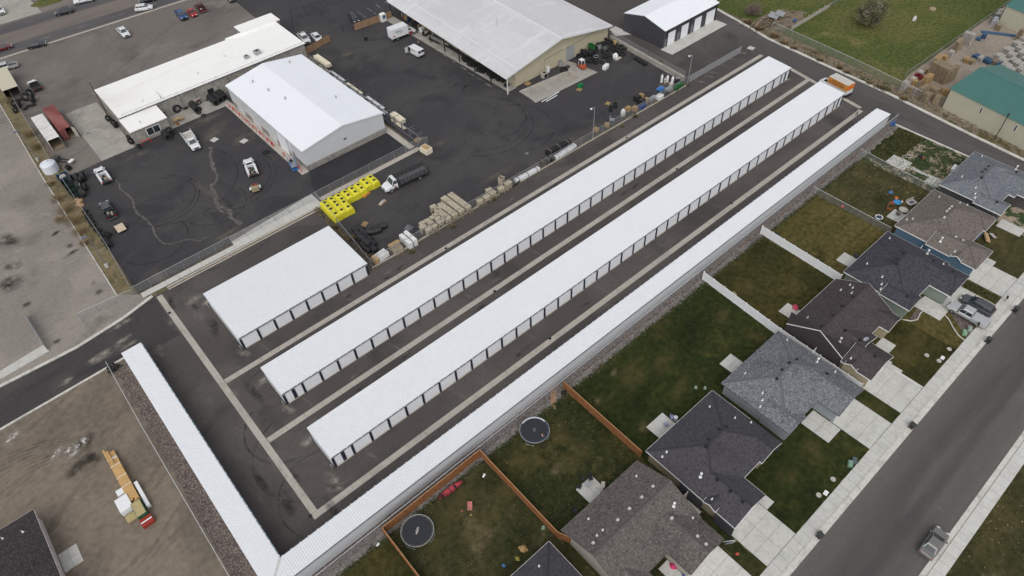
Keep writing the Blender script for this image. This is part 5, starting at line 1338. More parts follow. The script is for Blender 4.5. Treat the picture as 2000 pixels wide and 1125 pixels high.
# flatbed with stake sides
t = thing('flatbed_truck','white cab flatbed truck with black stake sides beside the yellow tanks','truck'); c = PAINT['white']
body_loft([(2.2,1.15,.6,1.7,.12),(3.3,1.15,.6,1.68,.14),(4.2,1.05,.6,1.5,.18),(4.75,.9,.65,1.25,.16),(4.85,.8,.7,1.1,.1)]).obj('body',c,t)
cabin(t,(3.45,2.85,2.25,2.2),1.65,2.65,1.08,.92,c,glass='glass_green',pillars=0)
MB().box(-4.9,2.1,-.5,.5,.6,1.0).obj('chassis',M['trim_black'],t)
MB().box(-4.9,2.05,-1.25,1.25,1.0,1.16).obj('bed',M['trim_black'],t)
dk = MB()
for k in range(8): dk.box(-4.85,1.9,-1.15 + k * .29,-1.15 + k * .29 + .26,1.16,1.185)
dk.obj('deck_boards',plain('deck_grey',(.09,.09,.095,1),.8,var=.2),t)
for s in (-1,1):
    r_ = MB()
    for z_ in (1.5,2.0): r_.box(-4.8,1.9,s * 1.21 - .025,s * 1.21 + .025,z_,z_ + .12)
    for k in range(8): x = -4.75 + k * .94; r_.box(x,x + .08,s * 1.17 - .03,s * 1.17 + .03,1.16,2.2)
    r_.obj('stake_side',M['trim_black'],t)
    for x in (3.7,-2.7): wheel(t,x,s * 1.0,.5,.34)
    MB().box(4.68,4.86,s * .75 - .16,s * .75 + .16,.95,1.2).obj('headlight',M['lamp_white'],t)
    MB().box(2.4,3.2,min(s * 1.152,s * 1.16),max(s * 1.152,s * 1.16),.75,1.05).obj('stripe',INK_K,t)
    MB().box(2.6,3.0,min(s * 1.152,s * 1.165),max(s * 1.152,s * 1.165),1.2,1.45).obj('stripe',INK_R,t)
MB().box(1.95,2.05,-1.2,1.2,1.16,2.3).obj('headboard',M['trim_black'],t); mirrors(t,3.3,1.15,1.7,M['trim_black']); grille(t,4.82,.5,.75,1.1)
MB().box(4.8,4.95,-1.0,1.0,.5,.72).obj('bumper',M['chrome'],t)
place(t,(830,330),(751,366),1.2)
# trailers
t = thing('utility_trailer','small trailer with pale plywood deck behind the dark pickup','trailer')
MB().box(-1.3,1.1,-.8,.8,.5,.56).obj('deck',plain('ply',S(200,182,160),.8,var=.12,vscale=2),t)
MB().box(-1.32,1.12,-.82,.82,.40,.495).obj('frame',M['trim_black'],t)
MB().path([(1.1,-.6,.45),(2.2,0,.45),(1.1,.6,.45)],.04,0,5).obj('drawbar',M['trim_black'],t)
for s in (-1,1): wheel(t,-.2,s * .98,.3,.2); MB().box(-.6,.2,s * .98 - .13,s * .98 + .13,.62,.66).obj('mudguard',M['trim_black'],t)
place(t,(242,455),(227,434),.5)
t = thing('equipment_trailer','tan compressor trailer behind the white service truck','trailer')
tanp = plain('tan_paint',S(150,138,108),.6,var=.15)
MB().box(-1.3,.9,-.75,.75,.5,.66).obj('deck',tanp,t); MB().box(-1.2,-.3,-.7,.7,.66,1.2).obj('compressor',tanp,t)
MB().box(-.2,.8,-.5,.5,.66,1.0).obj('engine',plain('rusty',S(96,62,50),.8,var=.3),t)
MB().cyl((.2,-.3,1.0),.2,.1,10).obj('hose_reel',INK_R,t)
MB().path([(.9,-.5,.5),(1.9,0,.5),(.9,.5,.5)],.05,0,5).obj('drawbar',M['trim_black'],t)
for s in (-1,1): wheel(t,-.3,s * .92,.34,.24); MB().box(-.75,.15,s * .92 - .16,s * .92 + .16,.72,.77).obj('mudguard',M['lamp_white'],t)
place(t,(501,377),(496,356),.5)
# forklift
t = thing('forklift','orange and white forklift beside the roller door','forklift'); p_ = paint('fork_orange',(.42,.07,.02,1))
body_loft([(-1.2,.5,.3,1.05,.2),(-.9,.58,.22,1.15,.2),(.2,.58,.22,.95,.12),(.85,.55,.22,.8,.1)]).obj('body',p_,t)
MB().box(-.3,.35,-.3,.3,.95,1.15).obj('seat',M['trim_black'],t)
g = MB()
for x,y in ((-.55,-.45),(-.55,.45),(.6,-.45),(.6,.45)): g.bar((x,y,.9),(x * .85,y,2.15),.045)
g.obj('cage',M['white_paint'],t); MB().box(-.55,.6,-.5,.5,2.12,2.2).obj('cage_roof',M['white_paint'],t)
MB().box(.95,1.1,-.45,-.3,.05,2.3).box(.95,1.1,.3,.45,.05,2.3).box(.97,1.08,-.299,.299,1.2,1.35).obj('mast',M['trim_black'],t)
for y in (-.3,.22): MB().box(1.1,2.15,y,y + .1,.08,.13).obj('fork',M['trim_black'],t)
for x,r_ in ((.65,.32),(-.75,.26)):
    for s in (-1,1): wheel(t,x,s * .5,r_,.2)
place(t,(1143,132),(1129,122),.8)
# scissor lift
t = thing('scissor_lift','blue scissor lift beside the corner of the white shop','lift'); bl = paint('lift_blue',(.05,.17,.42,1))
MB().box(-1.2,1.2,-.6,.6,.18,.5).obj('base',bl,t)
sc_ = MB()
for k in range(3):
    for y in (-.4,.4):
        sc_.bar((-1.0,y,.55 + k * .16),(1.0,y,.68 + k * .16),.04); sc_.bar((1.0,y,.55 + k * .16),(-1.0,y,.68 + k * .16),.04)
sc_.obj('scissor_stack',bl,t)
MB().box(-1.2,1.2,-.6,.6,1.05,1.12).obj('platform',M['galv'],t)
rl = MB()
for y in (-.58,.58):
    for z_ in (1.6,2.15): rl.bar((-1.18,y,z_),(1.18,y,z_),.03)
    for x in (-1.18,-.4,.4,1.18): rl.bar((x,y,1.1),(x,y,2.15),.03)
for x in (-1.18,1.18):
    for z_ in (1.6,2.15): rl.bar((x,-.58,z_),(x,.58,z_),.03)
rl.obj('guard_rail',bl,t); MB().box(.7,1.1,-.3,.3,1.12,1.5).obj('control_box',M['trim_black'],t)
for x in (-.85,.85):
    for s in (-1,1): wheel(t,x,s * .5,.2,.16)
place(t,(579,333),(566,312),.8)

# ------------------------------------------------------------------ marks on the asphalt: sealed cracks, tyre marks, dust
def ribbon(name,pts,wid,mat,z,parent,seed=0,vary=.35):
    r = random.Random(seed); P = [Vector((p[0],p[1])) for p in pts]; Q = []
    for a,b in zip(P,P[1:]):
        k = max(1,int((b - a).length / .6))
        for i in range(k): Q.append(a + (b - a) * (i / k))
    Q.append(P[-1]); vs = []; fs = []
    for i,p in enumerate(Q):
        d = (Q[min(i + 1,len(Q) - 1)] - Q[max(i - 1,0)]); d = d / max(d.length,1e-6); n = Vector((-d.y,d.x)) * wid * (1 + r.uniform(-vary,vary)) / 2
        j = Vector((r.uniform(-1,1),r.uniform(-1,1))) * wid * vary * .3
        vs += [(p.x + n.x + j.x,p.y + n.y + j.y,z),(p.x - n.x + j.x,p.y - n.y + j.y,z)]
    for i in range(len(Q) - 1): fs.append((2 * i,2 * i + 1,2 * i + 3,2 * i + 2))
    return MB().add(vs,fs).obj(name,M[mat],parent)
M['crack_seal'] = faded('crack_seal',S(136,131,124),.7,1.5,.3,.66); M['crack_thin'] = faded('crack_thin',S(110,106,102),.6,1.2,.36,.66)
M['crack_dark'] = faded('crack_dark',S(44,43,45),.85,1.0,.2,.45)
M['tyre_mark'] = faded('tyre_mark',S(42,41,44),.5,.5,.35,.7)
M['dust_mark'] = faded('dust_mark',S(176,168,156),.75,.7,.38,.68,soft=True)
M['dust_streak'] = faded('dust_streak',S(150,144,136),.55,.8,.40,.75,(1,1,0),soft=True)
M['damp_lot'] = faded('damp_lot',S(58,54,53),.7,.8,.36,.62,soft=True); M['damp_mark'] = faded('damp_mark',S(58,50,42),.8,.5,.38,.62,soft=True)
M['sand_film'] = faded('sand_film',S(126,117,106),.7,.45,.34,.70,soft=True)
zp = lambda ox,oy,k,L: [at(ox + a / k,oy + b / k)[:2] for a,b in L]
yard = tyre_yard
ribbon('crack',zp(0,282,3.99,((895,270),(930,310),(935,350),(985,385),(1035,430),(1045,490),(1070,540),(1120,570),(1190,640),(1205,700),(1245,750),(1280,775),(1350,775),(1400,755),(1470,740),(1550,755),(1620,720))),.30,'crack_seal',.0155,yard,3)
ribbon('crack',zp(0,282,3.99,((1645,20),(1640,100),(1660,180),(1695,250),(1680,290),(1645,320),(1665,370),(1690,400),(1680,440),(1700,480),(1760,500),(1800,520),(1790,560),(1830,595),(1880,620))),.62,'crack_seal',.0155,yard,5,.5)
ribbon('crack',zp(0,282,3.99,((1690,490),(1740,530),(1800,535))),.4,'crack_seal',.016,yard,8)
ribbon('crack',zp(0,282,3.99,((1000,110),(1180,180),(1300,310),(1420,460),(1500,560),(1620,690),(1800,760))),.1,'crack_thin',.0155,yard,9)
ribbon('crack',zp(0,282,3.99,((1085,605),(1165,565))),.14,'crack_seal',.0165,yard,2)
def arc(cu,cv,r,a0,a1,n=26):
    c = at(cu,cv); return [(c.x + r * math.cos(a0 + (a1 - a0) * i / n),c.y + r * math.sin(a0 + (a1 - a0) * i / n)) for i in range(n + 1)]
k_ = 0
for cu,cv,r,a0,a1 in ((310,390,7.0,-2.2,1.2),(308,392,8.0,-2.0,1.0),(440,350,9.0,-2.6,.4),(438,352,10.3,-2.4,.2),(330,470,11,-3.0,-.4),(420,440,12,-2.8,-.6),(340,360,12.5,-2.5,.5),(300,470,6.2,-2.8,0.3),(420,400,6.0,-2.9,.2)):
    k_ += 1; ribbon('tyre_track',arc(cu,cv,r,a0,a1),.26,'tyre_mark',.0145 + .0001 * k_,yard,k_,.15)
mid = bpy.data.objects['supply_yard']
for cu,cv,r,a0,a1 in ((940,240,10,-2.4,.6),(938,243,11.4,-2.4,.5),(955,230,8,-2,.9),(1000,250,9,-1.5,1.2)):
    k_ += 1; ribbon('tyre_track',arc(cu,cv,r,a0,a1),.26,'tyre_mark',.0105 + .0001 * k_,mid,k_,.15)
for cu,cv,r,a0,a1 in ((640,960,6.5,1.2,4.2),(600,880,7.5,1.6,4.4),(560,830,6,2.0,4.6)):
    k_ += 1; ribbon('tyre_track',arc(cu,cv,r,a0,a1),.24,'tyre_mark',.0065 + .0001 * k_,lot,k_,.15)
def patch(u,v,rx,ry,ang,mat,z,parent):
    global k_
    k_ += 1; p = at(u,v); n = 20
    o = MB().poly([(math.cos(2 * math.pi * i / n),math.sin(2 * math.pi * i / n),0) for i in range(n)]).obj('stain',M[mat],parent,(p.x,p.y,z + .00012 * k_),ang); o.scale = (rx,ry,1)
    return o
for u,v,rx,ry,a in ((648,935,1.0,2.0,.3),(655,955,.6,1.6,.9),(563,800,.9,1.6,.5),(512,745,2.0,.9,.3),(600,860,2.0,1.0,.4),(478,690,.8,1.6,.4),(403,590,1.4,.8,.5),(378,585,2.2,1.2,.2),(905,495,.35,2.0,-.4)):
    patch(u,v,rx,ry,a,'dust_mark',.008,lot)
# dust fans washed out below the door pillars of the two long rows
for (y0,xs) in ((65.7,range(8)),(51.9,range(8)),(79.7,range(3))):
    for k in xs: patch(0,0,.35,2.4,.22,'dust_streak',.0085,lot).location[:2] = (12.0 + k * 15.25 + (2 if y0 < 60 else 0),y0 - 1.9)
for u,v in ((1370,160),(1393,142),(1415,128),(1432,116),(1452,104),(1385,150)): patch(u,v,.4,1.5,.5,'dust_mark',.0085,lot)
patch(1540,156,1.6,.5,.2,'dust_mark',.0085,lot); patch(1645,205,1.6,.5,.2,'dust_mark',.0085,lot)
patch(420,255,7,2.4,.6,'sand_film',.014,yard); patch(400,235,6,2.0,.1,'sand_film',.014,yard); patch(480,270,4.5,3,0,'sand_film',.014,yard); patch(265,305,4,1.2,0,'sand_film',.014,yard); patch(440,460,5,1.2,.1,'sand_film',.014,yard); patch(310,545,2,4,0,'sand_film',.014,yard)
patch(410,380,1.0,9,.1,'sand_film',.014,yard)
for u,v,rx,ry in ((180,120,9,3),(120,105,7,2),(250,180,8,3),(330,110,9,4),(90,190,4,6)): patch(u,v,rx,ry,.2,'dust_streak',.004,bpy.data.objects['shop_lot'])
for u,v,rx,ry in ((975,340,6,1.2),(1110,280,14,2),(1040,330,8,1.6),(860,280,3,1.2),(1300,165,3,2),(680,105,3,1.4),(735,110,2,.8)): patch(u,v,rx,ry,.0,'sand_film',.009,mid)
for u,v in ((890,165),(910,168),(905,172)): patch(u,v,1.0,.5,.3,'damp_mark',.009,mid)
rw = road_w
for u,v,rx,ry in ((243,662,2.2,.7),(250,675,2.0,.6),(185,700,2.2,.8),(130,745,1.5,.8),(205,692,3.5,1.2),(235,635,3,.8)): patch(u,v,rx,ry,.1,'dust_mark',.012,rw)
dl = bpy.data.objects['dirt_lot']
M['soot'] = faded('soot',S(54,50,46),.85,.5,.34,.62,soft=True); M['plaster'] = faded('plaster',S(196,191,184),.95,1.6,.44,.56,soft=True)
for u,v,rx,ry,m_ in ((165,865,2.6,1.4,'soot'),(150,915,2.4,1.3,'soot'),(180,895,1.2,1.8,'soot'),(225,720,1.4,.8,'soot')): patch(u,v,rx,ry,.4,m_,.004,dl)
for u,v,rx,ry in ((150,875,2.2,.8),(110,887,1.6,.7),(163,862,1.0,.9),(135,880,1.4,.7),(20,855,2.0,.5),(30,850,1.0,.6)): patch(u,v,rx,ry,.7,'plaster',.007,dl)
for a in range(10):
    ribbon('tyre_track',arc(120 - a * 9,1020 + a * 6,9 + a * .8,.7,2.0),.35,'track_dirt' if 'track_dirt' in M else M.setdefault('track_dirt',faded('track_dirt',S(96,88,78),.38,.6,.4,.75)) and 'track_dirt',.002 + .0001 * a,dl,a,.2)
wl_ = bpy.data.objects['west_lot']
for u,v,rx,ry in ((15,470,2,3.5),(25,520,2,2),(137,480,.9,.9),(110,455,1.5,.7),(140,495,2,.8),(195,570,1,1),(52,595,1.0,.9),(112,665,.9,.9),(185,555,.8,1.2),(20,555,3,3)): patch(u,v,rx,ry,.3,'damp_mark',-.006,wl_)
M['straw'] = faded('straw',S(104,94,58),.55,.6,.34,.68,soft=True); M['straw_pale'] = faded('straw_pale',S(130,117,90),.65,.9,.38,.64,soft=True); M['turf_dark'] = faded('turf_dark',S(36,46,22),.6,.5,.34,.66,soft=True)
LW = [o for o in bpy.data.objects if o.name.startswith('lawn')]
def lawn_patch(u,v,rx,ry,mat,a=.3):
    p = at(u,v); o = [q for q in LW if min(c[0] for c in q.bound_box) <= p.x <= max(c[0] for c in q.bound_box)]; patch(u,v,rx,ry,a,mat,.006,o[0] if o else LW[0])
for q in ((1235,735,5,3),(1165,785,2.2,1.8),(1258,832,2.0,1.4),(1290,640,4,2),(1300,700,5,2),(1410,612,3,2),(1330,760,4,1.5),(1480,660,2,3),(1075,865,3.2,2.6),(1050,895,3.5,2.2),(1110,900,3,2),(1090,835,2,2),(1140,880,2,2),(1010,900,2,2),(900,965,4,2.4),(870,1005,3,2.5),(930,1050,4,3),(960,1010,3,2),(985,960,3,2),(850,1060,3,2),(1460,560,3,3),(1440,520,2,2),(1550,560,3,2),(1590,880,3.5,2.5),(1540,930,3,2),(1620,840,2.5,2),(1790,660,3.5,2),(1760,690,3,2.4),(1830,630,2,2),(1740,330,3,2),(1690,350,3,2),(1650,380,3,2),(1950,470,3,3),(1980,500,2,2),(1960,1000,6,3),(1930,1060,5,3),(1710,800,2,3),(1100,860,2,4)): lawn_patch(*q,'straw')
for q in ((1090,916,1.6,1.2),(1165,785,1.0,.7),(1255,835,1.1,.6),(935,1060,1.6,1.2),(950,1045,1.5,1.0),(1200,727,1.2,.6),(925,1025,1.2,2.2),(1170,720,1.8,.8),(1670,340,1.4,1),(1700,420,1.2,.6),(1535,350,1.5,1)): lawn_patch(*q,'straw_pale')
for q in ((1100,880,1.0,2.4),(1060,890,.8,1.6),(1180,840,4,2),(1150,800,2,3),(960,930,3,2),(1010,1050,3,2),(1350,650,6,3),(1250,780,6,2),(1480,480,4,2),(1580,970,4,2),(1530,1000,4,1.5),(1740,640,2,3),(1870,690,2,2),(1640,800,2,2),(1600,500,3,2),(1720,390,3,2)): lawn_patch(*q,'turf_dark')
st_ = bpy.data.objects['street']
M['wear_dark'] = faded('wear_dark',S(86,84,84),.25,.25,.2,.55,(10,1,0),soft=True); M['wear_light'] = faded('wear_light',S(120,115,110),.35,.25,.3,.65,(10,1,0),soft=True)
for y_,m_,ry in ((-1.2,'wear_dark',2.8),(-3.6,'wear_dark',1.3),(1.2,'wear_light',1.2),(-5.9,'wear_light',1.5)):
    for k in range(4): patch(0,0,34,ry,0,m_,.007,st_).location[:2] = (25 + k * 32,y_)
for i_ in range(70):   # oil drips, damp spots and dust on the drive lanes
    y_ = rnd.choice((49.6,46.2,60.4,63.9,74.2,77.6)); patch(0,0,rnd.uniform(.4,2.6),rnd.uniform(.15,.6),rnd.uniform(-.2,.2),rnd.choice(('damp_lot','dust_streak')),.0085,lot).location[:2] = (rnd.uniform(8,134),y_ + rnd.uniform(-.8,.8))
for i_ in range(16): patch(0,0,rnd.uniform(.4,1.4),rnd.uniform(1,4),rnd.uniform(-.2,.2),rnd.choice(('damp_lot','dust_streak')),.0085,lot).location[:2] = (rnd.uniform(-1,8),rnd.uniform(46,98))
# parking bay lines and dashes
def line(parent,a,b,wd,z,mat='line_white',name='painted_line'):
    A,B = Vector(a[:2]),Vector(b[:2]); d = (B - A).normalized(); n = Vector((-d.y,d.x)) * wd / 2
    MB().add([(A.x - n.x,A.y - n.y,z),(B.x - n.x,B.y - n.y,z),(B.x + n.x,B.y + n.y,z),(A.x + n.x,A.y + n.y,z)],[(0,1,2,3)]).obj(name,M[mat],parent)
for u,v in ((825,77),(842,90),(856,100),(871,110),(885,120),(906,134),(921,145),(938,155),(954,166),(810,66)):
    p = at(u,v); line(mid,(p.x - .05,p.y + 1.1),(p.x + .05,p.y - 1.1),.16,.012)
sl_ = bpy.data.objects['shop_lot']
for a,b in (((336,30),(351,43)),((397,13),(409,22)),((413,3),(429,16)),((437,0),(449,9)),((460,-6),(467,2)),((398,8),(422,-2))): line(sl_,at(*a),at(*b),.12,.012)
cl_ = bpy.data.objects['corner_lot']
for a,b in (((716,15),(735,28)),((733,8),(750,20)),((749,2),(765,12)),((697,22),(715,35))): line(cl_,at(*a),at(*b),.11,.012)
for i,L in enumerate((((540,18),(500,35),(440,60)),((567,17),(620,5),(680,-8)),((567,17),(571,40),(575,62)),((575,40),(600,30),(625,28),(650,42),(668,50),(672,65)),((600,30),(590,10)),((625,28),(640,5)))): ribbon('crack',[at(*q)[:2] for q in L],.13,'crack_dark',.009,cl_,i + 40)
# square utility covers
def cover(label,u,v,s,mat='concrete',rz=.3,hole_=True):
    p = at(u,v); o = MB().box(-s,s,-s,s,-.02,.03).obj('utility_cover',M[mat],None,(p.x,p.y,0),rz); tag(o,label,'cover')
    if hole_: MB().cyl((0,0,.03),.14,.004,10).obj('lid',M['gutter_grey'],o)
cover('pale square utility cover near the red bollards',476.5,275.5,.7); cover('dusty square utility cover beside the dump body truck',418.7,273,.7)
cover('white diamond utility frame at the side road corner',1467,94,.75,rz=.1)
for u,v,lab in ((172,260,'round manhole cover in the concrete wash pad'),(1029,300,'round manhole cover in the pipe yard asphalt')):
    p = at(u,v); tag(MB().cyl((0,0,0),.4,.045,16).obj('manhole_cover',M['gutter_grey'],None,(p.x,p.y,0)),lab,'cover')

# ------------------------------------------------------------------ poles, wires
def pole_arm_lamp(label,u,v,h,dx,dy):
    p = at(u,v); t = thing('street_lamp',label,'lamp post',p)
    MB().cyl((0,0,0),.11,h,8,0,.06).obj('pole',M['galv'],t)
    MB().path([(0,0,h - .3),(dx * .3,dy * .3,h + .1),(dx,dy,h + .15)],.045,0,6).obj('arm',M['galv'],t)
    MB().lathe([(.08,.1),(.26,0),(.22,-.14),(.05,-.18)],10,0,(dx,dy,h + .1)).obj('lamp_head',M['lamp_white'],t)
pole_arm_lamp('lamp post with curved arm at the end of the concrete block wall',1343,163,7.0,-.9,.1)
pole_arm_lamp('lamp post with curved arm by the pallets along the pipe yard fence',1158,272,7.6,-.9,.1)
def shoebox(label,base,h,n=1):
    p = at(*base); t = thing('lot_lamp',label,'lamp post',p)
    MB().cyl((0,0,0),.3,.7,10).obj('footing',M['concrete'],t); MB().box(-.07,.07,-.07,.07,.7,h).obj('pole',M['gutter_grey'],t)
    MB().box(-.95,-.05,-.28,.28,h - .1,h + .12).obj('lamp_head',M['gutter_grey'],t)
shoebox('shoebox lamp on the grass strip near the white tank',(75,314),7.5); shoebox('shoebox lamp on the grass strip near the yard corner',(210,521),7.5)
p = at(1943,271); t = thing('street_lamp','thin dark lamp post in front of the cream barn','lamp post',p)
MB().cyl((0,0,0),.08,5.6,7).obj('pole',M['black'],t); MB().box(-.3,.3,-.18,.18,5.6,5.75).obj('lamp_head',M['black'],t)
p = at(214,233); t = thing('utility_pole','leaning brown utility pole at the corner of the tyre shop','pole',p)
M['pole_wood'] = plain('pole_wood',S(92,80,70),.9,var=.2)
MB().cyl((0,0,0),.17,9.3,9,0,.12).obj('pole',M['pole_wood'],t)
MB().path([(.1,.2,6.0),(-.3,3.2,5.6),(.6,.5,4.6)],.03,0,5).obj('bracket',M['galv'],t)
P0 = Vector(p) + Vector((0,0,7.4))
def wire(label,a,b,sag,r=.022):
    a,b = Vector(a),Vector(b); o_ = a.copy()
    pts = [a.lerp(b,i / 16) - Vector((0,0,sag * 4 * (i / 16) * (1 - i / 16))) - o_ for i in range(17)]
    o = MB().path(pts,r,0,4).obj('overhead_wire',M['black'],None,o_); tag(o,label,'wire','wires at the utility pole')
wire('overhead wire crossing above the tyre shop roof',P0,Vector((118,236,8)),1.2)
wire('overhead wire running from the pole toward the containers',P0 + Vector((0,0,-1)),Vector((-40,176,6.0)),.8)
wire('thin guy wire slanting down to the concrete pad',P0 + Vector((0,0,.3)),at(138,257,0.02),0.0)

# ------------------------------------------------------------------ tyres
def tyre_mesh(R,wd,name='tyre'):
    n,mb = 18,MB(); ri = R * .56
    prof = [(ri,-wd * .42),(R * .9,-wd / 2),(R,-wd * .36),(R,wd * .36),(R * .9,wd / 2),(ri,wd * .42),(ri * 1.15,0)]
    mb.rings([[(pr * math.cos(2 * math.pi * k / n),pr * math.sin(2 * math.pi * k / n),pz) for pr,pz in prof] for k in range(n)],close=True)
    return mb.mesh(name,M['rubber'])
TY = {s: tyre_mesh(R,w_) for s,(R,w_) in dict(car=(.36,.24),truck=(.54,.3),big=(.75,.5),loader=(.95,.65)).items()}
TR = dict(car=(.36,.24),truck=(.54,.3),big=(.75,.5),loader=(.95,.65))
def tyre(u,v,size='truck',mode='flat',z=0.0,heading=0.0,label=None,group=None,pos=None):
    R,wd = TR[size]; p = pos if pos is not None else at(u,v,z)
    o = link('tyre',TY[size],None,(p.x,p.y,z + (wd / 2 if mode == 'flat' else R)))
    if mode == 'stand': o.rotation_euler = (math.pi / 2,0,heading)
    elif mode == 'lean': o.rotation_euler = (math.radians(62),0,heading); o.location.z = z + R * .9
    return tag(o,label,'tyre',group)
def tyre_roll(a,b,size,label,group,z=0.0):
    A,B = at(*a,TR[size][0]),at(*b,TR[size][0]); A.z = B.z = 0; d = B - A; n = max(2,round(d.length / (TR[size][1] * 1.05)))
    h = math.atan2(d.y,d.x) + math.pi / 2
    for i in range(n): tyre(0,0,size,'stand',z,h,label,group,A + d * (i / (n - 1)))
g3 = lambda a,b: (180 + a / 7.692,160 + b / 7.692)
tyre_roll(g3(1765,225),g3(1860,310),'big','big tyre lined up in the rolls against the tyre shop wall by the door','tyre rolls by the tyre shop door')
tyre_roll(g3(1840,190),g3(1930,265),'big','big tyre lined up in the rolls against the tyre shop wall by the door','tyre rolls by the tyre shop door')
tyre_roll(g3(1910,160),g3(1990,230),'big','big tyre lined up in the rolls against the tyre shop wall by the door','tyre rolls by the tyre shop door')
tyre_roll(g3(1500,335),g3(1575,415),'big','big tyre in the short roll beside the small compressor','tyre roll by the compressor')
tyre_roll(g3(1085,765),g3(1140,825),'big','big tyre with grey rim leaning in a row under the tyre shop window','tyres at the tyre shop window')
tyre_roll(g3(1150,725),g3(1185,762),'big','big tyre with grey rim leaning in a row under the tyre shop window','tyres at the tyre shop window')
for (a,b),s_,m_,lab in (((1135,510),'big','stand','single big tyre standing at the corner of the low annex'),((1295,455),'loader','stand','grey rimmed loader tyre standing against the block wall'),((1395,400),'loader','lean','black loader tyre leaning against the block wall'),((1625,440),'truck','stand','tyre standing at the end of the short roll'),
                            ((1605,475),'truck','flat','tyre lying flat on the apron beside the short roll'),((1675,512),'truck','flat','tyre lying flat at the edge of the apron'),((1725,268),'truck','flat','small tyre lying behind the compressor'),((262,585),'big','lean','tyre leaning at the foot of the utility pole'),
                            ((340,650),'big','lean','dark tyre leaning on the side wall of the tyre shop'),((372,685),'big','stand','tyre standing beside the leaning tyre at the side wall'),((560,860),'truck','lean','small tyre leaning on the annex corner'),((598,925),'big','lean','big tyre leaning on the annex corner')):
    u,v = g3(a,b); tyre(u,v,s_,m_,0,.9 if a < 700 else .35,lab,None)
ORD = ('first','second','third','fourth','fifth','sixth','seventh','eighth','ninth')
for i_,(a,b) in enumerate(((665,232),(700,300),(716,342),(752,388),(782,440),(832,505),(868,527),(907,582),(952,662))):
    for z_ in (0,.31): tyre(80 + a / 7.692,380 + b / 7.692 + 3,'truck','flat',z_,0,'%s tyre of the %s short stack along the yard fence, counted from the bins' % ('lower' if z_ == 0 else 'upper',ORD[i_]),'tyre stacks along the yard fence')
tyre_roll((207,457),(213,459),'truck','tyre standing beside the stacks near the plywood trailer','standing tyres near the trailer')
tyre_roll((206,470),(213,481),'truck','tyre standing at the end of the fence stacks','standing tyres at the fence end')
g6 = lambda a,b: (20 + a / 7.692,260 + b / 7.692)
tyre_roll(g6(910,690),g6(1090,640),'loader','huge ribbed tyre lying in the long roll beside the service truck','roll of huge tyres')
for a,b,lab in ((1020,780,'loader wheel with white hub below the long tyre roll'),(1085,890,'loader wheel with grey rim below the white hubbed one')):
    u,v = g6(a,b); p = at(u,v,.9); t = thing('loader_wheel',lab,'wheel',(p.x,p.y,.95),1.2); o = link('tyre',TY['loader'],t); o.rotation_euler = (math.pi / 2,0,0)
    MB().cyl((0,-.2,0),.5,.4,14,axis='y').cyl((0,-.3,0),.2,.6,10,axis='y').obj('rim',M['galv'] if b > 800 else M['white_paint'],t)
    tyre(u + 9,v - 6,'big','stand',0,1.2,'tyre standing behind the ' + lab[:12] + ' at the fence','tyres behind the loader wheels')
for a,b in ((905,555),(880,540)): 
    u,v = g6(a,b); tyre(u,v,'truck','stand',0,.4,'black tyre of the scrap axle beside the white tank','tyres of the scrap axle')
g2 = lambda a,b: (a / 7.692,120 + b / 7.692)
for i,(a,b,s_,m_) in enumerate(((410,580,'loader','lean'),(470,520,'loader','lean'),(515,610,'loader','stand'),(290,590,'truck','flat'),(255,600,'truck','flat'),(330,575,'truck','flat'),(230,670,'big','stand'),(290,670,'big','stand'),(310,690,'big','stand'),(430,680,'truck','flat'),(475,672,'truck','flat'),(510,660,'truck','flat'),(382,722,'truck','flat'),(255,770,'big','stand'))):
    u,v = g2(a,b); tyre(u,v,s_,m_,0,.5 + .3 * (i % 3),'used tyre in the loose heap in front of the open canopy','tyre heap by the open canopy')
for i,(a,b) in enumerate(((780,800),(810,790),(830,830),(790,840),(860,900),(830,880),(900,890),(930,910),(860,950),(1000,1010),(1030,1030))):
    u,v = g2(a,b); tyre(u,v,'truck','lean' if i % 2 else 'stand',0,.9 + .2 * (i % 3),'tyre in the pile beside the red shipping container','tyre pile by the red container')
for u,v,m_ in ((517,299,'flat'),(521,297,'flat')): tyre(u,v,'truck',m_,.0 if u < 519 else .2,0,'tyre lying alone on the asphalt near the white shop','pair of tyres on the asphalt')
gw = lambda a,b: (980 + a / 7.692,40 + b / 7.692)
r_ = random.Random(3)
for (a,b) in ((1160,545),(1200,500),(1230,500),(1270,505),(1310,510),(1350,500),(1400,480),(1330,530),(1420,420),(1455,400),(1510,360),(1540,340),(1570,310),(1600,325),(1640,330),(1380,550),(1300,620),(1330,610),(1255,525),(1210,540)):
    u,v = gw(a,b); tyre(u,v,r_.choice(('big','truck','big')),r_.choice(('flat','lean','flat')),r_.choice((0,.35)),r_.uniform(0,3),'black coil in the heap against the warehouse wall','black coils at the warehouse wall')
for (a,b,s_) in ((1660,400,'big'),(1640,440,'big'),(1700,460,'big'),(1770,380,'loader'),(1780,420,'loader'),(1750,450,'big'),(1840,420,'loader'),(1810,520,'loader'),(1570,500,'loader'),(1540,470,'big'),(1620,570,'big'),(1610,600,'truck'),(1500,635,'truck'),(1560,540,'big')):
    u,v = gw(a,b); tyre(u,v,s_,'flat',r_.choice((0,0,.5)),0,'large black coil lying in the yard corner by the block wall','black coils in the yard corner')

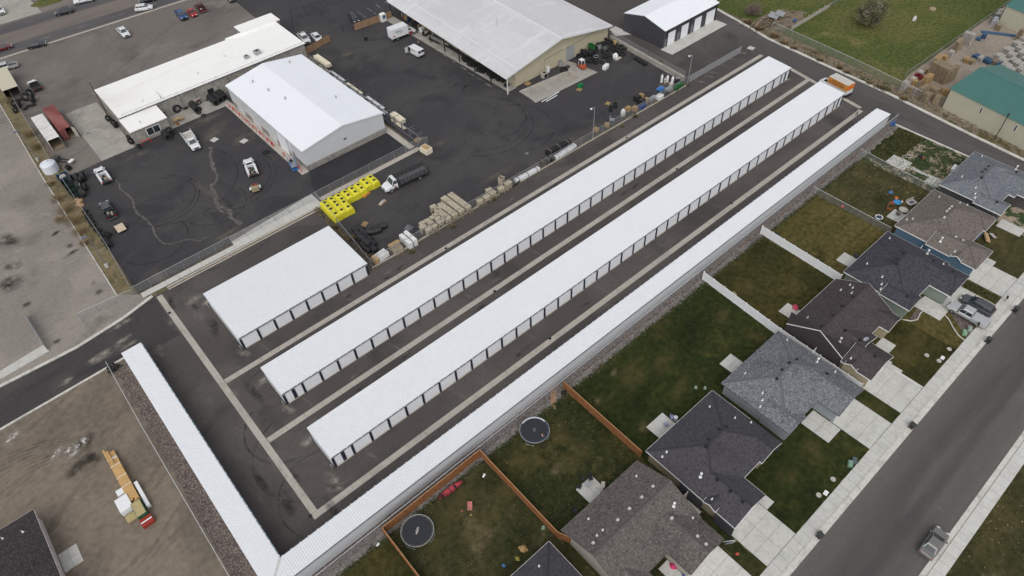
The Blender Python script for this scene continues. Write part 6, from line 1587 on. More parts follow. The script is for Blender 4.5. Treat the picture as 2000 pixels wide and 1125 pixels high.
# ------------------------------------------------------------------ containers, canopy and scrap along the left fence
def corrugated_box(t,name,x0,x1,y0,y1,z0,z1,mat,roof_mat=None,front=True):
    mb = MB(); n = int((y1 - y0) / .28)
    for X,s in ((x0,-1),(x1,1)):
        vs = []; fs = []
        for i in range(n * 2 + 1):
            y = y0 + (y1 - y0) * i / (n * 2); d = .04 * (i % 2) * s; vs += [(X + d,y,z0),(X + d,y,z1)]
        for i in range(n * 2): fs.append((2 * i,2 * i + 2,2 * i + 3,2 * i + 1))
        mb.add(vs,fs)
    mb.add([(x0,y1,z0),(x1,y1,z0),(x1,y1,z1),(x0,y1,z1)],[(0,1,2,3)])
    if front: mb.add([(x0,y0,z0),(x1,y0,z0),(x1,y0,z1),(x0,y0,z1)],[(3,2,1,0)])
    mb.obj(name,M[mat],t)
    rf = ribbed(y0,y1,lambda y: z1 + .01,x0 - .03,x1 + .03,.5,.03); rf.v = [(y,x,z) for x,y,z in rf.v]; rf.obj('roof',M[roof_mat or mat],t)
M['rust_red'] = layered('rust_red',S(126,70,66),[(S(146,96,92),.4,.5,.7,5,.6,(1,4,0)),(S(108,56,52),.8,.55,.72,5,.5)],(5,.1),rough=.7)
M['rust_white'] = layered('rust_white',S(214,212,208),[(S(198,194,188),.4,.5,.7,5,.6),(S(160,124,92),.55,.62,.72,7,.8)],(5,.06),rough=.7)
a,b = at(63,219,2.6),at(118,262,2.6)
t = thing('shipping_container','rust red shipping container with one door open','container',(7.75,166.4,0),0)
corrugated_box(t,'body',-1.2,1.2,-6.1,6.1,.12,2.6,'rust_red',front=False)
MB().box(-1.14,1.14,-6.05,6.0,.1,.18).obj('floor',M['wood_old'],t); MB().box(-1.2,0,-6.16,-6.1,.15,2.55).obj('door',M['rust_red'],t)
MB().box(-.03,.03,0,1.2,.15,2.55).obj('door',M['wood_grey'],t,(1.22,-6.1,0),math.radians(205))
for x in (-.9,-.35): MB().cyl((x,-6.2,.2),.025,2.3,6).obj('lock_bar',M['galv'],t)
t = thing('shipping_container','white shipping container with rust spots, open toward the tank','container',(4.75,164.2,0),0)
corrugated_box(t,'body',-1.2,1.2,-6.1,6.1,.12,2.6,'rust_white',front=False)
MB().box(-1.14,1.14,-6.05,6.0,.1,.18).obj('floor',M['wood_old'],t); MB().box(-.03,.03,0,1.2,.15,2.55).obj('door',M['gutter_grey'],t,(1.22,-6.1,0),math.radians(178))
c = at(15,158,2.6)
ca,cb_,cc = at(33,168,2.8),at(9,176,2.8),at(12,137,2.8)
t = thing('open_canopy','beige metal canopy open toward the tyre heap','shed',((ca.x + cb_.x) / 2,(ca.y + cb_.y) / 2 + 5.9,0),-.04)
MB().box(-1.75,1.75,-6,6,2.75,2.85).obj('roof',plain('canopy_roof',S(196,190,168),.6,var=.04),t)
MB().box(-1.7,-1.6,-5.9,5.9,0,2.74).box(1.6,1.7,-5.9,5.9,0,2.74).box(-1.59,1.59,5.8,5.9,0,2.74).obj('wall',M['galv'],t)
p = at(102,334); t = thing('water_tank','round white plastic tank behind the chain-link fence','tank',p)
MB().lathe([(1.45,0),(1.5,.1),(1.5,1.9),(1.4,2.05),(.9,2.3),(.35,2.42),(.33,2.5),(.05,2.52)],28).obj('shell',plain('tank_white',(.66,.69,.74,1),.4),t)
MB().lathe([(.3,2.5),(.3,2.6),(.05,2.62)],14).obj('lid',M['white_paint'],t)
rb = MB()
for k in range(6): rb.torus((0,0,.3 + k * .3),1.5,.02,28,5)
rb.obj('band',plain('tank_band',(.58,.61,.66,1),.4),t)
t = thing('scrap_axle','stripped black truck frame beside the white tank','scrap',at(128,318),math.radians(-55))
MB().box(-2.4,2.2,-.45,-.33,.5,.68).box(-2.4,2.2,.33,.45,.5,.68).box(-2.0,-1.5,-.329,.329,.5,.6).box(1.0,1.2,-.329,.329,.5,.6).obj('frame',M['trim_black'],t)
MB().box(-2.5,-1.3,-.8,.8,.68,1.2).obj('engine_block',M['bed_grey'],t); MB().box(1.4,2.2,-.6,.6,.68,.85).obj('white_cover',M['white_paint'],t)
for i,(a,b,mt,lab) in enumerate(((795,660,'bin_blue','blue steel bin with a white sack, topmost by the fence'),(865,745,'bin_green','dark green open steel bin, second below the blue one'),(930,835,'bin_green','dark green open steel bin, third below the blue one'),(985,890,'bin_green','dark green open steel bin, last by the cardboard'))):
    if mt not in M: M[mt] = plain(mt,S(44,70,92) if mt == 'bin_blue' else S(34,50,46),.6,var=.15)
    u,v = g6(a,b); p = at(u,v,.8); t = thing('steel_bin',lab,'bin',(p.x,p.y,0),0,'steel bins along the fence')
    W_ = MB(); W_.box(-1.0,1.0,-1.0,-.94,0,1.2).box(-1.0,1.0,.94,1.0,0,1.2).box(-1.0,-.94,-.939,.939,0,1.2).box(.94,1.0,-.939,.939,0,1.2).box(-.939,.939,-.939,.939,0,.1); W_.obj('shell',M[mt],t)
    MB().box(-1.03,1.03,-1.03,-.95,1.2,1.26).box(-1.03,1.03,.95,1.03,1.2,1.26).box(-1.03,-.95,-.949,.949,1.2,1.26).box(.95,1.03,-.949,.949,1.2,1.26).obj('rim',M[mt],t)
    if i == 0: MB().lathe([(.6,0),(.75,.35),(.55,.7),(.1,.8)],10).obj('sack',M['wood_grey'],t,(0,0,.5))
M['cardboard'] = plain('cardboard',S(182,150,112),.85,var=.1)
for i,(u,v,sx,sy,sz,rz) in enumerate(((154,380,.5,.35,.3,.4),(157,396,.6,.4,.5,.9),(151,391,.35,.3,.3,.2),(160,402,.3,.4,.3,1.2),(153,401,.4,.25,.2,.1))):
    p = at(u,v); tag(MB().box(-sx,sx,-sy,sy,0,sz).box(-sx,-sx + .04,-sy - .3,-sy,sz - .04,sz).obj('cardboard_box',M['cardboard'],None,p,rz),'torn cardboard box in the rubbish heap by the yard fence','box','cardboard rubbish by the yard fence')
# workbench, drum, guard, compressor at the tyre shop
p = at(*g3(1290,605)); t = thing('workbench','yellow timber workbench on the tyre shop apron','bench',p,.2)
MB().box(-.9,.7,-.5,.5,.85,.93).obj('top',M['wood'],t)
for x in (-.82,.6):
    for y in (-.42,.42): MB().box(x - .06,x + .06,y - .06,y + .06,0,.85).obj('leg',M['wood'],t)
MB().box(.7,1.5,-.45,.45,.4,.48).obj('lower_shelf',M['wood'],t); MB().box(-.8,-.4,-1.3,-.5,.0,.5).obj('crate',M['cedar'],t)
p = at(*g3(720,1000)); tag(MB().lathe([(.36,0),(.38,.05),(.36,.45),(.38,.5),(.36,.9),(.36,1.0),(.3,1.0),(.3,.6)],16,cap=False).obj('drum',M['rubber'],None,p),'black open drum beside the red guard rail','drum')
a,b = at(*g3(760,955)),at(*g3(895,905)); u_guard('red pipe guard rail below the tyre shop window',(a.x,a.y),(b.x,b.y),.95,.1,None)
p = at(*g3(1600,320)); t = thing('compressor','white wheeled compressor against the block wall','machine',p,.3)
MB().box(-.9,.5,-.5,.5,.6,1.4).obj('hood',M['wood_grey'],t); MB().box(-.9,.5,-.52,-.5,.8,1.1).obj('stripe',M['rust_red'],t); MB().bar((.5,0,.6),(1.6,0,.5),.06).obj('drawbar',M['trim_black'],t)
for s in (-1,1): wheel(t,-.2,s * .62,.5,.25)
# cattle panel lump by the pole fence etc.
p = at(221,721); t = thing('debris_pile','charred black debris heap at the end of the left storage wing','rubbish',p)
r_ = random.Random(5); mb = MB()
for k in range(60): 
    x,y = r_.gauss(0,.5),r_.gauss(0,.35); s_ = r_.uniform(.08,.3); mb.xf((x,y,max(0,.5 - abs(x) * .5) * r_.random()),r_.uniform(0,3),r_.uniform(-.6,.6)); mb.box(-s_,s_,-s_ * .5,s_ * .5,0,s_ * .5)
mb.T = None; mb.obj('charred_scrap',M['rubber'],t)['kind'] = 'stuff'
MB().box(-.7,-.4,-.1,.1,.1,.3).obj('orange_scrap',PAINT['orange'],t)

# ------------------------------------------------------------------ pipe yard stock
M['yellow'] = plain('tank_yellow',S(214,206,50),.45,var=.04,vscale=1.0)
def loaf(L,W_,Hh,n=9,ribs=7):
    mb = MB(); rs = []
    K = ribs * 4
    for i in range(K + 1):
        y = -L / 2 + L * i / K; e = min(i,K - i) / K; s = 1 - .10 * math.exp(-e * 30); d = .035 * (1 if i % 4 in (1,2) else 0)
        rs.append([((W_ / 2 * s + d) * math.copysign(abs(math.cos(a)) ** .55,math.cos(a)),y,.05 + (Hh * s) * max(0,math.sin(a)) ** .6) for a in [math.pi * j / n for j in range(n + 1)]])
    return mb.rings(rs)
me_tank = None
lid_me = MB().lathe([(.30,0),(.30,.10),(.25,.13),(.03,.14)],14).mesh('lid',M['rubber'])
cap_me = MB().cyl((0,0,0),.1,.08,8).mesh('cap',M['rubber'])
rows = [((790,115),(845,162)),((688,160),(740,210)),((607,233),(658,280)),((512,287),(562,337)),((406,340),(458,388)),((308,395),(360,442)),((203,442),(253,492)),((103,500),(153,550)),((392,490),(457,560)),((295,538),(358,607)),((198,595),(267,660))]
tl = ['at the flatbed truck end of the row','second from the flatbed truck','third from the flatbed truck','fourth from the flatbed truck','fifth from the flatbed truck','behind the front tank nearest the truck','behind the middle front tank','at the fence corner end of the row','in the front row, nearest the truck','in the middle of the front row','in the front row, by the fence corner']
tank_me = {}
for i,(a,b) in enumerate(rows):
    f = i > 7; h = 1.55 if f else 1.45
    A,B = at(620 + a[0] / 7.692,330 + a[1] / 7.692,h),at(620 + b[0] / 7.692,330 + b[1] / 7.692,h)
    L = 3.3 if f else 3.0
    c = (A + B) / 2; d = (B - A); ang = math.atan2(d.y,d.x) + math.pi / 2
    if f not in tank_me: tank_me[f] = loaf(L,1.72,h).mesh('shell',M['yellow'])
    t = thing('septic_tank','yellow ribbed plastic tank ' + tl[i],'tank',(c.x,c.y - .12,0),ang,'yellow plastic tanks along the fence')
    link('shell',tank_me[f],t); k = d.length / 2
    for s in (-k,k): link('lid',lid_me,t,(0,s,h - .02))
    link('cap',cap_me,t,(.3,-k - .45,h - .12))
# concrete riser boxes
M['precast'] = layered('precast',S(176,166,146),[(S(160,150,132),.8,.45,.65,5,.4),(S(150,142,130),1.5,.55,.7,5,.4)],(6,.1))
def precast_mesh(sx,sy,h):
    mb = MB(); w_ = .09
    mb.box(-sx,-sx + w_,-sy,sy,0,h).box(sx - w_,sx,-sy,sy,0,h).box(-sx + w_,sx - w_,sy - w_,sy,0,h)
    mb.box(-sx + w_,sx - w_,-sy,-sy + w_,h * .5,h); mb.box(-sx + w_,sx - w_,-sy + w_,sy - w_,h - .12,h - .03)
    mb.box(-sx - .05,sx + .05,-sy - .05,sy + .05,h,h + .09)
    return mb
PC = precast_mesh(.55,.42,1.35).mesh('box',M['precast'])
def precast(u,v,lab,rz=0.0,s=1.0,grp='precast boxes stacked along the fence',z=1.4):
    p = at(u,v,z); o = link('precast_box',PC,None,(p.x,p.y,0),rz); o.scale = (s,s,1); tag(o,lab,'box',grp)
cols = [((715,605),6),((615,660),6),((515,720),5),((415,775),4)]
g8 = lambda a,b: (820 + a / 7.692,330 + b / 7.692)
for k,((a,b),n) in enumerate(cols):
    p = at(*g8(a,b - 45),1.4)
    for j in range(n):
        o = link('precast_box',PC,None,(p.x - .02 * j,p.y + j * .98,0),rnd.uniform(-.03,.03)); tag(o,'beige precast box in the big block, column %s from the gap, %s from the fence' % (('one','two','three','four')[k],ORD[j]),'box','block of beige precast boxes')
for k,(a,b) in enumerate(((130,915),(215,870),(300,805),(45,880),(160,825),(110,790),(30,830),(190,740),(240,700),(270,760),(345,760),(200,580),(270,610))):
    precast(*g8(a,b - 20),'grey beige precast box in the loose group left of the big block',rnd.uniform(-.15,.15),rnd.uniform(.85,1.05),'loose precast boxes')
for a,b,s,lab in ((900,465,1.0,'lone precast box with a pale lid, first past the gap'),(1000,410,1.15,'wide precast box second past the gap'),(1090,350,1.1,'pale precast box leaning on its neighbour, third past the gap'),(1040,310,1.1,'pale precast box behind the third one past the gap'),(1215,280,1.05,'open topped precast box near the white pipes'),(1325,205,1.2,'tall grey precast box beside the white pipe bundle')):
    precast(*g8(a,b),lab,rnd.uniform(-.2,.2),s,None)
p = at(*g8(1225,150),1.2); tag(MB().box(-.5,-.42,-.5,.5,0,1.6).box(.42,.5,-.5,.5,0,1.6).box(-.419,.419,-.5,-.42,0,1.6).box(-.419,.419,.42,.5,0,1.6).obj('precast_box',M['precast'],None,(p.x,p.y,0),.3),'tall open cream box standing behind the others','box')
# white block stack
g7 = lambda a,b: (660 + a / 7.692,400 + b / 7.692)
wb = MB().box(-.36,.36,-.28,.28,0,1.5).taper(-.36,.36,-.28,.28,1.5,1.58,.06).mesh('tub',M['white_paint'])
for i in range(2):
    for j in range(5):
        p = at(*g7(1085 - (i == 1) * -65,560 - (i == 1) * 45),1.5); o = link('storage_tub',wb,None,(p.x - .05 + i * .05,p.y + j * .66,0),0); tag(o,'white upright tub, %s from the fence in the row nearer the %s' % (ORD[j],'wooden crate' if i == 0 else 'beige boxes'),'tub','white tubs at the fence')
p = at(*g7(1075,400)); t = thing('covered_pallet','grey tarpaulin covered load beside the white tubs','pallet',p,.3)
MB().rings([[(-.75,-.7,0),(.75,-.7,0),(.75,.7,0),(-.75,.7,0)],[(-.7,-.65,.9),(.7,-.65,.9),(.7,.65,.9),(-.7,.65,.9)],[(-.1,-.1,1.6),(.2,-.1,1.5),(.2,.2,1.55),(-.1,.2,1.6)]]).obj('tarpaulin',plain('tarp_grey',(.12,.125,.13,1),.5,var=.3),t)
p = at(*g7(900,700)); t = thing('wooden_crate','open wooden crate full of scrap at the fence','crate',p)
MB().box(-.8,.8,-.75,-.68,0,1.2).box(-.8,.8,.68,.75,0,1.2).box(-.8,-.73,-.679,.679,0,1.2).box(.73,.8,-.679,.679,0,1.2).obj('side',M['precast'],t); MB().box(-.73,.73,-.68,.68,.3,.9).obj('scrap',M['wood_old'],t)
MB().box(-.9,1.3,.9,1.5,.0,1.15).obj('lumber',M['wood'],t)
p = at(*g7(670,745),.8); t = thing('open_cooler','white open topped chest beside a cardboard box','chest',(p.x,p.y,0),.12)
MB().box(-1.2,.9,-.7,-.6,.2,1.2).box(-1.2,.9,.6,.7,.2,1.2).box(-1.2,-1.1,-.599,.599,.2,1.2).box(.8,.9,-.599,.599,.2,1.2).box(-1.1,.8,-.6,.6,.2,.6).obj('shell',M['white_paint'],t)
MB().box(-1.9,-1.25,-.7,.7,0,1.3).obj('carton',M['cardboard'],t); MB().box(-1.2,.9,-.72,.72,0,.19).obj('base',M['trim_black'],t)
# black tanks on pallets
blk = plain('tank_black',(.02,.02,.022,1),.5,var=.25,vscale=2)
bt = MB().rings([[(math.cos(a) * .62 * s,y,.75 + math.sin(a) * .62 * s) for a in [2 * math.pi * k / 14 for k in range(14)]] for y,s in ((-1.0,.75),(-.9,1),(-.5,1),(-.45,.95),(-.3,.95),(-.25,1),(.25,1),(.3,.95),(.45,.95),(.5,1),(.9,1),(1.0,.75))]).mesh('tank',blk)
for i,(a,b,z,rz) in enumerate(((270,370,0,.1),(340,350,0,.1),(310,440,0,.1),(395,420,0,.1),(345,520,0,.1),(455,500,0,.1),(400,600,0,.1),(510,570,0,.1),(440,655,0,.1),(530,650,0,.1),(370,540,.95,.1),(450,610,.95,.1),(660,315,-.2,1.3),(565,345,-.2,1.3),(580,380,-.2,1.3),(470,400,-.2,1.0))):
    p = at(*g7(a,b),.8); o = link('black_tank',bt,None,(p.x,p.y,max(z,0)),rz); o.scale = (.9,.85,.9)
    tag(o,'black plastic tank in the pile at the fence corner' if i < 12 else 'black plastic tank lying in the row beside the pile','tank','black tank pile' if i < 12 else 'black tank row')
def pallet_mb(L=1.2,W_=1.0,z=0.0,mb=None,n=6):
    mb = mb or MB()
    for y in (-W_ / 2 + .05,0,W_ / 2 - .05): mb.box(-L / 2,L / 2,y - .05,y + .05,z,z + .1)
    for k in range(n): x = -L / 2 + k * (L - .12) / (n - 1); mb.box(x,x + .12,-W_ / 2,W_ / 2,z + .1,z + .13)
    return mb
PM = {m_: pallet_mb().mesh('pallet',M[m_]) for m_ in ('wood','wood_old','wood_grey')}
def pallet_stack(u,v,n,mat,lab,rz=0.0,grp=None,z=0.0,name='pallet_stack',cat='pallets',jit=.04,sc_=1.0):
    p = at(u,v,z); t = thing(name,lab,cat,(p.x,p.y,0),rz,grp); r = random.Random(int(u * 7 + v))
    for k in range(n):
        o = link('pallet',PM[mat],t,(r.uniform(-jit,jit),r.uniform(-jit,jit),k * .135),r.uniform(-.03,.03)); o.scale = (sc_,sc_,1)
    return t
pallet_stack(*g7(400,295),1,'wood','empty wooden pallet lying beside the black tanks',.5)
gz = lambda a,b: (1000 + a / 7.692,180 + b / 7.692)
pallet_stack(*gz(1260,590),5,'wood','short pallet stack at the foot of the lamp post',.2); pallet_stack(*gz(1425,510),4,'wood','leaning pallet stack second from the lamp post',.6); pallet_stack(*gz(1740,280),7,'wood','pallet stack with the white sack in front',.1); pallet_stack(*gz(1840,270),6,'wood','pallet stack beside the black wrapped loads',.1)
pallet_stack(*gz(1440,175),1,'wood','pallet lying on the black barrels near the ramp',.3)
pallet_stack(*gz(1930,100),8,'wood','tall pallet stack behind the black wrapped loads',.1)
pallet_stack(*gw(1165,1040),1,'wood','pallet under the green crate',.2); pallet_stack(*gw(390,960),3,'wood','pallets against the warehouse wall',.1)
for a,b,lab in ((1880,130,'black wrapped pallet load beside the pallets'),(1945,185,'black wrapped pallet load at the fence')):
    p = at(*gz(a,b)); tag(MB().taper(-.7,.7,-.65,.65,.0,1.3,.08).taper(-.6,.6,-.55,.55,1.3,1.4,.1).obj('wrapped_load',blk,None,p,.1),lab,'load')
p = at(*gz(1665,350)); tag(MB().lathe([(.5,0),(.58,.5),(.5,1.2),(.3,1.5),(.25,1.6),(.05,1.62)],12).obj('bulk_bag',plain('bag',(.62,.61,.58,1),.7),None,p),'white bulk bag leaning by the pallets','bag')
p = at(*gz(1500,440)); t = thing('broken_chair','grey metal chair frame among the pallets','chair',p,.5)
MB().box(-.5,.5,-.5,.5,.45,.52).obj('seat',M['galv'],t); MB().box(-.5,.5,.42,.5,.52,1.2).obj('backrest',M['galv'],t)
for x in (-.45,.45):
    for y in (-.45,.45): MB().cyl((x,y,0),.03,.45,6).obj('leg',M['galv'],t)
# pipe bundles on the ground
def bundle(lab,a,b,wd,h,mat,straps='galv',z=0.0,grp=None,rods=True):
    A,B = at(*a,z + h / 2),at(*b,z + h / 2); d = B - A; L = math.hypot(d.x,d.y); c = (A + B) / 2
    t = thing('pipe_bundle',lab,'pipes',(c.x,c.y,z),math.atan2(d.y,d.x),grp)
    ny,nz = max(2,int(wd / .16)),max(2,int(h / .16)); mb = MB()
    for i in range(ny):
        for j in range(nz): mb.cyl((-L / 2,-wd / 2 + (i + .5) * wd / ny,.06 + (j + .5) * h / nz),min(wd / ny,h / nz) * .49,L,8,axis='x')
    mb.obj('pipes',M[mat],t)['kind'] = 'stuff'
    for k in range(3):
        x = -L * .38 + k * L * .38; MB().box(x,x + .08,-wd / 2 - .04,wd / 2 + .04,.0,.06).box(x,x + .08,-wd / 2 - .04,wd / 2 + .04,h + .06,h + .12).box(x,x + .08,-wd / 2 - .06,-wd / 2 - .01,0,h + .06).box(x,x + .08,wd / 2 + .01,wd / 2 + .06,0,h + .06).obj('strap',M[straps],t)
    return t
M['pipe_black'] = plain('pipe_black',(.022,.022,.026,1),.4); M['pipe_cream'] = plain('pipe_cream',S(226,218,196),.5,var=.05); M['pipe_white'] = plain('pipe_white',(.70,.71,.72,1),.45)
bundle('long bundle of black pipes with pale straps',(1068,300),(1112,277),1.1,1.0,'pipe_black','wood_old')
bundle('short bundle of black pipes with pale straps',(1056,320),(1080,308),1.1,.9,'pipe_black','wood_old')
bundle('bundle of white pipes below the long black bundle',(1084,309),(1123,284),.9,.7,'pipe_white','galv')
bundle('bundle of white pipes beside the tall precast box',(1006,354),(1052,329),.9,.7,'pipe_white','trim_black')
o = MB().cyl((-1.1,0,.2),.2,2.2,12,axis='x').obj('drain_pipe',M['pipe_black'],None,at(1008,361),.15); tag(o,'single black drain pipe at the end of the white bundle','pipe')
for a,b,lab in (((1058,200),(1092,180),'long white pipe lying beside the loading ramp'),((1067,199),(1088,187),'short white pipe lying beside the loading ramp')):
    A,B = at(*a),at(*b); tag(MB().bar((0,0,.12),(B.x - A.x,B.y - A.y,.12),.11,0,10).obj('white_pipe',M['pipe_white'],None,A),lab,'pipe')
for i,(a,b,lab) in enumerate(((1490,290,'black barrel nearer the fence, below the ramp'),(1560,235,'black barrel nearer the ramp'))):
    p = at(*gz(a - 10,b)); tag(MB().lathe([(.42,0),(.45,.1),(.42,.15),(.45,.6),(.42,.65),(.45,1.1),(.40,1.2),(.36,1.2),(.36,.9)],16,cap=False).obj('barrel',M['rubber'],None,p),lab,'barrel')
# racks of pipe between white shop and supply yard
t = thing('pipe_rack','row of dark steel pipe racks along the white shop','rack',(61.9,130,0))
for k in range(16):
    y = -25.0 + k * 2.9; o = MB().box(-.1,.1,y - .06,y + .06,0,2.4)
    for z_ in (.5,1.1,1.7,2.3): o.box(.1,1.35,y - .04,y + .04,z_,z_ + .07)
    o.obj('rack_upright',M['gutter_grey'],t)
MB().box(-.06,.06,-25,18.5,.1,.2).box(-.06,.06,-25,18.5,2.0,2.1).obj('rack_beam',M['gutter_grey'],t)
def racked(lab,y0,y1,x,z,wd,h,mat):
    c = (y0 + y1) / 2; L = y1 - y0; tt = thing('pipe_bundle',lab,'pipes',(62.0 + x,c,z),math.pi / 2,'pipes on the steel racks'); mb = MB(); ny,nz = max(2,int(wd / .14)),max(2,int(h / .14))
    for i in range(ny):
        for j in range(nz): mb.cyl((-L / 2 + rnd.uniform(-.2,.2),-wd / 2 + (i + .5) * wd / ny,.02 + (j + .5) * h / nz),min(wd / ny,h / nz) * .49,L,7,axis='x')
    mb.obj('pipes',M[mat],tt)['kind'] = 'stuff'
racked('cream pipe bundle on top of the far rack',141.8,148.0,1.0,2.35,1.3,.8,'pipe_cream'); racked('cream pipe bundle low on the far rack',142.3,147.2,.7,.6,.9,.4,'pipe_cream')
racked('thin white pipes on the second rack from the far end',134.6,140.8,.6,1.75,.5,.3,'pipe_white'); racked('white pipes low on the second rack',134.2,140.0,.6,.6,.8,.3,'pipe_white')
racked('cream pipes on the middle rack',127.0,133.2,.5,1.75,.5,.35,'pipe_cream'); racked('white pipes low on the middle rack',126.6,132.6,.6,.6,.8,.35,'pipe_white')
racked('white pipes on the rack by the shop corner',118.6,125.2,.6,1.75,.6,.35,'pipe_white'); racked('white pipes low on the rack by the shop corner',118.0,124.6,.7,.6,.9,.4,'pipe_white')
racked('cream pipe bundle past the shop corner',112.0,116.0,1.1,.9,1.4,1.0,'pipe_cream'); racked('cream pipes below the bundle past the shop corner',110.8,115.6,.6,.3,.8,.4,'pipe_cream')
p = at(833,297); t = thing('wooden_crate','cream crate at the end of the rack row','crate',p,.1)
MB().box(-.8,.8,-1.1,1.1,.1,1.2).obj('body',M['pipe_cream'],t); MB().box(-.6,.6,-.9,.9,1.2,1.26).obj('lid',M['wood'],t); MB().box(-.85,.85,-1.15,1.15,0,.1).obj('skid',M['wood_old'],t)
pallet_stack(817,276,5,'wood','pallet stack between rack row and cream crate',.3)
# misc of the yard
p = at(747,396); t = thing('loaded_skid','small skid with wrapped parts lying in the yard','skid',p,.35)
MB().box(-.9,.9,-.35,.35,0,.12).obj('skid',M['wood'],t); MB().box(-.7,.5,-.25,.25,.12,.3).obj('parts',M['wood_grey'],t)
p = at(716,381); tag(MB().box(-.9,.9,-.25,.25,0,.25).taper(-.85,.85,-.2,.2,.25,.4,.06).obj('road_barrier',PAINT['orange'],None,p,.3),'orange plastic barrier beside the yellow tanks','barrier')
p = at(749,41); t = thing('donation_bin','white donation bin with blue panel by the tan fence','bin',p,.1)
MB().box(-.7,.7,-.6,.6,0,1.9).taper(-.7,.7,-.6,.6,1.9,2.15,.15).obj('body',M['white_paint'],t); MB().box(-.4,.4,-.62,-.602,.9,1.6).obj('panel',PAINT['blue'],t); MB().box(-.45,.45,-.63,-.603,1.66,1.85).obj('hatch',M['gutter_grey'],t)
def cart(lab,u,v,rz,col='black',name='trash_cart'):
    p = at(u,v); t = thing(name,lab,'bin',p,rz,'wheeled trash carts')
    c_ = {'black': blk,'blue': PAINT['blue']}[col]
    MB().rings([[(-.24,-.26,.1),(.24,-.26,.1),(.24,.26,.1),(-.24,.26,.1)],[(-.30,-.34,.98),(.30,-.34,.98),(.30,.34,.98),(-.30,.34,.98)]]).obj('body',c_,t)
    MB().rings([[(-.33,-.38,.98),(.33,-.38,.98),(.33,.40,.98),(-.33,.40,.98)],[(-.33,-.38,1.02),(.33,-.38,1.02),(.33,.40,1.04),(-.33,.40,1.04)],[(-.22,-.25,1.10),(.22,-.25,1.10),(.22,.3,1.12),(-.22,.3,1.12)]]).obj('lid',plain('cart_lid',(.035,.04,.038,1),.45),t)
    MB().bar((-.26,.46,.95),(.26,.46,.95),.025).obj('handle',c_,t)
    for s in (-1,1): wheel(t,s * .0,.3,.13,.07) if False else MB().cyl((s * .27 - .03,.3,.13),.13,.06,10,axis='x').obj('wheel',M['rubber'],t)
cart('black trash cart standing alone in the pipe yard',715,79,.4)
cart('black trash cart in the gutter above the blue house driveway',1981,609,-.2); cart('black trash cart in the gutter beside the planting bed',1928,669,-.2); cart('black trash cart in the gutter between two grey driveways',1779,836,-.2); cart('black trash cart by the driveway of the taupe house',1599,1050,-.3)
# under the canopy
r_ = random.Random(21)
gc = lambda a,b: (740 + a / 7.692,b / 7.692)
for i in range(26):
    s_ = r_.uniform(.25,.6); y = r_.uniform(139,155); p = Vector((89.4 + .06 * (y - 107) + r_.uniform(-.2,1.4),y,.06))
    tag(MB().box(-s_,s_,-s_ * .7,s_ * .7,0,s_ * r_.uniform(.8,2.2)).box(-s_ * .5,s_ * .5,-s_ * .4,s_ * .4,0,s_ * 2.4).obj('carton',[M['cardboard'],M['wood_old'],M['wood_grey'],blk,M['bed_grey']][i % 5],None,p,r_.uniform(-.4,.4)),'box in the clutter under the warehouse canopy','box','clutter under the warehouse canopy')
for i in range(24):
    y = r_.uniform(108.5,126); p = Vector((88.9 + .06 * (y - 107) + r_.uniform(-.2,1.6),y,.06)); s_ = r_.uniform(.4,.9)
    o = MB(); o.box(-.5,.5,-s_,s_,0,r_.uniform(.3,.8)); o.cyl((0,0,.2),.3,r_.uniform(.4,.9),10); tag(o.obj('black_fitting',blk,None,p,r_.uniform(-.3,.3)),'black pipe fitting stacked under the canopy edge','fitting','black fittings under the canopy')
p = at(*gc(450,320)); cart('blue bin under the far corner of the canopy',*gc(450,325),.2,'blue')
t = thing('steel_beams','pale steel beams on stands along the canopy','beams',at(*gc(880,620)),math.radians(94))
for k,(x0,x1,y,m_) in enumerate(((-4.5,3.2,.0,'wood_grey'),(-3.5,2.0,.5,'galv'),(-2.5,3.4,-.5,'gutter_grey'),(-2.0,1.8,1.0,'trim_black'))): MB().box(x0,x1,y,y + .28,.5,.72).obj('beam',M[m_],t)
for x in (-3,0,2): MB().box(x,x + .15,-.6,1.3,0,.5).obj('stand',M['wood_old'],t)
p = at(*gc(650,470)); tag(MB().box(-.6,.6,-.5,.5,.0,1.0).taper(-.6,.6,-.5,.5,1.0,1.12,.1).obj('wrapped_load',M['white_paint'],None,p,.2),'white wrapped load at the canopy edge by the box truck','load')
tyre(*gc(705,525),'loader','flat',0,0,'large black ring lying at the canopy edge by the van',None)
